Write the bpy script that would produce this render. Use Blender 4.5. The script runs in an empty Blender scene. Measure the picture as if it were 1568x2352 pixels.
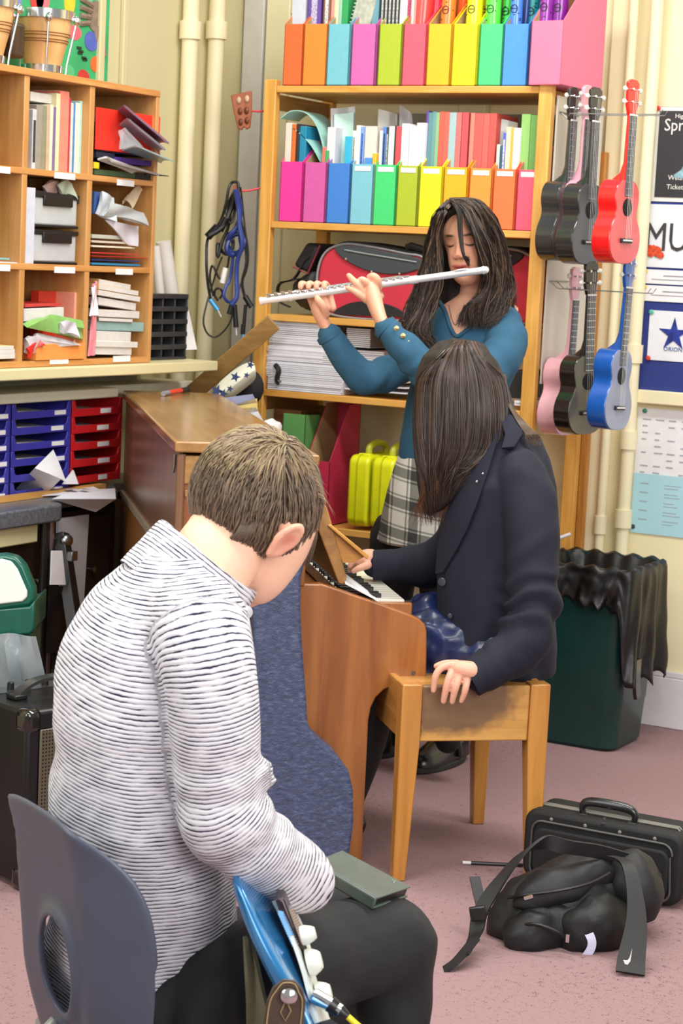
import bpy, math, random
import numpy as np
from mathutils import Matrix, Vector, noise

# ---------------------------------------------------------------- camera
FPX, PITCH, ROLL, YAW, CAMH = 4570., 0.12658, 0.0483, 0.49767, 1.5
_R = np.array([1, 0, 0.]); _F = np.array([0, math.cos(PITCH), -math.sin(PITCH)]); _U = np.array([0, math.sin(PITCH), math.cos(PITCH)])
_R2 = math.cos(ROLL)*_R + math.sin(ROLL)*_U
_U2 = -math.sin(ROLL)*_R + math.cos(ROLL)*_U
_c, _s = math.cos(YAW), math.sin(YAW)
CM = np.array([[_c, -_s, 0], [_s, _c, 0], [0, 0, 1]])
CAMO = np.array([0, 0, CAMH])
RR, FF, UU = CM@_R2, CM@_F, CM@_U2
scene = bpy.context.scene
cd = bpy.data.cameras.new('camera'); camera = bpy.data.objects.new('camera', cd)
scene.collection.objects.link(camera); scene.camera = camera
cd.sensor_fit = 'VERTICAL'; cd.sensor_height = 36.0; cd.sensor_width = 24.0; cd.lens = FPX*36.0/2352
camera.matrix_world = Matrix(((RR[0], UU[0], -FF[0], 0), (RR[1], UU[1], -FF[1], 0), (RR[2], UU[2], -FF[2], CAMH), (0, 0, 0, 1)))
cd.dof.use_dof = True; cd.dof.focus_distance = 3.75; cd.dof.aperture_fstop = 13.0
cd.clip_start = 0.05

def ray(px, py): return FF + (px-784)/FPX*RR - (py-1176)/FPX*UU
def PZ(px, py, z): v = ray(px, py); return CAMO + v*(z-CAMH)/v[2]
def PX(px, py, X): v = ray(px, py); return CAMO + v*X/v[0]
def PY(px, py, Y): v = ray(px, py); return CAMO + v*Y/v[1]
FW = np.array([-_s, _c, 0]); RT = np.array([_c, _s, 0])
def P(px, py, d): v = ray(px, py); return CAMO + v*d/(v@FW)
def PPL(px, py, o, n): v = ray(px, py); return CAMO + v*((np.asarray(o)-CAMO)@n)/(v@n)
def CW(x, d, z=0.): return RT*x + FW*d + np.array([0, 0, z])
def depth(p): return float((np.asarray(p)-CAMO)@FW)

# ---------------------------------------------------------------- light and exposure
scene.view_settings.view_transform = 'Standard'; scene.view_settings.look = 'None'
scene.view_settings.gamma = 1.0; scene.view_settings.exposure = -0.1
scene.view_settings.use_curve_mapping = False
world = bpy.data.worlds.new('world'); scene.world = world; world.use_nodes = True
world.node_tree.nodes['Background'].inputs[0].default_value = (1.0, 0.985, 0.96, 1)
world.node_tree.nodes['Background'].inputs[1].default_value = 0.42
def area(name, loc, target, sx, sy, power, col=(1, 1, 1)):
    l = bpy.data.lights.new(name, 'AREA'); l.shape = 'RECTANGLE'; l.size = sx; l.size_y = sy; l.energy = power; l.color = col
    o = bpy.data.objects.new(name, l); scene.collection.objects.link(o); o.location = loc
    o.rotation_euler = (Vector(target)-Vector(loc)).to_track_quat('-Z', 'Y').to_euler(); return o
# two rows of ceiling fluorescents and the tall windows behind / left of the photographer
area('ceiling_light', (-1.6, 2.2, 3.3), (-1.6, 2.2, 0), 3.0, 0.5, 92, (1, .97, .92))
area('ceiling_light', (-1.6, 4.6, 3.3), (-1.6, 4.6, 0), 3.0, 0.5, 105, (1, .97, .92))
area('window_light', (-3.6, 0.4, 2.3), (-1.6, 4.0, 0.9), 2.2, 1.8, 85, (.95, .98, 1))
area('window_light', (1.6, 0.8, 2.4), (-2.0, 5.5, 1.1), 2.6, 2.0, 150, (1, .985, .96))

# ---------------------------------------------------------------- materials
def lin(h):
    if isinstance(h, (tuple, list)): return tuple(h)
    h = h.lstrip('#'); v = [int(h[i:i+2], 16)/255 for i in (0, 2, 4)]
    return tuple(((x+.055)/1.055)**2.4 if x > .04045 else x/12.92 for x in v)
MATS = {}
def _new(name):
    m = bpy.data.materials.new(name); m.use_nodes = True; nt = m.node_tree
    b = nt.nodes['Principled BSDF']; return m, nt, b
def _tc(nt, scale=(1, 1, 1), kind='Object'):
    tc = nt.nodes.new('ShaderNodeTexCoord'); mp = nt.nodes.new('ShaderNodeMapping'); mp.inputs['Scale'].default_value = scale
    nt.links.new(tc.outputs[kind], mp.inputs[0]); return mp.outputs[0]
def _noise(nt, vec, scale, detail=3, rough=.5, dist=0):
    n = nt.nodes.new('ShaderNodeTexNoise'); n.inputs['Scale'].default_value = scale; n.inputs['Detail'].default_value = detail
    n.inputs['Roughness'].default_value = rough; n.inputs['Distortion'].default_value = dist
    nt.links.new(vec, n.inputs['Vector']); return n.outputs[0]
def _ramp(nt, fac, stops):
    r = nt.nodes.new('ShaderNodeValToRGB'); e = r.color_ramp.elements
    while len(e) < len(stops): e.new(0.5)
    for i, (p, c) in enumerate(stops): e[i].position = p; e[i].color = (*lin(c), 1)
    nt.links.new(fac, r.inputs[0]); return r.outputs[0]
def _bump(nt, b, h, strength=.2, dist=.002):
    n = nt.nodes.new('ShaderNodeBump'); n.inputs['Strength'].default_value = strength; n.inputs['Distance'].default_value = dist
    nt.links.new(h, n.inputs['Height']); nt.links.new(n.outputs[0], b.inputs['Normal'])
def mixc(h, k, t=(0, 0, 0)):
    a = lin(h); return tuple(a[i]*(1-k)+t[i]*k for i in range(3))
def mat(h, rough=.5, metal=0., var=.12, scale=30., bump=0., bscale=200., coat=0., key='', stretch=(1, 1, 1)):
    k = ('m', h, rough, metal, var, scale, bump, bscale, coat, key, stretch)
    if k in MATS: return MATS[k]
    m, nt, b = _new('surface'+key)
    v = _tc(nt, stretch)
    n = _noise(nt, v, scale)
    nt.links.new(_ramp(nt, n, [(.3, mixc(h, var)), (.7, tuple(min(1., q*(1+var*.6)) for q in lin(h)))]), b.inputs['Base Color'])
    b.inputs['Roughness'].default_value = rough; b.inputs['Metallic'].default_value = metal
    b.inputs['Coat Weight'].default_value = coat; b.inputs['Coat Roughness'].default_value = .12
    if bump: _bump(nt, b, _noise(nt, v, bscale, 4), bump)
    MATS[k] = m; return m
def wood(a, bcol, axis='z', rough=.45, scale=1., coat=.15, knots=0., wear=None):
    k = ('w', a, bcol, axis, rough, scale, coat, knots, wear)
    if k in MATS: return MATS[k]
    m, nt, b = _new('wood')
    st = {'x': (1.2, 14, 14), 'y': (14, 1.2, 14), 'z': (14, 14, 1.2)}[axis]
    v = _tc(nt, tuple(q*scale for q in st))
    n = _noise(nt, v, 3.0, 6, .6, .6)
    col = _ramp(nt, n, [(.28, bcol), (.5, mixc(a, .5, lin(bcol))), (.72, a)])
    if knots:
        v2 = _tc(nt, (1, 1, 1)); n2 = _noise(nt, v2, 5., 2, .5)
        f = _ramp(nt, n2, [(.62, (0, 0, 0)), (.75, (1, 1, 1))])
        mx = nt.nodes.new('ShaderNodeMix'); mx.data_type = 'RGBA'
        mu = nt.nodes.new('ShaderNodeMath'); mu.operation = 'MULTIPLY'; mu.inputs[1].default_value = knots
        nt.links.new(f, mu.inputs[0]); nt.links.new(mu.outputs[0], mx.inputs[0]); nt.links.new(col, mx.inputs[6]); mx.inputs[7].default_value = (*mixc(bcol, .45), 1)
        col = mx.outputs[2]
    nt.links.new(col, b.inputs['Base Color'])
    b.inputs['Roughness'].default_value = rough; b.inputs['Coat Weight'].default_value = coat; b.inputs['Coat Roughness'].default_value = .25
    _bump(nt, b, n, .12, .001)
    MATS[k] = m; return m
def clear(h, rough=.2, alpha=.5, key=''):
    k = ('c', h, rough, alpha)
    if k in MATS: return MATS[k]
    m, nt, b = _new('clear plastic'); b.inputs['Roughness'].default_value = rough; b.inputs['Alpha'].default_value = alpha
    nt.links.new(_ramp(nt, _noise(nt, _tc(nt), 14), [(.3, mixc(h, .15)), (.7, h)]), b.inputs['Base Color'])
    MATS[k] = m; return m
def attr_mat(rough=.6, bump=0., bscale=300., sss=0., spec=.3):
    k = ('attr', rough, bump, bscale, sss)
    if k in MATS: return MATS[k]
    m, nt, b = _new('tinted'); a = nt.nodes.new('ShaderNodeAttribute'); a.attribute_name = 'tint'
    nt.links.new(a.outputs['Color'], b.inputs['Base Color']); b.inputs['Roughness'].default_value = rough
    b.inputs['Specular IOR Level'].default_value = spec
    if sss:
        b.inputs['Subsurface Weight'].default_value = sss; b.inputs['Subsurface Radius'].default_value = (.9, .35, .2); b.inputs['Subsurface Scale'].default_value = .008
    if bump: _bump(nt, b, _noise(nt, _tc(nt), bscale, 3), bump)
    MATS[k] = m; return m

# ---------------------------------------------------------------- mesh builder
def npa(p): return np.array(p, float)
def rotz(a): c, s = math.cos(a), math.sin(a); return np.array([[c, -s, 0], [s, c, 0], [0, 0, 1]])
def unit(v): v = npa(v); return v/(np.linalg.norm(v)+1e-12)
class MB:
    def __init__(s): s.v = []; s.f = []; s.m = []; s.col = None
    def add(s, v, f, m=0):
        o = len(s.v); s.v += [tuple(map(float, p)) for p in v]; s.f += [tuple(i+o for i in q) for q in f]; s.m += [m]*len(f); return s
    def box(s, x0, x1, y0, y1, z0, z1, m=0):
        v = [(x, y, z) for x in (x0, x1) for y in (y0, y1) for z in (z0, z1)]
        return s.add(v, [(0, 1, 3, 2), (4, 6, 7, 5), (0, 4, 5, 1), (2, 3, 7, 6), (0, 2, 6, 4), (1, 5, 7, 3)], m)
    def obox(s, c, h, A=None, m=0):
        A = np.eye(3) if A is None else npa(A); c = npa(c)
        v = [c + A[0]*h[0]*a + A[1]*h[1]*b + A[2]*h[2]*d for a in (-1, 1) for b in (-1, 1) for d in (-1, 1)]
        return s.add(v, [(0, 1, 3, 2), (4, 6, 7, 5), (0, 4, 5, 1), (2, 3, 7, 6), (0, 2, 6, 4), (1, 5, 7, 3)], m)
    def hexa(s, b4, t4, m=0):
        return s.add(list(b4)+list(t4), [(3, 2, 1, 0), (4, 5, 6, 7), (0, 1, 5, 4), (1, 2, 6, 5), (2, 3, 7, 6), (3, 0, 4, 7)], m)
    def prism(s, pts, o, u, v, n, t0, t1, m=0):
        o, u, v, n = npa(o), npa(u), npa(v), npa(n); k = len(pts)
        a = [o+u*p[0]+v*p[1]+n*t0 for p in pts]; b = [o+u*p[0]+v*p[1]+n*t1 for p in pts]
        return s.add(a+b, [tuple(range(k))[::-1], tuple(range(k, 2*k))]+[(i, (i+1) % k, k+(i+1) % k, k+i) for i in range(k)], m)
    def loft(s, rings, m=0, caps=True, closed=True):
        n = len(rings[0]); V = [p for r in rings for p in r]; f = []
        for i in range(len(rings)-1):
            for j in range(n if closed else n-1):
                k = (j+1) % n; f.append((i*n+j, i*n+k, (i+1)*n+k, (i+1)*n+j))
        if caps and closed:
            f.append(tuple(range(n))[::-1]); q = (len(rings)-1)*n; f.append(tuple(range(q, q+n)))
        return s.add(V, f, m)
    def tube(s, pts, r, seg=10, m=0, up=None, flat=1., smooth=0, endround=False):
        pts = [npa(p) for p in pts]
        rs = list(r) if hasattr(r, '__len__') else [r]*len(pts)
        if smooth: pts, rs = crom(pts, rs, smooth)
        if endround:
            t0 = unit(pts[0]-pts[1]); t1 = unit(pts[-1]-pts[-2]); a, b = rs[0], rs[-1]
            pts = [pts[0]+t0*a*.92, pts[0]+t0*a*.6]+pts+[pts[-1]+t1*b*.6, pts[-1]+t1*b*.92]; rs = [a*.38, a*.8]+rs+[b*.8, b*.38]
        T = [unit(pts[min(i+1, len(pts)-1)]-pts[max(i-1, 0)]) for i in range(len(pts))]
        u = npa(up) if up is not None else (npa((0, 0, 1)) if abs(T[0][2]) < .9 else npa((1, 0, 0)))
        rings = []
        for p, t, q in zip(pts, T, rs):
            a = unit(np.cross(t, u)); b = np.cross(a, t)
            if up is None: u = b
            rings.append([p + a*math.cos(w)*q + b*math.sin(w)*q*flat for w in [2*math.pi*k/seg for k in range(seg)]])
        return s.loft(rings, m)
    def ribbon(s, pts, side, w, t=.003, m=0, smooth=0):
        pts = [npa(p) for p in pts]; ws = list(w) if hasattr(w, '__len__') else [w]*len(pts)
        if smooth: pts, ws = crom(pts, ws, smooth)
        rings = []
        for i, p in enumerate(pts):
            tt = unit(pts[min(i+1, len(pts)-1)]-pts[max(i-1, 0)]); sd = npa(side(p) if callable(side) else side); sd = unit(sd-tt*(sd@tt)); n = np.cross(tt, sd)
            rings.append([p+sd*ws[i]+n*t, p-sd*ws[i]+n*t, p-sd*ws[i]-n*t, p+sd*ws[i]-n*t])
        return s.loft(rings, m)
    def lathe(s, prof, o=(0, 0, 0), ax=(0, 0, 1), seg=24, m=0):
        ax = unit(ax); a = unit(np.cross(ax, (0, 1, 0) if abs(ax[1]) < .9 else (1, 0, 0))); b = np.cross(ax, a); o = npa(o)
        return s.loft([[o+ax*h+(a*math.cos(w)+b*math.sin(w))*r for w in [2*math.pi*k/seg for k in range(seg)]] for r, h in prof], m)
    def ell(s, c, r, A=None, nu=20, nv=12, m=0):
        A = np.eye(3) if A is None else npa(A); c = npa(c); rings = []
        for i in range(nv+1):
            ph = -math.pi/2+math.pi*(i*.98+.01*nv)/nv
            rings.append([c+A[0]*r[0]*math.cos(ph)*math.cos(w)+A[1]*r[1]*math.cos(ph)*math.sin(w)+A[2]*r[2]*math.sin(ph) for w in [2*math.pi*k/nu for k in range(nu)]])
        return s.loft(rings, m)
    def sheet(s, G, t=.0006, m=0):
        """grid of points (rows x cols) thickened along its normals"""
        G = npa(G); n0, n1 = G.shape[:2]
        du = np.gradient(G, axis=0); dv = np.gradient(G, axis=1); N = np.cross(du, dv); N /= (np.linalg.norm(N, axis=2, keepdims=True)+1e-12)
        A = (G+N*t).reshape(-1, 3); B = (G-N*t).reshape(-1, 3); q = n0*n1; f = []
        for i in range(n0-1):
            for j in range(n1-1):
                a, b, c, d = i*n1+j, i*n1+j+1, (i+1)*n1+j+1, (i+1)*n1+j
                f += [(a, b, c, d)[::-1], (a+q, b+q, c+q, d+q)]
        for i in range(n0-1):
            for j in (0, n1-1):
                a, b = i*n1+j, (i+1)*n1+j; f.append((a, b, b+q, a+q) if j else (b, a, a+q, b+q))
        for j in range(n1-1):
            for i in (0, n0-1):
                a, b = i*n1+j, i*n1+j+1; f.append((b, a, a+q, b+q) if i else (a, b, b+q, a+q))
        return s.add(list(A)+list(B), f, m)
def crom(pts, rs, n):
    P4 = [npa(p) for p in pts]; Q = []; S = []
    for i in range(len(P4)-1):
        p0, p1, p2, p3 = P4[max(i-1, 0)], P4[i], P4[i+1], P4[min(i+2, len(P4)-1)]
        r0, r1, r2, r3 = rs[max(i-1, 0)], rs[i], rs[i+1], rs[min(i+2, len(P4)-1)]
        for k in range(n):
            t = k/n; h = lambda a, b, c, d: .5*((2*b)+(-a+c)*t+(2*a-5*b+4*c-d)*t*t+(-a+3*b-3*c+d)*t**3)
            Q.append(h(p0, p1, p2, p3)); S.append(h(r0, r1, r2, r3))
    Q.append(P4[-1]); S.append(rs[-1]); return Q, S
def smoothpoly(pts, n=4):
    """closed 2D outline through the given points, Catmull-Rom"""
    k = len(pts); out = []
    for i in range(k):
        p0, p1, p2, p3 = [npa(pts[(i+j) % k]) for j in (-1, 0, 1, 2)]
        for q in range(n):
            t = q/n; out.append(tuple(.5*((2*p1)+(-p0+p2)*t+(2*p0-5*p1+4*p2-p3)*t*t+(-p0+3*p1-3*p2+p3)*t**3)))
    return out
def rrect(w, h, r, n=5):
    out = []
    for cx, cy, a0 in ((w-r, h-r, 0), (-w+r, h-r, 90), (-w+r, -h+r, 180), (w-r, -h+r, 270)):
        for i in range(n+1):
            a = math.radians(a0+90*i/n); out.append((cx+r*math.cos(a), cy+r*math.sin(a)))
    return out

# ---------------------------------------------------------------- things and parts
C = scene.collection
WM = {}
def thing(name, label, cat, loc=(0, 0, 0), rz=0., group=None, M=None):
    o = bpy.data.objects.new(name, None); C.objects.link(o)
    m = M if M is not None else Matrix.Translation(Vector(loc)) @ Matrix.Rotation(rz, 4, 'Z')
    o.matrix_world = m; WM[o.name] = m; tag(o, label, cat, group); o.empty_display_size = .05; return o
def tag(o, label=None, cat=None, group=None, kind=None):
    if label: o['label'] = label
    if cat: o['category'] = cat
    if group: o['group'] = group
    if kind: o['kind'] = kind
    return o
def obj(name, mb, mats, parent=None, world=False, smooth=True, bevel=0., seg=2, label=None, sub=0, angle=40, col=None):
    me = bpy.data.meshes.new(name)
    V = mb.v
    if parent is not None and world:
        inv = np.array(WM[parent.name].inverted()); A = npa(V); V = [tuple(p) for p in (A@inv[:3, :3].T+inv[:3, 3])]
    me.from_pydata(V, [], mb.f); me.validate()
    mats = mats if isinstance(mats, (list, tuple)) else [mats]
    for m in mats: me.materials.append(m)
    if len(mats) > 1 and len(me.polygons) == len(mb.m): me.polygons.foreach_set('material_index', mb.m)
    import bmesh
    b = bmesh.new(); b.from_mesh(me); bmesh.ops.recalc_face_normals(b, faces=b.faces); b.to_mesh(me); b.free()
    if smooth: me.polygons.foreach_set('use_smooth', [True]*len(me.polygons)); me.set_sharp_from_angle(angle=math.radians(angle))
    if col is not None:
        a = me.color_attributes.new('tint', 'FLOAT_COLOR', 'POINT'); a.data.foreach_set('color', np.concatenate([npa(col), np.ones((len(col), 1))], 1).ravel())
    o = bpy.data.objects.new(name, me); C.objects.link(o)
    if parent is not None: o.parent = parent; WM[o.name] = WM[parent.name].copy()
    else: WM[o.name] = Matrix.Identity(4)
    if bevel:
        md = o.modifiers.new('bevel', 'BEVEL'); md.width = bevel; md.segments = seg; md.limit_method = 'ANGLE'; md.angle_limit = math.radians(35)
    if sub:
        md = o.modifiers.new('sub', 'SUBSURF'); md.levels = sub; md.render_levels = sub
    if label: o['label'] = label
    return o
def single(name, mb, mats, label, cat, group=None, **k):
    """a thing that is one mesh, its origin moved to its own base"""
    A = npa(mb.v); o3 = npa([(A[:, 0].min()+A[:, 0].max())/2, (A[:, 1].min()+A[:, 1].max())/2, A[:, 2].min()])
    mb.v = [tuple(p-o3) for p in A]
    o = obj(name, mb, mats, **k); o.location = o3; WM[o.name] = Matrix.Translation(Vector(o3)); return tag(o, label, cat, group)
def struct(name, mb, mats, **k): return tag(obj(name, mb, mats, **k), kind='structure')
def copy_tree(o, parent=None, loc=None, rz=None, label=None, group=None, mats=None):
    c = o.copy(); C.objects.link(c)
    if parent is not None: c.parent = parent
    for ch in [q for q in bpy.data.objects if q.parent == o]: copy_tree(ch, c)
    if loc is not None: c.location = loc
    if rz is not None: c.rotation_euler[2] = rz
    if label: c['label'] = label
    if group: c['group'] = group
    return c
def text(name, s, size, mt, parent, loc, ax, ay, extrude=.0004, align='LEFT', squeeze=1.):
    """lettering as mesh, lying on the plane spanned by ax (reading direction) and ay (up); world coordinates"""
    cu = bpy.data.curves.new(name, 'FONT'); cu.body = s; cu.size = size; cu.extrude = extrude; cu.align_x = align; cu.resolution_u = 2
    to = bpy.data.objects.new(name, cu); C.objects.link(to)
    dg = bpy.context.evaluated_depsgraph_get(); me = bpy.data.meshes.new_from_object(to.evaluated_get(dg)); bpy.data.objects.remove(to)
    ax, ay = unit(ax)*squeeze, unit(ay); n = unit(np.cross(ax, ay)); V = [tuple(npa(loc)+ax*v.co.x+ay*v.co.y+n*v.co.z) for v in me.vertices]
    mb = MB(); mb.v = V; mb.f = [tuple(p.vertices) for p in me.polygons]; mb.m = [0]*len(mb.f)
    return obj(name, mb, mt, parent, world=True, smooth=False)
X3, Y3, Z3 = npa((1, 0, 0)), npa((0, 1, 0)), npa((0, 0, 1))
random.seed(7); RG = np.random.RandomState(5)

PINE = wood('#eab45c', '#c98a34', 'z', knots=.5)
PINEX = wood('#e9b45e', '#cb8c38', 'x', knots=.3)
CUBW = wood('#d79f5e', '#b87a3a', 'y')
CUBX = wood('#d3a064', '#bb8444', 'x')
PAPER = mat('#e9e8ea', .7, var=.04); PAPER2 = mat('#d9d6d2', .7, var=.08)
CHROME = mat('#d8dadc', .16, 1., var=.03)
STEEL = mat('#9a9da0', .3, 1., var=.1)
BLACKP = mat('#141516', .38, var=.2)
WHITEP = mat('#e4e2da', .5, var=.04)
CREAM = mat('#efe6c0', .5, var=.05, scale=3, bump=.05, bscale=30)
CREAMD = mat('#e0d6a6', .55, var=.06, scale=2)
# ================================================================ the room
XL, YB = -3.877, 6.259
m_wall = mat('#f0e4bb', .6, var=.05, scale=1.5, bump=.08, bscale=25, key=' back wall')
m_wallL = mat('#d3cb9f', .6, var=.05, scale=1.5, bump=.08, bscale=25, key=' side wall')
def carpet():
    m, nt, b = _new('carpet'); v = _tc(nt)
    n = _noise(nt, v, 300, 2, .6); n2 = _noise(nt, v, 60, 4, .7); n3 = _noise(nt, v, 1.2, 3)
    ad = nt.nodes.new('ShaderNodeMath'); ad.operation = 'ADD'; nt.links.new(n, ad.inputs[0]); nt.links.new(n2, ad.inputs[1])
    ad2 = nt.nodes.new('ShaderNodeMath'); ad2.operation = 'MULTIPLY_ADD'; ad2.inputs[1].default_value = .35; nt.links.new(n3, ad2.inputs[0]); nt.links.new(ad.outputs[0], ad2.inputs[2])
    nt.links.new(_ramp(nt, ad2.outputs[0], [(.8, '#513c43'), (1.15, '#71545a'), (1.5, '#967a7c')]), b.inputs['Base Color'])
    b.inputs['Roughness'].default_value = .95; b.inputs['Specular IOR Level'].default_value = .1
    _bump(nt, b, n, .2, .002); return m
mb = MB().box(-4.2, 3.0, -0.6, 6.6, -.05, 0); struct('floor', mb, carpet(), smooth=False)
mb = MB().box(-3.95, 3.0, YB, YB+.12, 0, 3.4); struct('wall_back', mb, m_wall, smooth=False)
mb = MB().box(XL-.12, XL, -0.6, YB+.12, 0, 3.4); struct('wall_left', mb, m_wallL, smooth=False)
mb = MB().box(-2.25, 3.0, YB-.022, YB, 0, .17).box(-2.25, 3.0, YB-.015, YB, .17, .19)
struct('baseboard_back', mb, mat('#dcd9dc', .45, var=.04), bevel=.004)
# panelled cupboard door left of the shelving
mb = MB(); x0, x1 = -3.78, -2.9
mb.box(x0, x1, YB-.03, YB, .05, 3.2)
for (a, b_, z0, z1) in ((x0, x0+.1, .05, 3.2), (x1-.1, x1, .05, 3.2)): mb.box(a, b_, YB-.045, YB-.03, z0, z1)
for z0, z1 in ((2.35, 2.45), (1.05, 1.2), (.05, .2)): mb.box(x0+.1, x1-.1, YB-.045, YB-.03, z0, z1)
struct('door_1', mb, mat('#e9e2ba', .45, var=.05, scale=2), bevel=.006)
mb = MB().box(x0-.09, x0-.005, YB-.05, YB, 0, 3.3); struct('trim_1', mb, mat('#cfcdc6', .5, var=.04), bevel=.004)
# left wall panel strips
mb = MB()
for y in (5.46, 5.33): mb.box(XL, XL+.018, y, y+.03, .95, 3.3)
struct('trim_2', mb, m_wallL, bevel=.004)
# pipes in the corner
def pipe(pts, r, label, m=CREAM, cl=()):
    t = thing('heating_pipe', label, 'pipe', tuple(pts[0]))
    obj('pipe', MB().tube(pts, r, 16), m, t, world=True)
    for z in cl:
        p = npa(pts[0]).copy(); p[2] = z; obj('joint', MB().lathe([(r*1.05, -.03), (r*1.35, -.03), (r*1.35, .03), (r*1.05, .03)], p, seg=16), m, t, world=True)
    return t
for q, lab in (((437, 70), 'left cream vertical pipe in the corner beside the panelled door'), ((497, 70), 'right cream vertical pipe in the corner beside the panelled door')):
    p = PX(q[0], q[1], XL+.045)
    pipe([(p[0], p[1], .3), (p[0], p[1], 3.3)], .028, lab, CREAM, (p[2]-.0, 1.0))
p = PY(1494, 240, YB-.05); pipe([(p[0], p[1], .19), (p[0], p[1], 3.3)], .021, 'thick cream vertical pipe between the ukuleles and the noticeboard', CREAM, (PY(1450, 812, YB-.05)[2], PY(1440, 1010, YB-.05)[2], PY(1424, 1190, YB-.05)[2]))
p = PY(1392, 1000, YB-.05); pipe([(p[0], p[1], .19), (p[0], p[1], 3.3)], .016, 'thin cream vertical pipe behind the blue ukulele', CREAM, (PY(1378, 1205, YB-.05)[2],))
p = PY(1425, 100, YB-.03)
struct('trim_3', MB().box(p[0]-.035, p[0]+.035, YB-.03, YB, .19, 3.3), m_wall, bevel=.004)
# ---- noticeboard, posters
navy = mat('#2b3a80', .85, var=.15, scale=200)
yb = YB-.02
a = PY(1490, 245, yb); b_ = PY(1456, 893, yb); XB0 = b_[0]; xr = XB0+.9
nb = thing('noticeboard', 'navy felt noticeboard with cream bottom rail on the back wall', 'noticeboard', (XB0+.4, YB, b_[2]))
obj('felt_panel', MB().box(XB0, xr, yb, YB, b_[2], a[2]), navy, nb, world=True, smooth=False)
obj('rail', MB().box(XB0-.005, xr, yb-.02, YB, b_[2]-.045, b_[2]), CREAM, nb, world=True, bevel=.004)
def poster(name, q0, q1, m, label, cat='poster', yy=yb-.002, xend=None):
    """flat sheet pinned to the wall: q0 = top left pixel, q1 = bottom pixel"""
    a, b = PY(*q0, yy), PY(*q1, yy); x1 = xend if xend else xr-.03
    t = thing(name, label, cat, ((a[0]+x1)/2, yy, b[2]))
    obj('sheet', MB().box(a[0], x1, yy-.002, yy, b[2], a[2]), m, t, world=True, smooth=False); return t, a[0], x1, b[2], a[2], yy-.003
def pin(t, x, z, y, h):
    obj('pin', MB().lathe([(.002, 0), (.008, .001), (.008, .004), (.004, .006)], (x, y, z), (0, -1, 0), 10), mat(h, .3, var=.02), t, world=True)
t, x0, x1, z0, z1, y = poster('concert_poster', (1509, 246), (1494, 462), WHITEP, 'black concert poster in a white frame reading Spring, pinned at the top of the noticeboard')
obj('print', MB().box(x0+.012, x1, y-.002, y, z0+.014, z1-.012), mat('#2c2a2e', .5, var=.1), t, world=True, smooth=False)
text('lettering', 'Spring C', .055, WHITEP, t, (x0+.03, y-.003, z1-.075), X3, Z3, squeeze=.9)
text('lettering', 'Highworth', .02, WHITEP, t, (x0+.065, y-.003, z1-.035), X3, Z3)
text('lettering', 'Wednesday', .022, WHITEP, t, (x0+.055, y-.003, z0+.07), X3, Z3)
text('lettering', 'Tickets', .022, WHITEP, t, (x0+.052, y-.003, z0+.04), X3, Z3)
pic = MB(); cxp = x0+.16; czp = (z0+z1)/2+.01
pic.prism(smoothpoly([(-.005, .09), (.03, .05), (.03, -.01), (.05, -.06), (.07, -.08), (-.04, -.085), (-.09, -.08), (-.06, -.055), (-.045, -.01), (-.03, .04), (-.04, .07)], 4), (cxp, y-.003, czp), X3, Z3, Y3, -.001, 0)
obj('figure', pic, mat('#8fb9c4', .5, var=.5, scale=60), t, world=True)
pin(t, x0+.006, z1-.004, y, '#d5302c')
t, x0, x1, z0, z1, y = poster('music_poster', (1482, 468), (1466, 612), mat('#dfe6ea', .5, var=.08, scale=8), 'pale poster with decorated letters MUSIC, under the concert poster')
text('lettering', 'MUSIC', .13, mat('#3b3a3c', .5, var=.3, scale=90), t, (x0+.006, y-.002, z0+.055), X3, Z3, squeeze=.78)
fl = MB()
for k in range(9): fl.lathe([(.0, 0), (.012, .0), (.012, .001), (.001, .002)], (x0+.03+.012*math.cos(k*2.1)+.004*k, y-.003, z0+.05+.011*math.sin(k*1.9)), (0, -1, 0), 7)
obj('flowers', fl, mat('#d8502c', .5, var=.5, scale=120), t, world=True)
for i, (q0, q1) in enumerate((((1478, 618), (1470, 650)), ((1476, 654), (1468, 690)))):
    t, x0, x1, z0, z1, y = poster('notice_sheet', q0, q1, PAPER, ['upper white notice strip under the music poster', 'lower white notice strip just above the navy felt'][i], 'notice', yy=yb-.002-.001*i)
    obj('print', MB().box(x0+.07, x1-.1, y-.0008, y, z1-.02, z1-.017).box(x0+.03, x1-.1, y-.0008, y, z1-.032, z1-.03), mat('#9a98a0', .6), t, world=True, smooth=False)
    pin(t, x0+.008, z1-.006, y, '#e0c838')
t, x0, x1, z0, z1, y = poster('star_poster', (1493, 712), (1487, 826), mat('#e6e9ee', .4, var=.03), 'white sheet with a blue star on the navy felt')
st = MB(); sp = [(math.sin(k*math.pi/5)*(.056 if k % 2 == 0 else .02), math.cos(k*math.pi/5)*(.056 if k % 2 == 0 else .02)) for k in range(10)]
st.prism(sp, (x0+.088, y-.001, z1-.075), X3, Z3, Y3, -.001, 0); obj('star', st, mat('#2a3a90', .4, var=.5, scale=40), t, world=True, smooth=False)
text('lettering', 'ORION', .02, mat('#5a6aa8', .5), t, (x0+.055, y-.001, z0+.033), X3, Z3)
st = MB().prism([(p[0]*.7, p[1]*.7) for p in sp], (x0+.17, y-.001, z1-.065), X3, Z3, Y3, -.001, 0); obj('small_star', st, mat('#e9b13a', .4, var=.1), t, world=True, smooth=False)
for i, (xx, zz, h) in enumerate(((x0+.006, z1-.006, '#59b7a0'), (x0+.006, z0+.006, '#d8412e'))): pin(t, xx, zz, y, h)
t, x0, x1, z0, z1, y = poster('timetable', (1466, 935), (1450, 1222), mat('#ececee', .6, var=.04), 'paper timetable with a pale blue lower half, below the noticeboard', 'timetable', yy=YB-.001)
zm = PY(1456, 1085, YB)[2]
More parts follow.
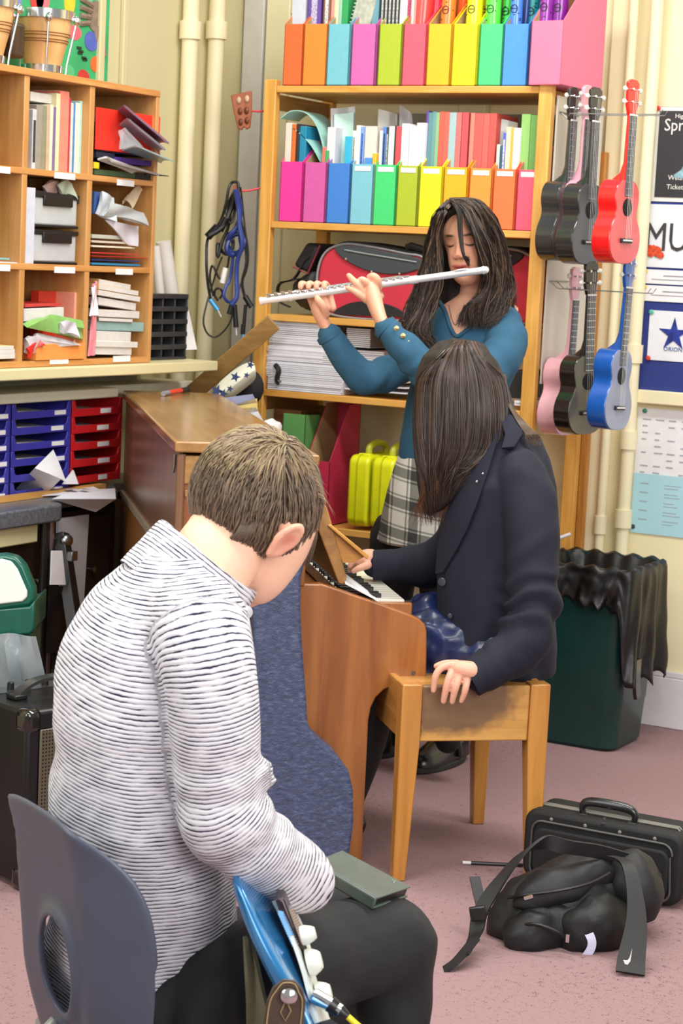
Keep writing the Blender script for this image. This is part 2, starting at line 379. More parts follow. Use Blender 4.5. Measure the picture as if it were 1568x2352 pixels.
obj('blue_panel', MB().box(x0-.0, x1, y-.0012, y, z0, zm), mat('#aedbe6', .6, var=.06, scale=6), t, world=True, smooth=False, label='pale blue lower half')
pr = MB()
for r in range(9):
    z = z1-.035-.022*r
    for c_ in range(6):
        if RG.rand() < .8: pr.box(x0+.02+c_*.045, x0+.02+c_*.045+.03*RG.uniform(.5, 1), y-.001, y, z-.0035, z)
for r in range(7):
    z = zm-.03-.03*r
    if z < z0+.03: break
    pr.box(x0+.025, x0+.055, y-.002, y, z-.004, z)
    for k in range(2): pr.box(x0+.11, x0+.11+.05*RG.uniform(.7, 1.2), y-.002, y, z-.004-.01*k, z-.0015-.01*k)
obj('print', pr, mat('#aab2bd', .6, var=.1), t, world=True, smooth=False)
pin(t, x0+.025, z1-.01, y, '#3a8a72'); pin(t, x0+.01, z0+.02, y, '#3a4a52')

# ---- painted paper mural on the left wall behind the bongos
q0, q1 = PX(246, 196, XL+.004), PX(-260, 0, XL+.004)
mu = thing('mural', 'green paper mural with coloured egg spots and handprints on the left wall', 'mural', (XL, q0[1]-.5, q0[2]))
obj('backing_paper', MB().box(XL, XL+.004, q0[1]-1.0, q0[1], 1.95, 2.75), mat('#3cae6e', .7, var=.2, scale=6), mu, world=True, smooth=False)
eggs = [((28, 3), '#8485c4', 17, 26), ((85, -5), '#c8403c', 13, 32), ((98, 0), '#e2727c', 13, 27), ((160, 3), '#d6cc34', 11, 34), ((211, 95), '#5667bd', 15, 22), ((221, 148), '#ee6a2b', 12, 18), ((192, 178), '#c43830', 12, 18), ((172, 75), '#e06a78', 13, 17), ((229, 196), '#8cb5b8', 12, 10), ((158, 165), '#57bd7e', 11, 16), ((197, -4), '#7fc492', 14, 12)]
for (q, h, a, b_) in eggs:
    p = PX(*q, XL+.005); s_ = 1/4570*6.3
    e = MB().prism([(math.cos(w)*a*s_*1.9, math.sin(w)*b_*s_*(1-.12*math.cos(w))) for w in [2*math.pi*k/18 for k in range(18)]], (XL+.004, p[1], p[2]), Y3, Z3, X3, 0, .002)
    obj('egg_spot', e, mat(h, .7, var=.15, scale=30), mu, world=True)
hp = MB(); p = PX(220, 38, XL+.006)
hp.prism([(math.cos(w)*.045, math.sin(w)*.05) for w in [2*math.pi*k/14 for k in range(14)]], p, Y3, Z3, X3, 0, .001)
for k in range(4): hp.tube([p+npa((0, -.02-.005*k, .03-.018*k)), p+npa((.001, -.085, .045-.026*k))], .009, 6)
hp.tube([p+npa((0, .01, -.03)), p+npa((0, .05, -.12))], .02, 6, flat=.3)
obj('handprint', hp, mat('#8d7a6a', .7, var=.3, scale=40), mu, world=True)
dk = MB()
for q in ((182, 110), (184, 122), (193, 133), (186, 118), (195, 137)):
    p = PX(*q, XL+.006); dk.obox(p, (.001, .012, .004), None)
obj('small_print', dk, mat('#1f3a28', .7), mu, world=True, smooth=False)
# ================================================================ pigeonhole unit on the left wall
CXF = -3.577
def cub(px, py, dx=0.): p = PX(px, py, CXF-dx); return p[1], p[2]
t = thing('pigeonhole_unit', 'wide open-fronted wooden pigeonhole unit with three rows of compartments on the left wall shelf', 'shelving', (XL+.15, 4.4, 1.154))
Yd = [5.245, 4.914, 4.60, 4.27, 3.94]
obj('top_board', MB().box(XL+.006, CXF+.004, 3.7, 5.262, 1.972, 1.992), CUBW, t, world=True, bevel=.002)
for z in (1.695, 1.424, 1.143): obj('shelf_board', MB().box(XL+.006, CXF, 3.7, 5.262, z, z+.018), CUBW, t, world=True, bevel=.002)
obj('end_panel', MB().box(XL+.006, CXF+.002, 5.245, 5.263, 1.143, 1.975), wood('#d3a064', '#bb8444', 'z'), t, world=True, bevel=.002)
for y in Yd[1:]: obj('divider', MB().box(XL+.006, CXF-.0015, y-.012, y+.012, 1.145, 1.973), wood('#d3a064', '#bb8444', 'z'), t, world=True, bevel=.002)
obj('back_board', MB().box(XL+.002, XL+.008, 3.7, 5.26, 1.145, 1.975), wood('#c79858', '#a8733a', 'z'), t, world=True)
for (q, w) in (((145, 404), .07), ((285, 420), .06), ((145, 620), .07), ((282, 624), .06), ((132, 829), .06), ((276, 824), .06), ((4, 390), .03), ((4, 615), .03)):
    y, z = cub(*q); obj('name_strip', MB().box(CXF+.001, CXF+.003, y-w/2-.01, y+w/2+.02, z-.009, z+.009), PAPER, t, world=True, smooth=False, label='white paper name strip')
ZR = [1.713, 1.442, 1.161]
def cbox(name, lab, cat, q0, q1, h, z0=None, dep=.2, inset=.02, group=None, tilt=0., rough=.6, bevel=.001, pages=None, rz=0.):
    """box in a pigeonhole; q0/q1 = pixel corners of its front"""
    (ya, za), (yb_, zb) = cub(*q0, inset), cub(*q1, inset); y0, y1 = min(ya, yb_), max(ya, yb_); z1, zz = max(za, zb), min(za, zb)
    if z0 is not None: zz = z0
    x1 = CXF-inset; c = npa(((x1-dep/2), (y0+y1)/2, zz)); tt = thing(name, lab, cat, tuple(c), 0, group)
    A = rotz(rz) @ npa([[1, 0, 0], [0, 1, 0], [0, 0, 1]]); M2 = rotz(0)
    if tilt: cc, ss = math.cos(tilt), math.sin(tilt); M2 = npa([[1, 0, 0], [0, cc, -ss], [0, ss, cc]])
    h2 = (z1-zz)/2; bx = MB().obox((0, 0, 0), (dep/2, (y1-y0)/2, h2)); bx.v = [tuple(M2@npa(v)+npa((0, 0, h2+abs(math.sin(tilt))*(y1-y0)/2))) for v in bx.v]
    obj('cover' if pages else 'body', bx, mat(h, rough, var=.1), tt, bevel=bevel)
    if pages:
        pb = MB().obox((0, 0, 0), (dep/2+.001, (y1-y0)/2*.97 if pages == 'v' else (y1-y0)/2-.002, h2-.002 if pages == 'h' else h2+.001))
        if pages == 'v': pb = MB().obox((0, 0, .001), (dep/2-.004, (y1-y0)/2-.0012, h2+.0005))
        else: pb = MB().obox((0, 0, 0), (dep/2+.0008, (y1-y0)/2-.003, max(h2-.0012, .0005)))
        pb.v = [tuple(M2@npa(v)+npa((0, 0, h2+abs(math.sin(tilt))*(y1-y0)/2))) for v in pb.v]
        obj('pages', pb, PAPER2, tt)
    return tt
# top row, middle compartment: upright books (pixel x range, top y, colour)
bk = [(70, 79, 250, '#c9cdd0', 'thin pale grey book with black spine print'), (79, 92, 240, '#9a9484', 'taupe-grey book at the left'), (92, 103, 242, '#8f8c72', 'grey-olive book'), (104, 112, 243, '#c2ab8d', 'tan book with red edge'), (112, 119, 240, '#e4dcc0', 'cream book'), (119, 126, 245, '#7c6a92', 'slim mauve book'), (126, 135, 214, '#e5ddae', 'tall pale yellow book'), (135, 156, 209, '#ef8a74', 'thick salmon-pink book, widest of the row'), (156, 161, 224, '#b9354d', 'slim crimson book'), (161, 167, 236, '#d9d5c4', 'slim off-white book'), (167, 172, 235, '#4a82c4', 'slim blue book'), (172, 183, 236, '#e9e1cf', 'ivory book'), (183, 189, 232, '#a8d3c4', 'slim mint book'), (189, 201, 230, '#26332c', 'black-green book with gold spine lettering'), (201, 207, 218, '#59544e', 'dark grey book with orange top tab')]
for a, b_, ty, h, lab in bk:
    yb0 = cub(72+(a-70)*.955, 400, .03)[0]; yb1 = cub(72+(b_-70)*.955, 400, .03)[0]; zt = cub((a+b_)/2, ty, .03)[1]
    w = (yb1-yb0); tt = thing('book', lab+' in the top middle pigeonhole', 'book', (CXF-.13, (yb0+yb1)/2, ZR[0]), 0, 'upright books in the pigeonhole')
    obj('cover', MB().box(-.1, .1, -w/2, w/2, 0, zt-ZR[0]), mat(h, .6, var=.12), tt, bevel=.0015)
    obj('pages', MB().box(-.098, .095, -w/2+.0012, w/2-.0012, .002, zt-ZR[0]+.0006), PAPER2, tt)
    if a == 189: obj('spine_lettering', MB().box(.1, .101, -w*.2, w*.2, .03, .17), mat('#b5ae86', .5, var=.5, scale=120), tt, smooth=False)
    if a == 201: obj('tab', MB().box(.1, .1015, -w/2, w/2, .17, .215), mat('#ee6a2c', .5), tt, smooth=False, label='orange tab')
    if a == 70: obj('spine_lettering', MB().box(.1, .101, -w*.3, w*.3, .02, .14), mat('#3a3a3c', .5, var=.6, scale=90), tt, smooth=False)
cbox('paper_stack', 'white paper laid across the tops of the upright books', 'paper', (70, 210), (128, 240), '#dedcd6', inset=.05, dep=.18)
# top row, left compartment: green books lying flat
for k in range(6):
    z0 = 1.713+.0215*k; y1 = 4.48-.004*(k % 3)
    tt = thing('book', ['lowest', 'second from bottom', 'third from bottom', 'fourth from bottom', 'fifth from bottom', 'topmost'][k]+' green book of the flat stack in the top left pigeonhole', 'book', (CXF-.14, y1-.1, z0), 0, 'stack of green books')
    obj('cover', MB().box(-.1, .12-.006*(k % 2), -.11, .09, 0, .019), mat('#1f7a45', .4, var=.15, coat=.3), tt, bevel=.003)
    obj('pages', MB().box(-.095, .1205-.006*(k % 2), -.105, .091, .004, .015), mat('#d6b25a', .6), tt)
# top row, right compartment
cbox('folder', 'bright red card folder standing at the back of the top right pigeonhole', 'folder', (222, 246), (366, 335), '#f0301e', z0=1.79, dep=.004, inset=.012)
cbox('box_file', 'dark slate box lying in the top right pigeonhole, grey lid', 'box', (222, 262), (268, 287), '#b5ada4', inset=.03)
cbox('box_file', 'black-purple box under the grey one in the top right pigeonhole', 'box', (222, 288), (270, 316), '#4a4150', inset=.03)
cbox('box_file', 'dark indigo box above the purple folder in the top right pigeonhole', 'box', (222, 318), (272, 346), '#363249', inset=.03)
cbox('folder', 'black plastic folder lying across the top right pigeonhole', 'folder', (222, 347), (352, 359), '#1e2336', inset=.02)
cbox('folder', 'vivid purple folder lying in the top right pigeonhole', 'folder', (264, 360), (360, 384), '#4b2f8e', inset=.01)
cbox('box_file', 'navy box beside the purple folder in the top right pigeonhole', 'box', (222, 348), (263, 366), '#1e2238', inset=.016)
cbox('folder', 'dull green folder at the bottom of the top right pigeonhole', 'folder', (218, 388), (310, 410), '#3f5a3c', inset=.01)
cbox('folder', 'black folder at the bottom right of the top right pigeonhole', 'folder', (311, 396), (357, 420), '#1a2620', inset=.01)
cbox('notebook', 'small yellow pad at the lower left of the top right pigeonhole', 'notebook', (217, 372), (228, 388), '#e8c820', inset=.005)
def csheet(name, lab, cat, quad, h, thick=.0015, sag=.01, dx=(0, .02), group=None, parent=None, m=None):
    """floppy sheet through four pixel corners (tl, tr, br, bl); left edge at dx[0] behind the front plane, right edge at dx[1]"""
    cs = []
    for k, q in enumerate(quad): d = dx[0] if k in (0, 3) else dx[1]; cs.append(PX(q[0], q[1], CXF-d))
    n = 9; G = np.zeros((n, n, 3))
    for i in range(n):
        for j in range(n):
            u, v = j/(n-1), i/(n-1)
            G[i, j] = (cs[0]*(1-u)+cs[1]*u)*(1-v)+(cs[3]*(1-u)+cs[2]*u)*v + npa((0, 0, sag*math.sin(math.pi*u)))+npa((.006*math.sin(5*u+3*v), 0, 0))
    mb = MB().sheet(G, thick); return single(name, mb, m or mat(h, .35, var=.12), lab, cat, group)
csheet('plastic_wallet', 'clear plastic wallet with magenta corner sliding out of the top right pigeonhole', 'wallet', [(266, 256), (296, 248), (384, 330), (362, 340)], '#9a7a92', .003, .012, (.03, -.09))
csheet('plastic_wallet', 'grey plastic wallet under the magenta one, drooping out', 'wallet', [(272, 288), (300, 275), (376, 345), (368, 356)], '#a59ca8', .003, .01, (.02, -.07))
csheet('loose_paper', 'white papers fanned out below the drooping wallets', 'paper', [(272, 300), (290, 296), (330, 345), (272, 342)], '#e3dfe2', .004, .004, (.015, -.02))
csheet('plastic_wallet', 'pale blue-green wallet whose tip sticks out furthest right', 'wallet', [(280, 345), (330, 340), (396, 372), (370, 374)], '#9db8bc', .002, .008, (.01, -.11))
csheet('plastic_wallet', 'thin grey-white wallet arched above the green folder', 'wallet', [(224, 366), (262, 372), (362, 402), (300, 398)], '#b5b4b4', .003, .01, (.005, -.03))
csheet('conducting_stick', 'thin black rod sticking out beside the green folder', 'stick', [(330, 398), (384, 403), (384, 405), (330, 401)], '#1c1c1e', .001, 0, (0, -.05))
# middle row, right compartment
cbox('box_file', 'blue-edged box file standing at the left of the middle right pigeonhole', 'box', (218, 440), (234, 492), '#3f5f9e', inset=.02)
csheet('folder', 'grey document wallet with blue spine, tilted on top in the middle right pigeonhole', 'folder', [(232, 440), (262, 455), (262, 510), (222, 492)], '#c2cbd2', .006, .0, (.006, -.0))
csheet('folder', 'pale grey folder sliding down to the right in the middle right pigeonhole', 'folder', [(250, 470), (330, 490), (334, 518), (232, 494)], '#a9aeae', .008, .006, (.004, -.03))
csheet('plastic_wallet', 'clear curled plastic sheet at the top of the middle right pigeonhole', 'wallet', [(300, 440), (330, 436), (300, 480), (280, 470)], '#c9b79a', .0015, .02, (.05, .02))
csheet('sheet_music', 'printed sheet leaning in the middle of the middle right pigeonhole', 'paper', [(240, 505), (320, 520), (312, 566), (288, 560)], '#cfcbd4', .003, .0, (.01, .0))
for k, (y0, y1, xr_, h, lab) in enumerate([(538, 552, 305, '#b9bcae', 'grey-green booklet'), (552, 562, 312, '#cfc3b4', 'buff booklet'), (563, 572, 310, '#ded6c0', 'cream booklet with yellow edge'), (573, 578, 322, '#8e4a6c', 'plum folder'), (579, 586, 318, '#d4393c', 'red folder'), (587, 594, 340, '#c8242c', 'crimson folder sticking out'), (595, 602, 320, '#2d3f82', 'royal blue folder'), (603, 612, 322, '#2f7fa8', 'teal-blue folder at the very bottom')]):
    cbox('folder' if k > 2 else 'booklet', lab+' in the flat pile of the middle right pigeonhole', 'folder' if k > 2 else 'booklet', (212, y0), (xr_, y1), h, inset=.012-.003*(k % 3), group=None)
# middle row, middle compartment: two clear drawers
cbox('box_file', 'white box file standing at the left of the middle pigeonhole', 'box', (62, 430), (77, 607), '#ccd0dc', z0=1.442, inset=.01)
for k, (y0, y1) in enumerate(((472, 536), (541, 606))):
    (ya, z1), (yb_, z0) = cub(80, y0, .02), cub(193, y1, .02)
    z0 = 1.442 + (0 if k else .107); z1 = z0+.1; ya, yb_ = 4.625, 4.885
    tt = thing('storage_box', ['upper clear storage box with black lid and latch in the middle pigeonhole', 'lower clear storage box with black lid and latch in the middle pigeonhole'][k], 'box', (CXF-.12, (ya+yb_)/2, z0), 0, 'clear storage boxes')
    w = (yb_-ya)/2
    obj('tub', MB().box(-.1, .1, -w+.004, w-.004, .004, .088), mat('#b9bec0', .3, var=.15, scale=12, coat=.4), tt, bevel=.008, label='translucent grey tub')
    obj('lid', MB().box(-.105, .105, -w, w, .086, .1), BLACKP, tt, bevel=.003)
    obj('latch', MB().box(.1, .108, -w*.35, w*.72, .062, .094), BLACKP, tt, bevel=.003)
    obj('base', MB().box(-.1, .104, -w+.002, w-.002, 0, .008), BLACKP, tt, bevel=.002)
cbox('tray', 'black tray sloping on top of the clear storage boxes', 'tray', (80, 446), (196, 470), '#26262a', inset=.03, dep=.18, tilt=-.05)
csheet('loose_paper', 'grey-pink paper bundle lying on the black tray', 'paper', [(96, 428), (140, 420), (176, 452), (104, 450)], '#c7a49c', .006, .012, (.05, .03))
csheet('plastic_wallet', 'crumpled clear bag with green print on the black tray', 'bag', [(130, 425), (166, 422), (174, 458), (140, 456)], '#a6b09a', .005, .015, (.03, .02))
# bottom row, right compartment
csheet('folder', 'pink folder curling at the left edge of the bottom right pigeonhole', 'folder', [(212, 652), (226, 645), (214, 816), (203, 818)], '#e58f98', .004, .0, (.01, .0))
csheet('envelope', 'white paper strip in front of the pink folder', 'envelope', [(210, 660), (222, 655), (222, 724), (206, 726)], '#e2dfe6', .003, .0, (.002, -.004))
for k, (y0, y1, xr_, h, lab) in enumerate([(652, 666, 300, '#c79a58', 'brown envelope slumping at the top'), (667, 680, 318, '#d9b77c', 'buff envelope with yellow edge'), (681, 694, 322, '#dccdb8', 'cream envelope'), (696, 714, 312, '#dbd5d6', 'thick white paper bundle'), (715, 732, 320, '#c2b49c', 'grey-buff booklet bundle'), (733, 741, 305, '#6c6350', 'dark olive folder'), (742, 762, 330, '#8fb0ae', 'pale teal folder'), (764, 786, 300, '#d0cbc8', 'grey-white paper block'), (788, 799, 316, '#dcdad2', 'off-white booklet'), (800, 816, 302, '#c9c5c2', 'grey booklet at the very bottom')]):
    cbox('folder' if 'folder' in lab else 'paper_stack', lab+' in the bottom right pigeonhole', 'folder' if 'folder' in lab else 'paper', (226-(k > 5)*8, y0), (xr_, y1), h, inset=.012-.003*(k % 3), tilt=(-.09 if k < 4 else -.03), pages='h' if k != 6 else None)
# bottom row, middle compartment
cbox('folder', 'scarlet folder standing at the back of the bottom middle pigeonhole', 'folder', (90, 668), (172, 800), '#d8402a', z0=1.161, inset=.1, dep=.03)
for k, (a, b_, h, lab) in enumerate([(172, 180, '#f0a48a', 'pale salmon folder'), (181, 190, '#f4b79c', 'pale peach folder'), (191, 199, '#f08a4a', 'orange folder')]):
    cbox('folder', lab+' upright at the right of the bottom middle pigeonhole', 'folder', (a, 672), (b_, 800), h, z0=1.161, inset=.03, dep=.16)
cbox('paper_stack', 'white paper stack with red top sheet in the bottom middle pigeonhole', 'paper', (56, 710), (146, 738), '#dfe2e6', inset=.02, tilt=.03, pages='h')
cbox('folder', 'thin red folder on the white paper stack', 'folder', (58, 699), (140, 706), '#c84038', inset=.03, tilt=.03)
csheet('folder', 'light green folder stuffed with papers in the bottom middle pigeonhole', 'folder', [(56, 748), (130, 733), (188, 745), (182, 780)], '#8cc06a', .012, .012, (.01, -.005))
csheet('loose_paper', 'white papers poking from the green folder', 'paper', [(136, 741), (172, 742), (176, 775), (140, 765)], '#d5d2de', .008, .006, (-.012, -.014))
csheet('folder', 'grey-white folder under the green one with a red edge', 'folder', [(56, 778), (90, 772), (178, 790), (60, 812)], '#cfc9cf', .01, .004, (.01, .0))
csheet('folder', 'red curved folder edge at the lower left of the bottom middle pigeonhole', 'folder', [(60, 800), (92, 782), (98, 792), (66, 822)], '#dc2c28', .006, .006, (.0, -.004))
cbox('box_file', 'orange box file lying at the front of the bottom middle pigeonhole', 'box', (84, 791), (194, 824), '#f79a4c', inset=-.004, dep=.2)
# left column small stacks
for k, (y0, y1, xr_, h, lab) in enumerate([(590, 597, 22, '#7fc4cc', 'thin turquoise folder'), (599, 606, 40, '#d8d4e0', 'thin lilac-white paper')]): cbox('folder', lab+' in the middle left pigeonhole', 'folder', (-60, y0), (xr_, y1), h, inset=.01)
for k, (y0, y1, xr_, h, lab) in enumerate([(796, 803, 32, '#dcd29a', 'pale yellow booklet'), (804, 813, 34, '#e4e0d8', 'white booklet'), (814, 824, 35, '#d6d2cc', 'grey-white booklet')]): cbox('booklet', lab+' in the bottom left pigeonhole', 'booklet', (-60, y0), (xr_, y1), h, inset=.01, pages='h')

# ================================================================ bongos on top
def bongo(px, lab):
    a = PX(px, 150, CXF-.12); z0 = 1.992; s = 1.0
    t = thing('bongo_drum', lab, 'drum', (CXF-.13, a[1], z0), 0, 'bongos on the pigeonhole unit')
    obj('shell', MB().lathe([(.052, .02), (.064, .07), (.078, .12), (.084, .16), (.085, .175)], seg=28), wood('#e3b77c', '#c08c4e', 'z', scale=.5, coat=.5), t)
    gr = MB()
    for z in (.098, .105, .116, .124): r = .052+(z-.02)*.3; gr.lathe([(.0735+(z-.098)*.25, z-.0012), (.0755+(z-.098)*.25, z), (.0735+(z-.098)*.25, z+.0012)], seg=28)
    obj('groove_rings', gr, mat('#8a5a28', .5), t)
    obj('skin', MB().lathe([(.0, .194), (.07, .194), (.083, .19), (.086, .18)], seg=28), mat('#e6dcc2', .5, var=.06), t)
    obj('rim', MB().lathe([(.087, .165), (.092, .165), (.093, .19), (.087, .192)], seg=28), CHROME, t)
    obj('lower_hoop', MB().lathe([(.052, .012), (.06, .012), (.062, .032), (.056, .034)], seg=28), CHROME, t)
    for k in range(5):
        w = 2*math.pi*k/5+.5; cs, sn = math.cos(w), math.sin(w)
        obj('tuning_rod', MB().tube([(.098*cs, .098*sn, .18), (.096*cs, .096*sn, .15), (.074*cs, .074*sn, .04), (.07*cs, .07*sn, .0)], .003, 8), CHROME, t)
        obj('lug', MB().ell((.1*cs, .1*sn, .165), (.011, .011, .014), nu=10, nv=8), CHROME, t)
    return t
bongo(103, 'larger wooden bongo drum with chrome hoops, in front of the green mural')
bongo(-32, 'wooden bongo drum cut off by the left edge of the photo')
mb = MB().box(CXF-.16, CXF-.1, 4.34, 4.52, 1.995, 2.07); p1 = PX(25, 120, CXF-.13)
single('bongo_bridge', MB().box(p1[0]-.03, p1[0]+.03, p1[1]-.035, p1[1]+.03, 2.03, 2.13), wood('#4a3524', '#2a1c12', 'z'), 'dark wooden bridge block joining the two bongos', 'drum part', bevel=.01)

# ================================================================ shelf under the unit, things on it
z = 1.143
sh = thing('wall_shelf', 'cream painted shelf board under the pigeonhole unit', 'shelf', (XL+.2, 5.2, z-.03))
obj('board', MB().box(XL, CXF+.03, 3.7, 5.62, z-.034, z-.001), CREAMD, sh, world=True, bevel=.004)
for y in (5.5, 5.38): obj('bracket_post', MB().box(XL+.19, XL+.24, y-.025, y+.025, 1.105, z-.034), CREAM, sh, world=True, bevel=.004)
a = PX(343, 680, CXF-.08); b_ = PX(426, 806, CXF-.08)
g = thing('egg_rack', 'black gridded plastic rack standing on edge beside the pigeonhole unit', 'rack', (CXF-.1, (a[1]+b_[1])/2, z))
y0, y1, z1 = a[1]+.012, b_[1], a[2]
obj('back', MB().box(CXF-.12, CXF-.115, y0, y1, z, z1), BLACKP, g, world=True)
gm = MB()
for k in range(4): yy = y0+(y1-y0)*k/3; gm.box(CXF-.12, CXF-.08, yy-.0035, yy+.0035, z, z1)
for k in range(6): zz = z+(z1-z)*k/5; gm.box(CXF-.12, CXF-.075, y0, y1, max(zz-.008, z), zz+.008)
obj('grid', gm, mat('#37383b', .4, var=.2), g, world=True, bevel=.002, label='dark grey plastic grid')
def leanroll(q0, q1, r, lab):
    p0, p1 = PX(q0[0], q0[1], CXF-.17), PX(q1[0], q1[1], CXF-.2); p0[2] = max(p0[2], z+.001)
    single('paper_roll', MB().tube([p0, p1], r, 14), mat('#ded9d2', .6, var=.08, scale=8), lab, 'paper roll')
leanroll((412, 800), (375, 555), .026, 'wide white paper roll leaning behind the black rack')
leanroll((380, 800), (356, 565), .016, 'narrower white paper roll between the unit and the wide roll')
G = [[PX(426, 700, CXF-.13), PX(432, 712, CXF-.13)], [PX(424, 804, CXF-.1), PX(452, 803, CXF-.08)]]
single('card_sheet', MB().sheet(G, .0015), mat('#e2dddc', .6, var=.03), 'white card triangle leaning right of the black rack', 'paper')

# ================================================================ trays, worktops
TX = -3.665
ct = thing('tray_cabinet_top', 'long white-edged counter top over the blue and red trays', 'counter', (TX-.2, 4.6, 1.03))
def trayz(py, px): return PX(px, py, TX)[2]
zt = PX(160, 918, TX)[2]
obj('board', MB().box(XL, TX+.015, 3.4, 5.2, zt, zt+.03).box(XL, -3.72, 5.2, 5.75, zt, zt+.03), mat('#dfdcc4', .5, var=.05), ct, world=True, bevel=.004)
obj('back_panel', MB().box(XL, XL+.02, 3.4, 5.6, zt+.03, 1.1), mat('#9b9883', .6, var=.1), ct, world=True)
WZ = .744
cols = [(-130, 22, '#3b3aa2', 'blue', 'left'), (27, 161, '#3b3aa2', 'blue', 'right'), (164, 279, '#c81f26', 'red', '')]
for ci, (xa, xb, h, cn, side) in enumerate(cols):
    ya, yb_ = PX(xa, 1000, TX)[1], PX(xb, 1000, TX)[1]; m = mat(h, .35, var=.1, coat=.2)
    n = 6 if ci < 2 else 5; ztop = zt-.002; pitch = (ztop-WZ-.001)/n if ci < 2 else (ztop-WZ-.02)/n
    for k in range(n):
        z0 = ztop-pitch*(k+1)
        lab = ['topmost', 'second from top', 'third from top', 'fourth from top', 'fifth from top', 'lowest'][k]+' tray of the '+(side+' ' if side else '')+cn+' tray column'
        t = thing('letter_tray', lab, 'tray', (TX-.10, (ya+yb_)/2, z0), 0, cn+' '+side+' letter trays'); w = (yb_-ya)/2
        mb = MB().box(-.1, .095, -w, w, 0, .004).box(-.1, .1, -w, -w+.008, 0, pitch-.001).box(-.1, .1, w-.008, w, 0, pitch-.001)
        obj('shell', mb, m, t, bevel=.001)
        pf = [(-w, 0), (w, 0), (w, pitch-.001), (w-.014, pitch-.001), (w-.02, pitch*.56), (w-.028, pitch*.46), (-w+.028, pitch*.46), (-w+.02, pitch*.56), (-w+.014, pitch-.001), (-w, pitch-.001)]
        obj('front_lip', MB().prism(pf, (0, 0, 0), Y3, Z3, X3, .095, .101), m, t, bevel=.0015)
        lw = .055; y_l = w*.42 if ci == 1 else (w*.1 if ci == 2 else w*.55)
        obj('label_card', MB().box(.101, .1025, y_l-.005*((k*3) % 4), y_l+lw-.005*((k*5) % 3), pitch*.12, pitch*.4), PAPER, t, smooth=False, label='white label card')
        if k in (0, 1, 2, 3): obj('papers', MB().sheet([[(-.09, -w+.02, .006), (-.09, w-.03, .012)], [(.09, -w+.02, .02), (.09, w*.4, .014)]], .003), mat('#b4b3b8', .6), t)
wt = mat('#60646c', .35, var=.35, scale=90, coat=.2, key=' worktop')
w1 = thing('worktop', 'mottled dark grey worktop along the left wall with a rounded corner, holding loose papers', 'worktop', (-3.7, 4.2, .70))
yc = PX(158, 1150, -3.5)[1]
pf = [(XL+.002, 3.4), (-3.5, 3.4), (-3.5, yc-.05)]+[(-3.55+.05*math.cos(a), yc-.05+.05*math.sin(a)) for a in (.3, .7, 1.1, 1.5)]+[(XL+.002, yc)]
obj('top', MB().prism(pf, (0, 0, WZ-.04), X3, Y3, Z3, -.012, .039), wt, w1, world=True, bevel=.006)
w2 = thing('worktop', 'narrower dark grey worktop further back, running behind the piano', 'worktop', (-3.7, 4.95, .70))
obj('top', MB().prism([(XL+.002, yc+.002), (-3.585, yc+.002), (-3.585, 5.12), (-3.70, 5.26), (-3.70, 5.6), (XL+.002, 5.6)], (0, 0, WZ-.032), X3, Y3, Z3, 0, .031), wt, w2, world=True, bevel=.004)
obj('wood_strip', MB().box(-3.655, -3.63, 4.55, 5.12, WZ, WZ+.016), wood('#dcab60', '#c08c44', 'y'), w2, world=True, label='thin pale wooden strip')
cb = thing('base_cabinet', 'dark brown cabinet under the worktops with small silver knobs', 'cabinet', (-3.7, 4.3, 0))
DKB = mat('#35281f', .5, var=.15, scale=8)
obj('carcass', MB().prism([(XL+.002, 3.4), (-3.62, 3.4), (-3.62, 5.16), (-3.70, 5.26), (-3.70, 5.6), (XL+.002, 5.6)], (0, 0, 0), X3, Y3, Z3, 0, WZ-.053), DKB, cb, world=True, smooth=False)
ka, kb = PX(80, 1332, -3.6), PX(203, 1306, -3.6)
for y0, y1, ky in ((3.4, 4.3, None), (4.32, ka[1]+.03, ka), (kb[1]-.03, 5.11, kb)):
    d = obj('door', MB().box(-3.62, -3.60, y0, y1, .06, WZ-.075), DKB, cb, world=True, bevel=.003)
    if ky is not None: obj('knob', MB().lathe([(.005, 0), (.005, .012), (.011, .016), (.009, .024)], (-3.60, ky[1], ky[2]), (1, 0, 0), 12), CHROME, d, world=True)
obj('top_rail', MB().box(-3.58, -3.53, 3.5, PX(88, 1200, -3.53)[1], WZ-.11, WZ-.055), CREAMD, cb, world=True, bevel=.004, label='cream rail')
ya_, yb2 = PX(132, 1300, -3.57)[1], PX(204, 1200, -3.57)[1]
single('white_board', MB().hexa([(-3.58, ya_, .01), (-3.57, ya_, .01), (-3.57, yb2-.03, .01), (-3.58, yb2-.03, .01)], [(-3.58, ya_, WZ-.06), (-3.57, ya_, WZ-.06), (-3.57, yb2, WZ-.06), (-3.58, yb2, WZ-.06)]), mat('#d5d6dc', .5, var=.04), 'white board standing under the worktop beside the dark cabinet door', 'board', smooth=False)
for q, r, h, lab in (((100, 1300), .014, '#4a4644', 'dark steel table leg, left one of the pair'), ((114, 1300), .011, '#a08a8c', 'pinkish steel table leg, right one of the pair')):
    p = PX(*q, -3.53); single('table_leg', MB().tube([(p[0], p[1], 0), (p[0], p[1], WZ-.053)], r, 12), mat(h, .25, .8, var=.1), lab, 'leg')
st = thing('folded_stand', 'black folded keyboard stand leaning under the worktop with a white card', 'stand', (-3.45, 4.6, 0))
pa, pb, pc, pd_ = PX(140, 1225, -3.52), PX(185, 1530, -3.36), PX(122, 1235, -3.53), PX(130, 1530, -3.49)
def down(p, q): t = (0.02-p[2])/(q[2]-p[2]); return p+(q-p)*t
obj('arm', MB().tube([pa, down(pa, pb)], .028, 4, flat=.7), mat('#1f1c19', .35, .3, var=.2), st, world=True, bevel=.003)
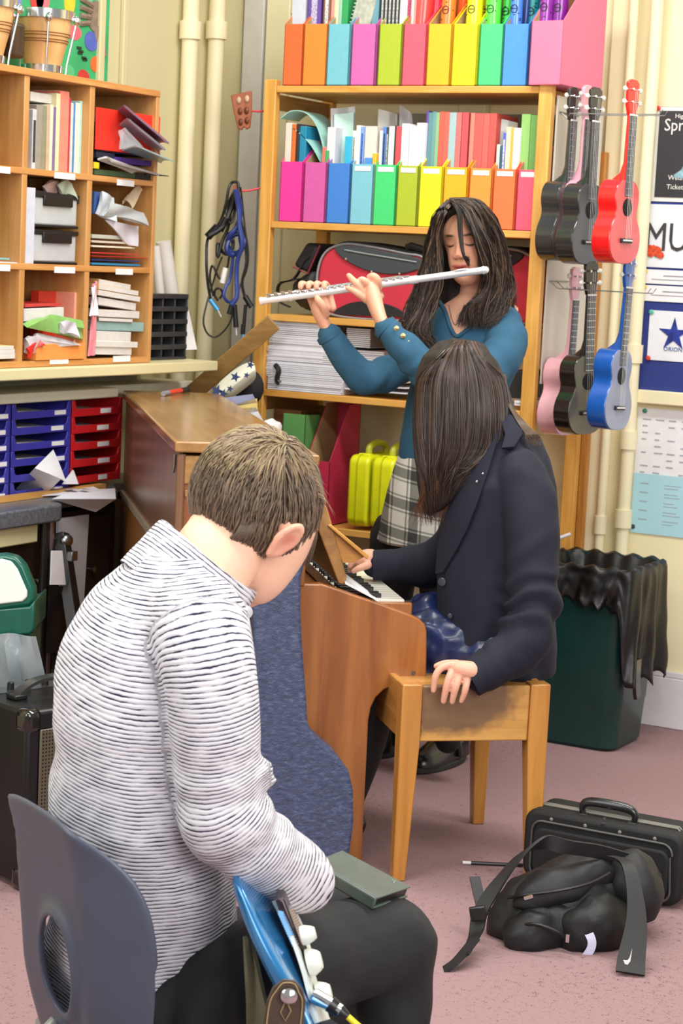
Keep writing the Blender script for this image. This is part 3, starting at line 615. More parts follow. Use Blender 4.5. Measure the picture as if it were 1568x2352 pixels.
obj('arm', MB().tube([pc, down(pc, pd_)], .024, 4, flat=.7), mat('#111114', .35, .3), st, world=True, bevel=.003)
obj('hinge', MB().ell(pa+npa((.02, 0, -.02)), (.018, .025, .02)), STEEL, st, world=True)
obj('clip', MB().obox(PX(166, 1277, -3.43), (.01, .014, .014)), STEEL, st, world=True, bevel=.002)
q = [PX(x, y, -3.45) for x, y in ((118, 1265), (142, 1265), (150, 1343), (115, 1343))]
obj('card', MB().sheet([[q[0], q[1]], [q[3], q[2]]], .002), PAPER, st, world=True, label='white card')
obj('panel', MB().hexa([PX(x, y, -3.46) for x, y in ((112, 1346), (150, 1346), (172, 1500), (104, 1500))], [PX(x, y, -3.49) for x, y in ((112, 1346), (150, 1346), (172, 1500), (104, 1500))]), BLACKP, st, world=True)
# loose papers on the worktop
def papers(name, lab, pts, h='#e8e8ec', cat='paper', t=.0008):
    G = npa(pts); return single(name, MB().sheet(G, t), mat(h, .6, var=.03), lab, cat)
def wp(px, py, z=WZ+.004): return PZ(px, py, z)
papers('folded_sheet', 'large white sheet folded up to a peak on the worktop', [[wp(35, 1124), wp(60, 1127), wp(110, 1130, WZ+.01)], [PX(80, 1075, -3.62), PX(105, 1085, -3.60), PX(140, 1100, -3.60)], [PX(122, 1033, -3.655), PX(134, 1060, -3.64), PX(152, 1108, -3.62)]])
papers('folded_sheet', 'smaller white sheet standing up right of the peaked sheet', [[PX(142, 1112, -3.63), PX(180, 1112, -3.63)], [PX(166, 1080, -3.655), PX(169, 1081, -3.655)]])
papers('sheet_music', 'open printed sheet lying flat on the worktop', [[wp(95, 1126, WZ+.012), wp(215, 1118, WZ+.012)], [wp(18, 1141, WZ+.006), wp(248, 1134, WZ+.004)]], '#dddce4')
papers('sheet_music', 'white sheet hanging over the worktop edge towards the piano', [[wp(165, 1128, WZ+.006), wp(264, 1122, WZ+.006)], [wp(120, 1146, WZ+.008), wp(266, 1146, WZ+.008)], [PX(220, 1176, -3.50), PX(240, 1160, -3.50)]], '#e9e9ee')
pr = MB()
for k in range(5): p = wp(158+k*7+(k > 2)*12, 1124-(k % 2), WZ+.016); pr.obox(p, (.008, .012, .0006))
single('printed_mark', pr, mat('#b9aeb0', .6), 'pale printed heading on the open sheet', 'print', smooth=False)
# ================================================================ pine shelving rack
SX0, SX1, SY0, SY1 = -3.487, -2.456, 5.742, 6.16
t = thing('shelving_rack', 'tall open pine shelving rack with five shelves against the back wall', 'shelving', ((SX0+SX1)/2, (SY0+SY1)/2, 0))
for (x, y) in ((SX0, SY0), (SX1-.045, SY0), (SX0, SY1-.03), (SX1-.045, SY1-.03)):
    obj('post', MB().box(x, x+.045, y, y+.03, 0, 2.075), PINE, t, world=True, bevel=.003)
ZS = [2.055, 1.612, 1.305, 1.052, .612]
for k, z in enumerate(ZS):
    obj('shelf', MB().box(SX0+.046, SX1-.046, SY0+.002, SY1-.002, z-.022, z), PINEX, t, world=True, bevel=.002)
for z in (2.03, 1.03, .58): obj('side_rail', MB().box(SX0+.012, SX0+.032, SY0+.03, SY1-.03, z-.05, z-.0), wood('#b98a48', '#8a5a28', 'y'), t, world=True, bevel=.002)
obj('back_board', MB().box(SX0+.25, SX1-.05, SY1-.03, SY1-.02, 1.64, 2.0), mat('#a39a86', .7, var=.05), t, world=True)
a = PX(1262, 205, SX1); obj('side_panel', MB().box(SX1+.001, SX1+.007, SY0+.035, SY1-.002, 1.14, 2.03), mat('#ddd8cc', .5, var=.05, scale=4), t, world=True, bevel=.001, label='pale painted side panel')
Yf = SY0+.012
def magfile(x0, x1, z0, zt, h, lab, card=True, M=None, group=None, dep=.24, back=.3, w=None):
    w = (x1-x0) if w is None else w
    t = thing('magazine_file', lab, 'magazine file', ((x0+x1)/2, Yf, z0), 0, group, M)
    m = mat(h, .55, var=.05, scale=60, bump=.04, bscale=500); mi = mat('#b59a68', .8, var=.1)
    hw = w/2; th = .0025; zl = zt-z0
    obj('front_panel', MB().box(-hw, hw, 0, th, 0, zl), m, t, smooth=False, bevel=.0006)
    prof = [(0, 0), (dep, 0), (dep, back), (dep*.6, back), (0, zl)]
    for s in (-1, 1): obj('side_panel', MB().prism(prof, (s*(hw-th/2), 0, 0), Y3, Z3, X3, -th/2, th/2), [m], t, smooth=False)
    obj('back_panel', MB().box(-hw, hw, dep-th, dep, 0, back), m, t, smooth=False)
    obj('bottom_panel', MB().box(-hw, hw, 0, dep, 0, th), m, t, smooth=False)
    obj('lining', MB().prism([(th, th), (dep-th, th), (dep-th, back-.002), (dep*.6, back-.002), (th, zl-.001)], (-(hw-th-.0005), 0, 0), Y3, Z3, X3, -.0003, .0004), mi, t, smooth=False, label='brown board lining')
    if card: obj('label_card', MB().box(-hw*.72, hw*.72, -.0015, 0, zl-.022, zl-.007), PAPER, t, smooth=False, label='white label card')
    return t
top = [(650, 694, '#fb6a35', 'red-orange'), (695, 749, '#f58a35', 'mid orange'), (750, 801, '#74bccb', 'sky blue'), (805, 861, '#cf66ab', 'orchid pink'), (867, 920, '#abbd30', 'olive green'), (923, 976, '#f45c70', 'coral pink'), (979, 1034, '#fbb829', 'amber'), (1037, 1094, '#f9ef22', 'bright yellow'), (1098, 1152, '#4bd07e', 'mint green'), (1153, 1211, '#4a90e0', 'cornflower blue')]
zt_ = ZS[0]+.002
def bx(px, py, Y=Yf): return PY(px, py, Y)
for a, b_, h, n in top:
    x0, x1 = bx(a, 150)[0], bx(b_, 150)[0]; magfile(x0+.001, x1-.001, zt_, bx((a+b_)/2, 58)[2]+.004, h, n+' magazine file on top of the pine rack', card=False, group='magazine files on top of the rack')
# large rotated pink file overhanging the right end
o = bx(1241, 190); zf = bx(1280, 50)[2]
magfile(0, 0, 0, zf-zt_+0, '#ee7797', 'big pink magazine file turned sideways on the top right corner of the rack', card=False, w=.108, dep=.29, back=.36,
        M=Matrix.Translation(Vector((PY(1250, 188, SY0-.02)[0], SY0-.02, zt_))) @ Matrix.Rotation(math.radians(-4), 4, 'Z')).location.z = zt_
row = [(640, 692, '#f2399a', 'hot pink'), (695, 746, '#cf5ba3', 'magenta'), (749, 801, '#3f7fd0', 'royal blue'), (803, 854, '#7cbfce', 'powder blue'), (856, 907, '#42cf74', 'emerald green'), (909, 957, '#a9ba2c', 'olive green'), (960, 1012, '#f8ef20', 'lemon yellow'), (1015, 1070, '#fbae22', 'amber'), (1074, 1126, '#fb953c', 'light orange'), (1129, 1181, '#fb7440', 'red-orange'), (1184, 1235, '#f4556e', 'raspberry pink')]
for k, (a, b_, h, n) in enumerate(row):
    x0, x1 = bx(a, 480)[0], bx(b_, 480)[0]; magfile(x0+.001, x1-.001, ZS[1]+.001, bx((a+b_)/2, 371+k*1.9)[2], h, n+' magazine file on the second shelf, '+('plain front' if k < 3 else 'white label'), card=k >= 3, group='magazine files on the second shelf')
# books standing in the files
def sbook(name, cat, lab, a, b_, ty, h, z0, yoff=.02, dep=.17, t=None, lean=0., group=None, pages=True, txt=None):
    q = 380 if z0 < 1.9 else 60
    x0, x1 = PY(a, q, Yf+yoff)[0], PY(b_, q, Yf+yoff)[0]; zt = PY((a+b_)/2, ty, Yf+yoff)[2]; w = (x1-x0)/2*.96; H = zt-z0
    tt = thing(name, lab, cat, ((x0+x1)/2, Yf+yoff+dep/2, z0), 0, group)
    def sl(mb): mb.v = [(v[0]+lean*v[2], v[1], v[2]) for v in mb.v]; return mb
    obj('cover', sl(MB().box(-w, w, -dep/2, dep/2, 0, H)), mat(h, .55, var=.08), tt, bevel=.0012)
    if pages and w > .004: obj('pages', sl(MB().box(-w+.0015, w-.0015, -dep/2+.003, dep/2-.002, .002, H+.0005)), PAPER2, tt)
    if txt: obj('spine_print', sl(MB().box(-w*.45, w*.45, -dep/2-.0008, -dep/2, H*.5, H*.93)), mat(txt, .5, var=.6, scale=150), tt, smooth=False)
    return tt
Z2 = ZS[1]+.004
items = [(652, 666, 282, '#dcd6c8', 'cream book at the far left'), (667, 676, 285, '#e0702c', 'orange-spined book'), (677, 684, 284, '#352c30', 'black book'), (685, 700, 290, '#1f86ac', 'petrol blue book'), (738, 745, 338, '#e07468', 'short salmon booklet'), (745, 751, 345, '#4aa55c', 'short green booklet'), (748, 767, 292, '#dedbe2', 'white booklet bundle'), (789, 805, 313, '#3ab5dc', 'cyan book'), (806, 814, 300, '#e6e8e4', 'white book with music notes on the spine'), (814, 824, 288, '#ecebe4', 'white book, plain spine'), (824, 833, 291, '#82a5e4', 'pale blue book'), (834, 862, 290, '#dcd6cc', 'thick grey-white booklet bundle'), (836, 853, 362, '#4f93dc', 'short blue book'), (854, 862, 352, '#eebb30', 'short yellow book'), (868, 875, 300, '#eeeee8', 'slim white book'), (875, 883, 291, '#5a87d6', 'blue book with dark title'), (883, 889, 292, '#3a4048', 'charcoal book'), (889, 902, 290, '#dfe6df', 'pale grey-green book'), (902, 907, 288, '#2e3430', 'slim black book'), (905, 917, 290, '#dc5058', 'red book'), (918, 935, 284, '#f0f0ee', 'white booklet bundle, left of two'), (936, 952, 290, '#ecebf2', 'bright white booklet bundle'), (952, 973, 282, '#e9e7ea', 'white booklet bundle beside the purple folder'), (973, 978, 254, '#68489c', 'slim purple folder'), (978, 987, 258, '#5d8e94', 'teal folder, left one'), (987, 995, 256, '#6b9d9c', 'teal folder, right one'), (995, 1003, 258, '#8cb98a', 'sage green folder'), (1003, 1014, 256, '#e0624c', 'brick red folder, first from the left'), (1014, 1026, 257, '#e8695a', 'brick red folder, second from the left'), (1026, 1042, 258, '#a3c0c4', 'pale blue-grey folder'), (1042, 1054, 258, '#e77572', 'brick red folder right of the blue-grey one'), (1055, 1070, 258, '#d4555a', 'dark red folder'), (1074, 1084, 259, '#d98578', 'dusty pink-red folder'), (1084, 1104, 260, '#dc5e58', 'wide red folder'), (1104, 1118, 260, '#e0655e', 'red folder, narrower'), (1118, 1134, 260, '#d55850', 'red folder left of the music books'), (1138, 1145, 332, '#e9e6d2', 'slim cream book'), (1146, 1151, 335, '#2f5a68', 'slim dark teal book'), (1151, 1158, 305, '#4c66c8', 'blue book with white title and olive top'), (1158, 1169, 292, '#e6dfae', 'pale yellow book'), (1169, 1175, 293, '#f0ad4e', 'orange-yellow book'), (1175, 1190, 294, '#ecf0ec', 'white book'), (1191, 1212, 262, '#8fc06c', 'light green folder, left one'), (1212, 1236, 264, '#6fa655', 'mid green folder, right end')]
for a, b_, ty, h, lab in items:
    sbook('folder' if 'folder' in lab else 'book', 'folder' if 'folder' in lab else 'book', lab+' in the second-shelf files', a, b_, ty, h, Z2, yoff=(.02 if ty > 270 else .035) if lab.find('short') < 0 else .008, pages='folder' not in lab, txt={806: '#8a9a90', 875: '#24405e', 883: '#b9bcc0', 824: '#3a66c0', 1151: '#dfe4f0'}.get(a))
def plastic(q, lab, h, al=.55, yo=.06, name='plastic_wallet', mm=None):
    cs = [PY(x, y, Yf+yo+.03*(i in (1, 2))) for i, (x, y) in enumerate(q)]; cs[2][2] = cs[3][2] = max(Z2+.05, 1.7)
    G = [[cs[0]*(1-u)+cs[1]*u+npa((0, .012*math.sin(3*u), 0)) for u in np.linspace(0, 1, 6)], [cs[3]*(1-u)+cs[2]*u for u in np.linspace(0, 1, 6)]]
    single(name, MB().sheet(G, .0008), mm or clear(h, .15, al), lab, 'wallet')
plastic([(759, 249), (815, 244), (815, 380), (765, 380)], 'tall clear wallet behind the pale mint folder', '#c8c9cc', .55)
plastic([(767, 262), (812, 258), (808, 380), (770, 380)], 'pale mint folder in a clear wallet', '#bfe2d6', yo=.05, mm=mat('#b9ddd0', .4, var=.1), name='folder')
plastic([(868, 250), (912, 262), (912, 380), (868, 380)], 'clear wallet left of the tallest one', '#b9b6ae', .5)
plastic([(917, 240), (945, 262), (975, 280), (920, 380)], 'tallest clear wallet on the second shelf', '#b7b6b8', .5)
plastic([(1138, 270), (1188, 282), (1188, 380), (1138, 380)], 'clear grey wallet behind the small music books', '#ccd0c8', .7)
# curled aqua card
def arc(pts, w, h, lab, yo=.03, dy=.0):
    cs = [PY(x, y, Yf+yo) for x, y in pts]
    mb = MB().ribbon(cs, (0, 1, 0), .06, .0012, smooth=5); mb.v = [(v[0], v[1]+.06, v[2]) for v in mb.v]
    single('curled_folder', mb, mat(h, .4, var=.05), lab, 'folder')
arc([(644, 272), (668, 255), (700, 258), (725, 285), (740, 330), (747, 372)], .06, '#aee3da', 'upper aqua folder flopped over in an arch at the left of the second shelf')
arc([(669, 292), (690, 308), (715, 335), (736, 372)], .05, '#a8ded8', 'lower aqua folder bent under the arched one', yo=.02)
# top row contents
T2 = zt_+.003
titems = [(668, 700, -30, '#cfd2e0', 'grey-white ring binder'), (705, 735, -30, '#6a4ba0', 'purple book with white title lettering'), (740, 757, -30, '#8a5a4a', 'brown picture book with a spiral'), (758, 766, -30, '#e59a90', 'slim salmon booklet'), (766, 775, -30, '#e4e2b4', 'slim pale yellow booklet'), (775, 783, -30, '#9fc6b2', 'slim sage booklet'), (783, 797, -30, '#33a35c', 'green booklet'), (852, 868, -20, '#6f9fae', 'steel blue folder')]
for a, b_, ty, h, lab in titems: sbook('book' if 'folder' not in lab else 'folder', 'book', lab+' in the files on top of the rack', a, b_, max(ty, -30), h, T2, yoff=.04, txt={705: '#c9bfe4', 740: '#e8e2e8'}.get(a))
for k in range(5):
    a = 872+k*8.6; sbook('book', 'book', ['first', 'second', 'third', 'fourth', 'fifth'][k]+' from the left of the black white-lettered books in the olive file', a, a+8.2, -30, '#2c2f30', T2, yoff=.03, txt='#c8c8c4', group='black lettered books')
sbook('book', 'book', 'white book beside the black lettered books', 916, 927, -30, '#eeeeea', T2, yoff=.03)
sbook('book', 'book', 'pale pink book with a red mark in the coral file', 928, 948, -30, '#f0d0c8', T2, yoff=.04, txt='#b4486a')
# spiral notebook leaning
cs = [PY(802, 58, Yf+.03), PY(826, -40, Yf+.03)]; nn = thing('spiral_notebook', 'grey spiral-bound notebook leaning in the sky blue file', 'notebook', tuple(cs[0]))
u = unit(cs[1]-cs[0]); v = unit(np.cross(u, (0, -1, 0)))
obj('cover', MB().obox(cs[0]+u*.09+v*.035+npa((0, .01, 0)), (.11, .004, .035), [u, (0, 1, 0), v]), mat('#b9bcae', .5, var=.25, scale=60), nn, world=True, bevel=.002)
sp = MB()
for k in range(16): sp.tube([cs[0]+u*(.012*k)+npa((.004*math.cos(w), .006*math.sin(w)+.006, 0)) for w in np.linspace(0, 5.5, 7)], .0012, 5)
obj('spiral', sp, PAPER, nn, world=True)
# coloured percussion tubes
def ptube(px, wpx, h, lab, mark=None, lean=0., yo=.07):
    a, b_ = PY(px-wpx/2, 60, Yf+yo), PY(px+wpx/2, 60, Yf+yo); r = (b_[0]-a[0])/2; x = (a[0]+b_[0])/2
    t = thing('percussion_tube', lab, 'percussion tube', (x, Yf+yo, T2), 0, 'coloured percussion tubes'); H = .46
    ph = [(r*.99, 0), (r, .004), (r, H), (r*.9, H), (r*.9, .01)]; mb = MB().lathe(ph, (0, 0, 0), (lean, 0, 1), 20)
    obj('tube', mb, mat(h, .25, var=.04, coat=.6), t)
    mk = MB()
    for k in range(12): w = -1.57+RG.uniform(-1.1, 1.1); z = .2+RG.uniform(0, .16); mk.obox((r*1.005*math.cos(w)+lean*z, r*1.005*math.sin(w), z), (.003, .0012, .0012), [rotz(w+1.57)[:, 0], rotz(w+1.57)[:, 1], (0, 0, 1)])
    mk.tube([(lean*.24+.011*math.cos(w), -r*1.01, .235+.012*math.sin(w)) for w in np.linspace(0, 6.28, 14)], .0016, 5)
    mk.box(-.007+lean*.24, .007+lean*.24, -r*1.02, -r*.9, .234, .237)
    if mark: obj('markings', mk, mat('#1e1e20', .5), t)
for px, wp_, h, lab, mk, ln, yo in [(965, 36, '#ff5049', 'wide red percussion tube, nearest the coral file', 0, .04, .08), (993, 28, '#f7405a', 'crimson percussion tube behind the amber file', 0, .05, .12), (1025, 30, '#ff8030', 'orange percussion tube, left one', 1, .02, .05), (1050, 22, '#ff6d26', 'orange percussion tube, right one leaning', 0, .06, .12), (1085, 34, '#f5ea20', 'yellow percussion tube, front one', 1, .02, .05), (1104, 16, '#eee41c', 'yellow percussion tube, narrow one behind', 1, .05, .12), (1131, 32, '#5cf04a', 'lime green percussion tube, left one', 1, .0, .05), (1160, 22, '#48d858', 'lime green percussion tube, right one', 1, .02, .1), (1184, 26, '#4f86ea', 'cornflower blue percussion tube behind the blue file', 1, .0, .05), (1203, 14, '#3a4f9c', 'dark blue percussion tube', 0, .02, .1), (1222, 26, '#1f9a9a', 'teal percussion tube beside the violet ones', 1, .0, .12), (1249, 30, '#8a2a9c', 'violet percussion tube, left one', 1, .02, .03), (1284, 34, '#7a1f8c', 'violet percussion tube, right one', 1, .0, .05)]: ptube(px, wp_, h, lab, mk, ln, yo)

# ---- hooks, castanet block, cables on the left side
RED = mat('#c8262c', .4, var=.05)
def hook(q0, q1, lab):
    p0 = PX(q0[0], q0[1], SX0-.0); p1 = P(q1[0], q1[1], depth(p0)-.02)
    single('wire_hook', MB().tube([p0, p0+(p1-p0)*.5+npa((0, 0, -.003)), p1, p1+npa((-.004, 0, .02))], .0035, 8), RED, lab, 'hook')
    return p1
pk = hook((618, 254), (568, 254), 'red wire hook holding the brown wooden block'); hook((604, 431), (540, 440), 'red wire hook carrying the tangled cables')
single('wire_hook', MB().tube([P(655, 515, 6.75), P(662, 525, 6.75), P(720, 518, 6.75)], .003, 8), mat('#9c4028', .5), 'rusty wire handle under the second shelf', 'hook')
o = P(556, 252, depth(pk)); w = thing('wooden_block', 'brown carved wooden percussion block hanging from the red hook', 'instrument', tuple(o))
s_ = depth(pk)/4570
pl = [(-27, 30), (20, 43), (22, -5), (20, -38), (12, -44), (6, -38), (0, -46), (-8, -42), (-12, -30), (-20, 0)]
obj('body', MB().prism(pl, o, RT*s_, Z3*s_, FW, -.012, .012), wood('#a5582a', '#7a3a18', 'z'), w, world=True, bevel=.003)
for x, y in ((-8, 20), (10, 24), (-4, -4), (10, -2), (-2, -28), (12, -24)): obj('knob', MB().ell(o+RT*s_*x+Z3*s_*y-FW*.014, (.009, .006, .012), nu=10, nv=6), mat('#caa98a' if y > 15 else '#6a3418', .4, var=.2), w, world=True)
# cables
DC = depth(pk)-.02
def cable(pts, r, h, lab, ends=(), d=0.):
    c = [P(x, y, DC+d+.012*math.sin(i*1.7)) for i, (x, y) in enumerate(pts)]
    t = thing('audio_cable', lab, 'cable', tuple(c[-1]), 0, 'cables hanging on the red hook')
    obj('lead', MB().tube(c, r, 8, smooth=6), mat(h, .4, var=.1), t, world=True)
    for (q0, q1, hh, rr) in ends: obj('plug', MB().tube([P(*q0, DC+d), P(*q1, DC+d)], rr, 10), mat(hh, .3, .3 if hh != '#e4e2da' else 0), t, world=True)
    return t
cable([(538, 440), (525, 465), (520, 490), (532, 510), (548, 430), (536, 418), (526, 430), (518, 470), (505, 510), (478, 545), (474, 600), (477, 650), (484, 690)], .005, '#17181a', 'black cable looping out to the left with a blue tipped plug', [((482, 688), (500, 712), '#4a9cd8', .008), ((500, 712), (508, 728), '#c8cacc', .003)])
cable([(544, 440), (552, 480), (545, 520), (528, 540), (522, 560), (532, 580), (550, 578), (560, 555), (548, 538), (530, 545), (520, 570), (530, 585), (554, 575), (552, 545)], .0085, '#1d3070', 'thick blue cable coiled in the middle of the bundle', d=-.03)
cable([(540, 435), (548, 480), (550, 520), (556, 560), (545, 600), (543, 640), (544, 680), (532, 700)], .008, '#22397f', 'blue cable hanging straight down', [((532, 700), (526, 722), '#1c1c20', .009)], d=-.045)
cable([(552, 430), (556, 460), (562, 520), (570, 580), (566, 620), (552, 655), (540, 690), (528, 740), (500, 772), (478, 768), (467, 740), (474, 700), (486, 660), (498, 620), (510, 590)], .0032, '#2a2a26', 'thin dark cable making the big low loop')
cable([(545, 440), (552, 500), (560, 540), (566, 600), (556, 650), (565, 690), (574, 705)], .005, '#1e2022', 'black cable with a forked end at the right', [((562, 680), (578, 706), '#1c1e20', .010), ((564, 700), (560, 745), '#191b1e', .006), ((560, 768), (558, 780), '#6aa6d0', .008), ((559, 745), (557, 768), '#1c1e20', .008)])
cable([(540, 445), (530, 480), (512, 520), (480, 542)], .009, '#141416', 'bunch of black plugs tied at the left', [((500, 520), (476, 545), '#141416', .014), ((520, 500), (505, 530), '#1a1a1c', .012)], d=-.02)
cable([(530, 470), (524, 520), (510, 555), (500, 590), (500, 560), (512, 580), (525, 582), (535, 560), (525, 535)], .006, '#19191b', 'black cable coiled around the blue coil', d=.01)
cable([(526, 590), (520, 620), (505, 640), (488, 610), (482, 640), (490, 680)], .004, '#242424', 'thin black cable crossing at the lower left', [((518, 615), (510, 650), '#e4e2da', .010)])
cable([(535, 590), (528, 640), (518, 660), (514, 680), (525, 694), (540, 690)], .0055, '#25418f', 'short blue cable loop low in the bundle', [((538, 700), (542, 752), '#202226', .009), ((542, 752), (543, 770), '#c8cacc', .003)], d=-.02)
cable([(500, 690), (492, 676), (496, 664), (506, 664), (511, 675), (504, 686)], .004, '#1f2022', 'small black cable ring near the bottom', d=-.01)

# ---- third shelf: instrument cases
CR = mat('#c82f42', .75, var=.12, scale=300, bump=.1); CB = mat('#3b4245', .7, var=.12, scale=300, bump=.1); CBK = mat('#1b1a1c', .6, var=.15)
zc = ZS[2]
def violincase(y0, px, lab, mir=1, top='#3b4245'):
    f = lambda q: PY(q[0], q[1], y0)
    out = [(729, 640), (733, 600), (745, 572), (765, 556), (800, 548), (860, 556), (930, 570), (975, 582), (985, 640), (985, 700), (940, 722), (860, 722), (770, 712), (738, 690)]
    o = f((850, 640)); zl = zc+.002
    pts = [(mir*(f(q)[0]-o[0]), f(q)[2]-o[2]) for q in out]; zmn = min(p[1] for p in pts); o = npa((o[0]+px, y0, zl-zmn))
    t = thing('violin_case', lab, 'instrument case', tuple(o))
    P2 = lambda L: [(mir*(f(q)[0]-f((850, 640))[0]), f(q)[2]-f((850, 640))[2]) for q in L]
    obj('shell', MB().prism(smoothpoly(pts, 4), (0, 0, 0), X3, Z3, Y3, 0, .17), CR, t, bevel=.012, seg=3)
    obj('piping', MB().tube([(p[0], -.002, p[1]) for p in smoothpoly(pts, 4)]+[(pts[0][0], -.002, pts[0][1])], .004, 6), mat('#8a8a8c', .5), t)
    ap = smoothpoly(P2([(771, 558), (790, 582), (830, 604), (870, 615), (910, 618), (950, 611), (985, 595), (960, 580), (900, 568), (840, 556), (800, 552)]), 4)
    obj('pocket', MB().prism(ap, (0, 0, 0), X3, Z3, Y3, -.008, .004), mat(top, .7, var=.12, scale=300), t, bevel=.003, label='charcoal fabric pocket')
    obj('zip', MB().tube([(p[0], -.01, p[1]) for p in P2([(795, 562), (850, 572), (900, 580), (960, 590)])], .0025, 6), mat('#a8b0b4', .4, .5), t)
    obj('pocket', MB().prism(smoothpoly(P2([(770, 708), (790, 690), (820, 681), (860, 681), (900, 690), (930, 706), (930, 716), (850, 714)]), 4), (0, 0, 0), X3, Z3, Y3, -.006, .004), CBK, t, bevel=.003, label='black lower pocket')
    obj('lid', MB().prism(smoothpoly(P2([(742, 574), (765, 551), (800, 541), (870, 550), (985, 574), (985, 590), (900, 572), (800, 558), (765, 568)]), 3), (0, 0, 0), X3, Z3, Y3, .01, .17), CBK, t, bevel=.006, label='black padded lid')
    obj('handle', MB().tube([(p[0], .03, p[1]) for p in P2([(925, 556), (935, 552), (960, 560), (985, 568)])], .012, 8), CBK, t)
    for q in ((797, 583), (856, 612), (920, 617)): p = P2([q])[0]; obj('rivet', MB().ell((p[0], -.008, p[1]), (.004, .003, .004), nu=8, nv=6), mat('#c0a890', .3, .5), t)
    return t
violincase(Yf+.03, 0, 'red and charcoal violin case lying on the third shelf behind the flute')
t = violincase(Yf+.21, .42, 'second red violin case at the right end of the third shelf, behind the flautist', -1, '#1c1a1c')
t = thing('instrument_case', 'small black case with red piping at the left end of the third shelf', 'instrument case', (PY(700, 590, Yf+.1)[0], Yf+.1, zc))
f = lambda x, y, Y=Yf+.06: PY(x, y, Y)
fr = [f(702, 555), f(735, 565), f(705, 628), f(670, 610)]
obj('body', MB().hexa(fr, [p+npa((.03, .14, .0)) for p in fr]), CBK, t, world=True, bevel=.014, seg=3)
obj('piping', MB().tube([f(735, 563, Yf+.055), f(706, 629, Yf+.055), f(672, 612, Yf+.055)], .003, 6), mat('#8a2a3c', .5), t, world=True)
t = thing('music_bag', 'crumpled black nylon bag with straps at the left end of the third shelf', 'bag', (f(690, 690)[0], Yf+.1, zc))
bg = MB().ell(f(705, 668)+npa((.0, .05, 0)), (.075, .07, .065), nu=20, nv=14); bg.v = [tuple(npa(v)+.014*npa(noise.noise_vector(Vector(v)*22))) for v in bg.v]; bg.v = [(v[0], v[1], max(v[2], zc+.001)) for v in bg.v]
obj('body', bg, mat('#18191b', .45, var=.2), t, world=True)
obj('strap', MB().ribbon([f(665, 705), f(640, 690), f(640, 655), f(665, 645), f(690, 640)], (0, 1, 0), .008, .002, smooth=5), CBK, t, world=True)
obj('strap', MB().ribbon([f(645, 648), f(675, 640), f(700, 600), f(712, 590)], (0, 1, 0), .008, .002, smooth=5), CBK, t, world=True)
# ---- fourth shelf: papers and binders
zd = ZS[3]
def flat(name, cat, lab, q0, q1, h, yo=.0, dep=.25, tilt=0., z0=None, pages=True):
    a, b_ = PY(*q0, Yf+yo), PY(*q1, Yf+yo); zz = b_[2] if z0 is None else z0; w = (b_[0]-a[0])/2; H = max(a[2]-zz, .004)
    t = thing(name, lab, cat, ((a[0]+b_[0])/2, Yf+yo+dep/2, zz))
    sh_ = lambda mb: (setattr(mb, 'v', [(v[0], v[1], v[2]-tilt*v[0]+abs(tilt)*w) for v in mb.v]), mb)[1]
    obj('cover', sh_(MB().box(-w, w, -dep/2, dep/2, 0, H)), mat(h, .6, var=.1), t, bevel=.002)
    if pages:
        mb = MB(); n = max(2, int(H/.006))
        for k in range(n): mb.box(-w+.004+.004*RG.rand(), w-.003*RG.rand(), -dep/2-.002-.005*RG.rand(), dep/2-.01, H*(k+.15)/n, H*(k+.8)/n)
        obj('pages', sh_(mb), mat('#e0dfe4', .6, var=.06), t, smooth=False)
    return t
stack = [((614, 862), (786, 889), '#c4c4ce', 'thick white binder, lowest of the stack', True), ((620, 831), (786, 861), '#cfd0dc', 'white paper block above the lowest binder', True), ((612, 793), (770, 829), '#9aa0a4', 'grey lever arch file in the middle of the stack', True), ((625, 767), (760, 792), '#d5d5dc', 'white folder with a teal band above the grey file', True), ((618, 753), (746, 765), '#c9c69c', 'olive-edged booklet near the top of the stack', True), ((622, 728), (740, 752), '#dcdade', 'top white paper pile of the stack', True)]
zz = zd+.001
for (q0, q1, h, lab, pg) in stack:
    a, b_ = PY(*q0, Yf), PY(*q1, Yf); H = a[2]-b_[2]-.0005
    flat('box_file' if 'binder' in lab or 'file' in lab else 'paper_stack', 'binder' if 'binder' in lab or 'file' in lab else 'paper', lab+' on the fourth shelf', q0, q1, h, z0=zz, tilt=0, yo=.0 if 'binder' in lab else .006); 
    zz += max(H, .012)+.0008
p = PY(640, 845, Yf-.006); r_ = thing('file_ring', 'black lever mechanism showing at the left end of the lowest binder', 'binder part', tuple(p))
obj('lever', MB().tube([PY(632, 838, Yf-.006), PY(640, 850, Yf-.008), PY(636, 872, Yf-.008), PY(642, 880, Yf-.006)], .009, 8, smooth=4), BLACKP, r_, world=True)
for (q0, q1, h, lab) in [((790, 895), (936, 906), '#d9d3dc', 'thin white folder lying under the flautist\'s elbow'), ((800, 882), (936, 894), '#e0dde2', 'white booklet on the thin folder'), ((795, 868), (932, 881), '#c9bda6', 'buff booklet with black edge'), ((795, 752), (850, 800), '#77706a', 'dark grey file behind the flautist\'s arm'), ((795, 802), (880, 866), '#b9a6a2', 'pinkish grey file behind the flautist\'s elbow')]:
    flat('folder', 'folder', lab+' on the fourth shelf', q0, q1, h, yo=.05 if 'behind' in lab else .01)
flat('folder', 'folder', 'white booklet at the right end of the fourth shelf', (1180, 920), (1210, 934), '#d9dce2', yo=.01)
q = flat('storage_tin', 'box', 'black box at the right end of the fourth shelf', (1170, 850), (1206, 917), '#1b1b1c', yo=.03, dep=.2, pages=False)
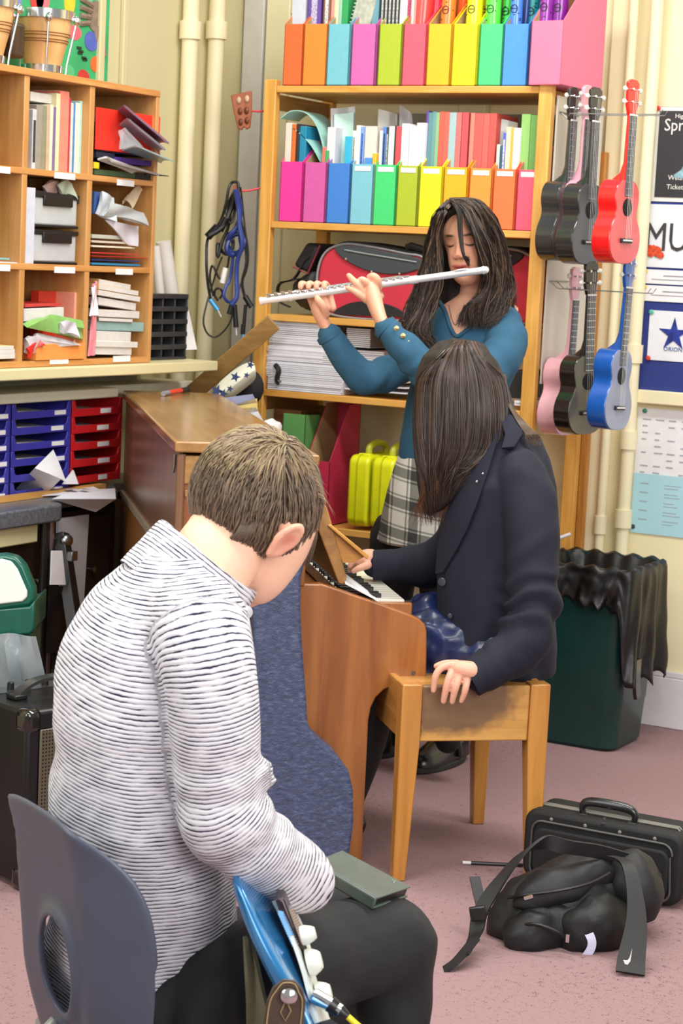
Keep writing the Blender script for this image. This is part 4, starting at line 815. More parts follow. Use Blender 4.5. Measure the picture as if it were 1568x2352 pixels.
# ---- lower shelf: yellow cases, files
t_y = mat('#dfe416', .35, var=.05, coat=.2)
def ycase(px0, px1, dy, lab):
    a, b_ = PY(px0, 1195, Yf+dy), PY(px1, 1195, Yf+dy); w = b_[0]-a[0]; t = thing('carry_case', lab, 'case', ((a[0]+b_[0])/2, Yf+dy+.12, ZS[4]+.001), 0, 'bright yellow cases')
    obj('shell', MB().prism(rrect(.13, .118, .03), (-w/2, 0, .13-.0), Y3, Z3, X3, 0, w), t_y, t, bevel=.01, seg=3)
    obj('seam', MB().prism(rrect(.132, .12, .03), (-w/2, 0, .13), Y3, Z3, X3, w*.42, w*.48), mat('#b9bd10', .4), t)
    obj('handle', MB().tube([(0, -.06, .245), (0, -.055, .272), (0, 0, .284), (0, .055, .272), (0, .06, .245)], .011, 8, smooth=4), mat('#b6ba2a', .4), t)
    for s in (-1, 1): obj('latch', MB().box(-w*.3, w*.3, s*.08-.012, s*.08+.012, .235, .252), t_y, t, bevel=.003)
ycase(797, 843, .0, 'left bright yellow plastic carry case on the lowest visible shelf'); ycase(850, 900, .0, 'right bright yellow plastic carry case on the lowest visible shelf')
magfile(PY(648, 1000, Yf)[0], PY(700, 1000, Yf)[0], ZS[4]+.001, PY(665, 950, Yf)[2], '#5f9a54', 'green magazine file on the lower shelf behind the boy\'s head', card=False, dep=.2, back=.36)
x0 = PY(706, 1000, Yf)[0]; magfile(x0, x0+.09, ZS[4]+.001, PY(745, 1060, Yf)[2], '#c02a4c', 'crimson magazine file with a sloping side on the lower shelf', card=False, dep=.2, back=.4)
# leaning plank, star cushion and clutter between the rack and the left wall
a, b_ = P(440, 905, 6.75), P(600, 765, 6.6); pk_ = MB(); u = unit(b_-a); pk_.obox((a+b_)/2+u*.02, (.22, .012, .033), [u, FW, np.cross(u, FW)])
single('wooden_plank', pk_, wood('#b08a52', '#8e6a38', 'x'), 'brown plank leaning diagonally between the wall shelf and the pine rack', 'plank', bevel=.003)
cu = MB(); f2 = lambda x, y, d=6.55: P(x, y, d)
t = thing('star_bag', 'cream bag with navy stars slumped beside the pine rack', 'bag', tuple(P(530, 910, 6.6)))
bb = MB().sheet([[f2(488, 893), f2(520, 862), f2(552, 838), f2(585, 826)], [f2(500, 912, 6.45), f2(530, 895, 6.45), f2(560, 868, 6.45), f2(588, 848, 6.45)], [f2(520, 918), f2(545, 905), f2(570, 885), f2(590, 868)]], .012)
obj('fabric', bb, mat('#dfe0cc', .8, var=.06), t, world=True, sub=2)
for (x, y, s) in ((540, 866, 13), (498, 898, 16), (575, 838, 10), (512, 905, 13), (528, 893, 9), (566, 862, 8)):
    p = P(x, y, 6.415); s_ = s*6.4/4570; sm = MB().prism([(math.sin(k*math.pi/5+.3)*(s_ if k % 2 == 0 else s_*.42), math.cos(k*math.pi/5+.3)*(s_ if k % 2 == 0 else s_*.42)) for k in range(10)], p, RT, Z3, FW, 0, .002); obj('star', sm, mat('#22345e', .7), t, world=True, smooth=False, label='navy star')
bm_ = MB().ell(P(572, 890, 6.6), (.05, .05, .06), nu=16, nv=10); single('cloth_bundle', bm_, mat('#1c1c20', .8), 'dark cloth bundle behind the star bag', 'cloth')
for (q, h, lab) in [([(505, 915), (580, 905), (590, 925), (530, 935)], '#8e94b4', 'bluish sheet of paper below the star bag'), ([(535, 930), (590, 915), (592, 945), (560, 950)], '#e2c878', 'yellow edged paper beside the piano lid'), ([(548, 938), (588, 936), (606, 970), (575, 965)], '#dfdde6', 'white paper beside the rack post')]:
    c = [P(x, y, 6.35) for x, y in q]; single('loose_paper', MB().sheet([[c[0], c[1]], [c[3], c[2]]], .001), mat(h, .6), lab, 'paper')
single('wooden_box', MB().box(SX0+.055, SX0+.16, SY0+.06, SY1-.06, ZS[4]+.002, .985), wood('#8a5a30', '#5e3a1c', 'x'), 'dark brown wooden box at the left end of the lower shelf behind the piano', 'box', bevel=.002)
tb = MB(); p = P(622, 985, 6.3); tb.ell(p, (.03, .04, .03)); tb.v = [tuple(npa(v)+.01*npa(noise.noise_vector(Vector(v)*60))) for v in tb.v]
single('tissue', tb, mat('#e6e4e4', .8), 'crumpled white tissue behind the piano', 'tissue')

# ================================================================ ukuleles on the rack side
def uke(px, py, X, h, hf, lab, rz=0., tilt=0., dark='#222224'):
    """px,py = pixel of the body bottom centre on plane X"""
    o = PX(px+29, py, X)
    t = thing('ukulele', lab, 'ukulele', M=Matrix.Translation(Vector(o)) @ Matrix.Rotation(math.radians(90)+rz, 4, 'Z') @ Matrix.Rotation(tilt, 4, 'Y') @ Matrix.Scale(.965, 4))
    mb_, mf = mat(h, .25, var=.08, coat=.6), mat(hf, .3, var=.1, coat=.5); dk = mat(dark, .4, var=.1)  # hf mostly lighter and greyer than h, glare put into the soundboard
    half = [(0, 0), (.045, .004), (.075, .028), (.086, .068), (.078, .105), (.06, .135), (.056, .158), (.064, .188), (.06, .222), (.04, .244), (.018, .25)]
    prof = half+[(-x, y) for x, y in half[::-1] if x > 0]
    pp = smoothpoly(prof, 3)
    obj('body', MB().prism(pp, (0, 0, 0), X3, Z3, Y3, .002, .066), mb_, t, bevel=.003)
    obj('soundboard', MB().prism([(x*.985, y*.985+.002) for x, y in pp], (0, 0, 0), X3, Z3, Y3, -.001, .002), mf, t)
    obj('sound_hole', MB().lathe([(.0, 0), (.024, 0), (.027, .001), (.024, .002)], (0, -.0005, .168), (0, -1, 0), 20), mat('#0c0c0d', .8), t)
    obj('bridge', MB().box(-.03, .03, -.009, 0, .062, .076), dk, t, bevel=.002)
    obj('saddle', MB().box(-.024, .024, -.012, -.008, .068, .072), PAPER, t)
    obj('neck', MB().loft([[(-a, 0, z), (a, 0, z), (a, b*.5, z), (a*.5, b, z), (-a*.5, b, z), (-a, b*.5, z)] for a, b, z in ((.027, .06, .225), (.024, .052, .25), (.022, .026, .27), (.02, .017, .3), (.018, .015, .44))]), mb_, t)
    obj('fretboard', MB().box(-.019, .019, -.004, 0, .2, .44), mat('#5a5c60', .5, var=.2), t, bevel=.001)
    fr = MB()
    for k in range(12): fr.box(-.019, .019, -.0052, -.004, .437-.0195*(k+1), .4385-.0195*(k+1))
    obj('frets', fr, CHROME, t)
    obj('nut', MB().box(-.019, .019, -.006, 0, .438, .443), PAPER, t)
    obj('headstock', MB().prism([(-.017, .44), (.017, .44), (.028, .47), (.03, .535), (.014, .545), (-.014, .545), (-.03, .535), (-.028, .47)], (0, .004, 0), X3, Z3, Y3, -.003, .009), mb_, t, bevel=.002)
    for s in (-1, 1):
        for z in (.478, .515):
            obj('tuning_peg', MB().tube([(s*.02, .006, z), (s*.036, .006, z)], .002, 6).ell((s*.044, .006, z), (.010, .005, .008), nu=10, nv=8), WHITEP, t)
            obj('post', MB().lathe([(.003, 0), (.003, .008), (.0045, .008), (.004, .01)], (s*.016, .001, z), (0, -1, 0), 8), CHROME, t)
    sm = MB()
    for k in range(4): x = -.0135+.009*k; sm.tube([(x, -.012, .07), (x*.9, -.0075, .44), (x*1.1, -.008, .48+.035*(k in (1, 2)))], .0005, 4)
    obj('strings', sm, mat('#cfcfc8', .4), t)
    return t
LB = .0
uke(1318, 608, SX1+.185, '#26282a', '#47494c', 'glossy black ukulele hanging in front in the upper row', -.22)
uke(1268, 600, SX1+.085, '#2b2d2f', '#3c3e41', 'black ukulele nearest the rack in the upper row', -.12)
uke(1300, 596, SX1+.12, '#e9a7b8', '#e9a7b8', 'pink ukulele half hidden between the two black ones in the upper row', -.1)
uke(1402, 606, SX1+.36, '#ea1f1f', '#d8585c', 'red ukulele at the right end of the upper row', -.18)
uke(1270, 1000, SX1+.085, '#f0b6c4', '#d79cba', 'pale pink ukulele in the lower row against the rack post', -.12, .02)
uke(1315, 998, SX1+.2, '#0f0f11', '#58584f', 'black ukulele with glare painted grey on its face in the middle of the lower row', -.32, -.03)
uke(1386, 988, SX1+.33, '#1d55a8', '#8a93ac', 'blue ukulele at the right end of the lower row', -.12, .05)
t = thing('wire_hanger', 'upper wire rack arms holding the top row of ukuleles', 'hanger', (SX1+.02, SY0+.2, 1.93))
wr = lambda pts, r=.002: MB().tube(pts, r, 6)
zu = PX(1300, 262, SX1+.1)[2]; yu = PX(1300, 262, SX1+.1)[1]
zl_ = PX(1300, 663, SX1+.1)[2]
def hang(t, z, y):
    hm_ = mat('#8f9294', .35, .7)
    for dy in (-.02, .03): obj('arm', wr([(SX1+.008, SY0+.08+dy, z+.02), (SX1+.03, SY0+.08+dy, z), (SX1+.12, y+dy, z), (SX1+.40, y+dy*.9, z), (SX1+.41, y+dy*.9, z+.015)], .0016), hm_, t, world=True)
    obj('back_wire', wr([(SX1+.01, SY0+.045, z+.02), (SX1+.01, SY0+.2, z+.02)]), hm_, t, world=True)
hang(t, zu, yu)
t = thing('wire_hanger', 'lower wire rack arms holding the bottom row of ukuleles', 'hanger', (SX1+.02, SY0+.2, 1.4)); hang(t, zl_, yu)
# narrow wooden frame behind the ukuleles, leaning on the wall
fw = thing('leaning_trestle', 'narrow orange-brown wooden frame standing against the wall right of the rack', 'frame', (-2.35, 6.2, 0))
for px in (1318, 1338): 
    p = PY(px, 1150, YB-.05); obj('upright', MB().box(p[0]-.012, p[0]+.012, YB-.07, YB-.04, .0, PY(px, 560, YB-.05)[2]+.3), wood('#cf9040', '#a9692a', 'z'), fw, world=True, bevel=.002)
p = PY(1295, 1232, YB-.1); single('chalk_stick', MB().tube([P(1282, 1236, depth(p)-.1), P(1310, 1226, depth(p)-.1)], .006, 10), PAPER, 'white stick clipped to the wooden frame', 'stick')
# ================================================================ upright piano
PANG = -.19
pn = RT*math.cos(PANG)+FW*(-math.sin(PANG)); pa_ = RT*math.sin(PANG)+FW*math.cos(PANG)
PO = CW(-.395, 4.754)
pang = math.atan2(pn[1], pn[0])
piano = thing('upright_piano', 'worn honey-brown upright piano seen from its end, keyboard to the right', 'piano', M=Matrix.Translation(Vector(PO)) @ Matrix.Rotation(pang, 4, 'Z'))
def PL(px, py, a=0.):   # pixel on the plane 'a' metres along the piano -> (u, z)
    p = PPL(px, py, PO+pa_*a, pa_); return float((p-PO)@pn), float(p[2])
m_p1 = wood('#b4733a', '#84491d', 'z', rough=.3, scale=.45, coat=.5); m_p2 = wood('#b98a50', '#8c6234', 'y', rough=.2, scale=.5, coat=.6)
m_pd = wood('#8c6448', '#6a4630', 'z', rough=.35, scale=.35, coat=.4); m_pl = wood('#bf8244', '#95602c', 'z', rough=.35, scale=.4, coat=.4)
LEN = 1.66; zl = 1.048
obj('lid', MB().box(-.012, .30, -.012, LEN, zl-.027, zl), m_p2, piano, bevel=.005, seg=3)
obj('lid', MB().box(.302, .34, -.012, LEN, zl-.05, zl-.024), m_p2, piano, bevel=.004)
obj('hinge_pin', MB().tube([(-.004, .07, zl-.04), (-.004, .07, zl-.065), (-.006, .075, zl-.085)], .004, 8), STEEL, piano)
# back
obj('back_panel', MB().box(0, .012, .03, LEN, .0, zl-.03), m_pd, piano, bevel=.002, label='dark brown back panel')
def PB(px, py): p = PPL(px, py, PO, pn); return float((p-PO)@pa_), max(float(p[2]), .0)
e0, e1 = PB(273, 1125), PB(352, 1236); sl = (e1[1]-e0[1])/(e1[0]-e0[0]); zA = lambda a: e0[1]+sl*(a-e0[0])  # back split on a diagonal, lighter wood tone below it
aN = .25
obj('lower_back_wedge', MB().prism([(aN, .02), (LEN, .02), (LEN, zA(LEN)), (aN, max(zA(aN), .03))], (0, 0, 0), Y3, Z3, X3, -.006, .0), m_pl, piano, label='lighter wedge below the diagonal')
obj('diagonal_strip', MB().prism([(aN, zA(aN)), (LEN, zA(LEN)), (LEN, zA(LEN)+.018), (aN, zA(aN)+.018)], (0, 0, 0), Y3, Z3, X3, -.009, -.0), mat('#a89a84', .5), piano, label='pale strip along the diagonal')
# near end: framed panel, post
uz = lambda x, y: PL(x, y)
obj('corner_post', MB().tube([(.006, .006, 0), (.006, .006, zl-.032)], .011, 12), m_pd, piano)
for z0, z1 in ((zl-.105, zl-.035), (0, .14)): obj('end_rail', MB().box(.0, .30, 0, .03, z0, z1), m_p2, piano, bevel=.004)
obj('end_moulding', MB().box(.016, .30, -.004, .0, zl-.135, zl-.118), m_p2, piano, bevel=.003)
obj('end_panel', MB().box(.01, .31, .006, .03, .03, zl-.1), wood('#a5602f', '#7a3f1b', 'z', rough=.3, scale=.4, coat=.5), piano)
# cheek
ck = [uz(*q) for q in [(738, 1341), (760, 1348), (800, 1362), (850, 1379), (900, 1397), (940, 1411), (962, 1421), (975, 1433), (979, 1450), (979, 1500), (978, 1553), (968, 1561), (940, 1566), (905, 1574), (880, 1584), (862, 1602), (851, 1625), (845, 1655), (842, 1720), (838, 1800), (833, 1900)]]
u_b = uz(831, 1975)[0]
ck += [(u_b, .0), (.30, .0), (.30, ck[0][1]+.0)]
obj('cheek', MB().prism([(u, z) for u, z in ck], (0, 0, 0), X3, Z3, Y3, -.004, .034), m_p1, piano, bevel=.004, seg=3)
obj('cheek', MB().prism([(u, z) for u, z in ck], (0, 0, 0), X3, Z3, Y3, LEN-.05, LEN-.012), m_p1, piano, bevel=.004)
obj('moulding', MB().box(.283, .297, -.012, .0, .0, uz(735, 1180)[1]), m_p2, piano, bevel=.004)
obj('moulding', MB().box(.302, .318, -.010, .0, uz(735, 1345)[1]-.002, uz(735, 1190)[1]), m_p1, piano, bevel=.004)
obj('bolt_plug', MB().lathe([(.0, 0), (.006, 0), (.006, .001), (.0, .0012)], (uz(948, 1545)[0], -.004, uz(948, 1545)[1]), (0, -1, 0), 12), mat('#5a5048', .5), piano)
# action void, keybed, keys, fallboard, ledge
obj('void_block', MB().box(.14, .30, .034, LEN-.05, .6, .98), mat('#0b0a0a', .6), piano, label='black block for the shaded interior')  # solid black block stands for the shade inside the open piano
obj('knee_panel', MB().box(.28, .30, .034, LEN-.05, .05, .6), m_pd, piano)
zk = uz(800, 1362)[1]-.03
obj('keybed', MB().box(.30, .60, .034, LEN-.05, zk-.07, zk-.03), m_p1, piano, bevel=.003)
kz = zk+.005
for k in range(46):
    a = .06+k*.0325*1.0
    if a > LEN-.1: break
    obj('white_key', MB().box(.44, .585, a, a+.0235*1.3, kz-.03, kz), mat('#ece8da', .25, var=.03, coat=.3), piano, bevel=.001)
for k in range(44):
    if k % 7 in (2, 6): continue
    a = .06+k*.0325+.026
    if a > LEN-.12: break
    obj('black_key', MB().box(.44, .53, a-.006, a+.006, kz-.01, kz+.011), BLACKP, piano, bevel=.002)
obj('key_block', MB().box(.30, .60, .034, .058, kz-.05, kz-.004), m_p1, piano, bevel=.003)
fb = [uz(*q) for q in ((741, 1160), (757, 1168), (768, 1205), (803, 1332), (799, 1350), (784, 1347), (738, 1225))]
obj('fallboard', MB().prism(fb, (0, 0, 0), X3, Z3, Y3, .04, LEN-.06), m_p2, piano, bevel=.003)
fb2 = [uz(*q) for q in ((758, 1212), (764, 1208), (852, 1280), (849, 1290), (842, 1284))]
obj('music_ledge', MB().prism(fb2, (0, 0, 0), X3, Z3, Y3, .03, .16), wood('#d9a24e', '#b87d30', 'x'), piano, bevel=.002)
obj('music_ledge', MB().prism([uz(*q) for q in ((768, 1222), (846, 1286), (820, 1300), (796, 1300))], (0, 0, 0), X3, Z3, Y3, .05, .058), wood('#c98f3e', '#a8722c', 'x'), piano)
q = [PPL(x, y, PO+pa_*.02, pa_) for x, y in ((803, 1328), (868, 1384), (792, 1352))]
G = [[q[0], q[1]], [q[2]+pa_*.03, q[1]+pa_*.05+pn*.002]]
single('sheet_music', MB().sheet([[q[0]+pa_*.1, q[1]+pa_*.1+pn*.01], [q[2]+npa((0, 0, .012)), q[1]+npa((0, 0, .004))]], .0008), PAPER, 'white paper wedged on the end of the piano keyboard', 'paper')
# marker pen on the lid
a, b_ = PZ(375, 904, zl+.009), PZ(432, 894, zl+.009); pe = thing('marker_pen', 'red and black marker pen lying on the piano lid', 'pen', tuple(a)); u = b_-a
obj('cap', MB().tube([a+u*.7, b_], .0085, 12), BLACKP, pe, world=True, label='black cap'); obj('barrel', MB().tube([a+u*.2, a+u*.7], .0075, 12), mat('#e03a28', .4), pe, world=True, label='red barrel'); obj('end', MB().tube([a, a+u*.2], .008, 12), mat('#8a8a8e', .4), pe, world=True, label='grey end')

# ================================================================ blue guitar case standing at the piano end
gc_o = PO-pa_*.05
gr_ = [(640, 1120), (690, 1150), (706, 1210), (708, 1276), (706, 1330), (696, 1370), (688, 1403), (687, 1475), (692, 1570), (699, 1656), (704, 1735), (719, 1764), (748, 1790), (777, 1815), (798, 1844), (808, 1887), (809, 1963), (800, 2030), (770, 2080), (700, 2105), (610, 2105), (540, 2085), (505, 2030), (500, 1950), (520, 1880), (560, 1800), (576, 1740), (580, 1650), (578, 1500), (578, 1400), (572, 1300), (575, 1200), (600, 1140)]
gcf = gc_o-pa_*.13
P2 = [(float((PPL(x, y, gcf, pa_)-gcf)@pn), float(PPL(x, y, gcf, pa_)[2])) for x, y in gr_]
zmin = min(p[1] for p in P2); P2 = [(u, (z-zmin)) for u, z in P2]
# keep the outline, stand it on the floor
def leather():
    m, nt, b = _new('blue textured leatherette'); v = _tc(nt); n = _noise(nt, v, 260, 5, .7); n2 = _noise(nt, _tc(nt, (1, 1, 2.5)), 60, 4, .6)
    nt.links.new(_ramp(nt, n2, [(.3, '#2f3852'), (.55, '#424c69'), (.75, '#5f6a88')]), b.inputs['Base Color']); b.inputs['Roughness'].default_value = .5
    vo = nt.nodes.new('ShaderNodeTexVoronoi'); vo.inputs['Scale'].default_value = 170; vo.feature = 'DISTANCE_TO_EDGE'; nt.links.new(v, vo.inputs['Vector'])
    _bump(nt, b, vo.outputs['Distance'], .6, .0015); return m
gcs = thing('guitar_case', 'dark blue leatherette guitar case standing upright against the piano end', 'instrument case', tuple(gcf))
ml = leather()
obj('lid', MB().prism(P2, (gcf[0], gcf[1], .0), pn, Z3, pa_, 0, .05), ml, gcs, world=True, bevel=.008, seg=3)
P3 = [(u*.97+.003, z*.995+.002) for u, z in P2]
obj('seam', MB().prism(P3, (gcf[0], gcf[1], .0), pn, Z3, pa_, .05, .056), mat('#15161a', .4), gcs, world=True)
obj('base', MB().prism(P2, (gcf[0], gcf[1], .0), pn, Z3, pa_, .056, .125), ml, gcs, world=True, bevel=.008, seg=3)
p = PPL(589, 1590, gcf-pa_*.002, pa_); obj('rivet', MB().ell(p, (.004, .004, .004), nu=8, nv=6), CHROME, gcs, world=True)

# ================================================================ piano stool
sx = RT*math.cos(-.23)+FW*math.sin(.23); sy = -RT*.21+FW*.978; sy = unit(sy-sx*(sx@sy))
sang = math.atan2(sx[1], sx[0]); SO = CW(.168, 4.70)
stool = thing('piano_stool', 'honey wooden piano stool with square tapered legs and a worn side rail', 'stool', M=Matrix.Translation(Vector(SO)) @ Matrix.Rotation(sang, 4, 'Z'))
SW, SL, SH = .375, .50, .49
m_s = wood('#cd9145', '#a86c2a', 'z', rough=.35, coat=.4, scale=.6); m_sr = wood('#d5a055', '#b47c38', 'x', rough=.35, coat=.4, scale=.6)
for (x, y, dx, dy) in ((0, 0, 1, 1), (SW-.05, 0, -1, 1), (0, SL-.05, 1, -1), (SW-.05, SL-.05, -1, -1)):
    t_ = [(x, y, SH), (x+.05, y, SH), (x+.05, y+.05, SH), (x, y+.05, SH)]
    def lw(z, s): cx_, cy_ = x+(.025-dx*s*.5)*1.0+(-dx*0), y+.025; h = .025-s; ox = x+.025-dx*s; oy = y+.025-dy*s; return [(ox-h, oy-h, z), (ox+h, oy-h, z), (ox+h, oy+h, z), (ox-h, oy+h, z)]
    mb = MB().loft([lw(0, .009), lw(SH-.15, 0), lw(SH, 0)]); obj('leg', mb, m_s, stool, bevel=.003)
def wornrail():
    m, nt, b = _new('worn rail'); v = _tc(nt, (1.2, 14, 14)); n = _noise(nt, v, 2.2, 6, .6, .6); col = _ramp(nt, n, [(.28, '#b07a38'), (.72, '#d5a35a')])
    g = nt.nodes.new('ShaderNodeTexGradient'); g.gradient_type = 'SPHERICAL'; mp = nt.nodes.new('ShaderNodeMapping'); tc = nt.nodes.new('ShaderNodeTexCoord')
    mp.inputs['Location'].default_value = (-.115*4.6, -.01, -(SH-.035)*9); mp.inputs['Scale'].default_value = (4.6, .1, 9)
    nt.links.new(tc.outputs['Object'], mp.inputs[0]); nt.links.new(mp.outputs[0], g.inputs[0])
    ad = nt.nodes.new('ShaderNodeMath'); ad.operation = 'MULTIPLY_ADD'; nn = _noise(nt, tc.outputs['Object'], 40, 4); nt.links.new(nn, ad.inputs[0]); ad.inputs[1].default_value = .35; nt.links.new(g.outputs[1], ad.inputs[2])
    f = _ramp(nt, ad.outputs[0], [(.28, (0, 0, 0)), (.5, (.8, .8, .8))]); mx = nt.nodes.new('ShaderNodeMix'); mx.data_type = 'RGBA'
    nt.links.new(f, mx.inputs[0]); nt.links.new(col, mx.inputs[6]); mx.inputs[7].default_value = (*lin('#5d4a40'), 1); nt.links.new(mx.outputs[2], b.inputs['Base Color']); b.inputs['Roughness'].default_value = .4; return m
obj('side_rail', MB().box(.05, SW-.05, .006, .024, SH-.142, SH-.004), wornrail(), stool, bevel=.004, label='side rail worn grey by hands')
obj('side_rail', MB().box(.05, SW-.05, SL-.024, SL-.006, SH-.142, SH-.004), m_sr, stool, bevel=.004)
for x in (.006, SW-.024): obj('side_rail', MB().box(x, x+.018, .05, SL-.05, SH-.142, SH-.004), wood('#c98f48', '#a06a2c', 'y'), stool, bevel=.004)
obj('seat_panel', MB().box(.024, SW-.024, .024, SL-.024, SH-.05, SH-.012), m_sr, stool, bevel=.003)

# ================================================================ waste bin with black liner
bx0, bx1, by0, by1, bh = -2.41, -2.135, 5.785, 6.06, .585
wb = thing('waste_bin', 'tall dark green plastic bin with a black bin liner beside the stool', 'bin', ((bx0+bx1)/2, (by0+by1)/2, 0))
bc = npa(((bx0+bx1)/2, (by0+by1)/2))
def bring(z, gx, gy, r=.05, n=6, wob=0.):
    return [(bc[0]+x, bc[1]+y, z) for x, y in rrect(gx, gy, r, n)]
hx, hy = (bx1-bx0)/2, (by1-by0)/2
m_g = mat('#0a3532', .38, var=.12, scale=12, coat=.15)
rings = [bring(z, hx+g, hy+g) for z, g in ((0.0, -.012), (.012, .0), (.14, .008), (.145, .010), (bh, .024))]
rings += [bring(z, hx+g, hy+g) for z, g in ((bh, .018), (.05, -.012))]
obj('body', MB().loft(rings), m_g, wb, world=True, smooth=True)
n_ = 72
def bagmesh():
    base0 = rrect(hx+.034, hy+.034, .055, 8); base0.append(base0[0]); L_ = np.concatenate([[0], np.cumsum([math.dist(a, b) for a, b in zip(base0[:-1], base0[1:])])]); N = 150; base = [(float(np.interp(t, L_, [q[0] for q in base0])), float(np.interp(t, L_, [q[1] for q in base0]))) for t in np.linspace(0, L_[-1], N, endpoint=False)]
    hem = []
    for i, (x, y) in enumerate(base):
        side = 'R' if (x > hx-.0) else ('F' if y < -hy+.0 else 'O')
        L = .07+.03*math.sin(i*.5)+.015*math.sin(i*1.7)
        if y < -hy: L = .085 + .045*max(0, (x+hx)/(2*hx)) + .02*math.sin(i*1.3)
        if x > hx: L = .36+.02*math.sin(i*.9) if y > -hy*.5 else .36
        if x > hx*.8 and y > hy: L = .30
        hem.append(L)
    hem = [(hem[i-1]+2*hem[i]+hem[(i+1) % N])/4 for i in range(N)]
    R = []
    for k in range(14):     # inside down -> rim -> outside down
        row = []
        for i, (x, y) in enumerate(base):
            nx, ny = x/math.hypot(x, y), y/math.hypot(x, y)
            fold = .009*math.sin(i*.42+k*.15)+.006*math.sin(i*.95+k*.5)+.010*noise.noise(Vector((i*.22, k*.35, 1.)))
            if k == 0: g, z = -.085, bh-.42
            elif k == 1: g, z = -.044+.003*math.sin(i*.7), bh-.04
            elif k == 2: g, z = -.018, bh+.010+.006*math.sin(i*.8)
            elif k == 3: g, z = .012, bh+.004+.006*math.sin(i*.8)
            else: t2 = (k-3)/10; g = .010+.012*t2+fold*(.5+t2); z = bh+.0-hem[i]*t2
            row.append((bc[0]+x+nx*g, bc[1]+y+ny*g, z))
        R.append(row)
    return MB().loft(R, caps=False)
bo = obj('bin_liner', bagmesh(), mat('#0b0a0c', .38, var=.25, scale=12, bump=.8, bscale=22), wb, world=True, sub=1, label='shiny black bin liner folded over the rim')
bo.modifiers.new('thick', 'SOLIDIFY').thickness = .0012
obj('liner_tail', MB().ribbon([(bx1+.05, by0+.03, bh-.28), (bx1+.052, by0+.03, bh-.36), (bx1+.055, by0+.04, bh-.40)], (0, 1, 0), .02, .006, smooth=3), mat('#151416', .25, coat=.4), wb, world=True, label='twisted tail of the liner')


# ================================================================ black instrument case lying upright on the floor
f0, f1 = PZ(1205, 2022, 0), PZ(1548, 2092, 0); cx_ = unit(f1-f0); cy_ = unit(np.cross(Z3, cx_)); L = np.linalg.norm(f1-f0)
ic = thing('instrument_case', 'black zipped instrument case with carrying handle on the carpet behind the backpack', 'instrument case', M=Matrix.Translation(Vector(f0)) @ Matrix.Rotation(math.atan2(cx_[1], cx_[0]), 4, 'Z'))
m_ic = mat('#131315', .7, var=.15, scale=200, bump=.2, bscale=500); m_ip = mat('#77736a', .5, var=.1)
H_ = .178
obj('shell', MB().prism([(L/2+x, H_/2+.006+z) for x, z in rrect(L/2+.012, H_/2, .035)], (0, 0, 0), X3, Z3, Y3, 0, .14), m_ic, ic, bevel=.012, seg=3)
fr = [(L/2+x, H_/2-.004+z) for x, z in rrect(L/2-.018, H_/2-.03, .025)]
obj('front_pocket', MB().prism(fr, (0, 0, 0), X3, Z3, Y3, -.014, .004), mat('#0e0e10', .75, var=.15, scale=200), ic, bevel=.007, seg=3)
obj('piping', MB().tube([(x, -.006, z) for x, z in [(L/2+x*1.03, H_/2-.001+z*1.06) for x, z in rrect(L/2-.018, H_/2-.022, .025)]]+[(L+.0-.018, -.006, H_-.05)], .003, 6), mat('#4a4a4a', .4), ic)
zp = MB()
for y in (.045, .058): zp.tube([(-.01, y, .10), (-.008, y, H_-.02), (.02, y, H_+.009), (L-.02, y, H_+.009), (L+.008, y, H_-.02), (L+.01, y, .10)], .003, 6)
obj('zip', zp, m_ip, ic, label='grey double zip')
for k in range(4): obj('rivet', MB().ell((.06+k*(L-.12)/3, -.002, H_-.012), (.005, .003, .005), nu=8, nv=6), m_ip, ic)
hz = H_+.012; ha, hb = L*.33, L*.66
obj('handle', MB().tube([(ha, .04, hz-.01), (ha-.004, .04, hz+.012), (ha+.02, .04, hz+.026), (hb-.02, .04, hz+.026), (hb+.004, .04, hz+.012), (hb, .04, hz-.01)], [.006, .009, .012, .012, .009, .006], 12, smooth=4), mat('#1c1d1f', .3, coat=.4), ic)
for x in (ha, hb): obj('handle_plate', MB().box(x-.012, x+.012, .026, .054, hz-.012, hz-.004), BLACKP, ic, bevel=.002)
obj('zip_pull', MB().tube([(L*.48, .03, hz-.008), (L*.5, .0, hz-.016)], .006, 6), STEEL, ic)
for z in (.045, .11): obj('buckle', MB().box(L+.006, L+.018, .02, .035, z-.015, z+.015), STEEL, ic, bevel=.002)
a, b_ = PZ(1062, 1981, .006), PZ(1180, 1986, .006); u = b_-a; ds = thing('black_rod', 'thin black rod with a white tip on the carpet left of the backpack', 'stick', tuple(a))
obj('shaft', MB().tube([a+u*.16, b_+u*.3], .0045, 8), BLACKP, ds, world=True); obj('tip', MB().tube([a, a+u*.17], .0042, 8), PAPER, ds, world=True, label='white tip')

# ================================================================ backpack
bp_c = PZ(1300, 2170, 0.0)
bp = thing('backpack', 'black slumped backpack with a white reflective strip, straps trailing on the carpet', 'backpack', tuple(bp_c))
m_b = mat('#0d0d0f', .55, var=.25, scale=60, bump=.25, bscale=90, key=' bag'); m_b2 = mat('#18181b', .6, var=.2, scale=60, bump=.25, bscale=90)
def blob(c, r, A, amp, fr, seed, nu=48, nv=32, zmin=.002):
    mb = MB().ell(c, r, A, nu, nv); out = []
    for v in mb.v:
        p = npa(v); n = noise.noise_vector(Vector(p*fr+seed)); p = p+amp*npa(n)+amp*.4*npa(noise.noise_vector(Vector(p*fr*2.7+seed))); p[2] = max(p[2], zmin); out.append(tuple(p))
    mb.v = out; return mb
d_b = 4.32
B = lambda x, y, d=d_b: P(x, y, d)
ax1 = unit(B(1490, 2010, 4.45)-B(1120, 2120, 4.3)); ax2 = unit(np.cross(Z3, ax1)); ax3 = np.cross(ax1, ax2)
s_ = 4.35/4570
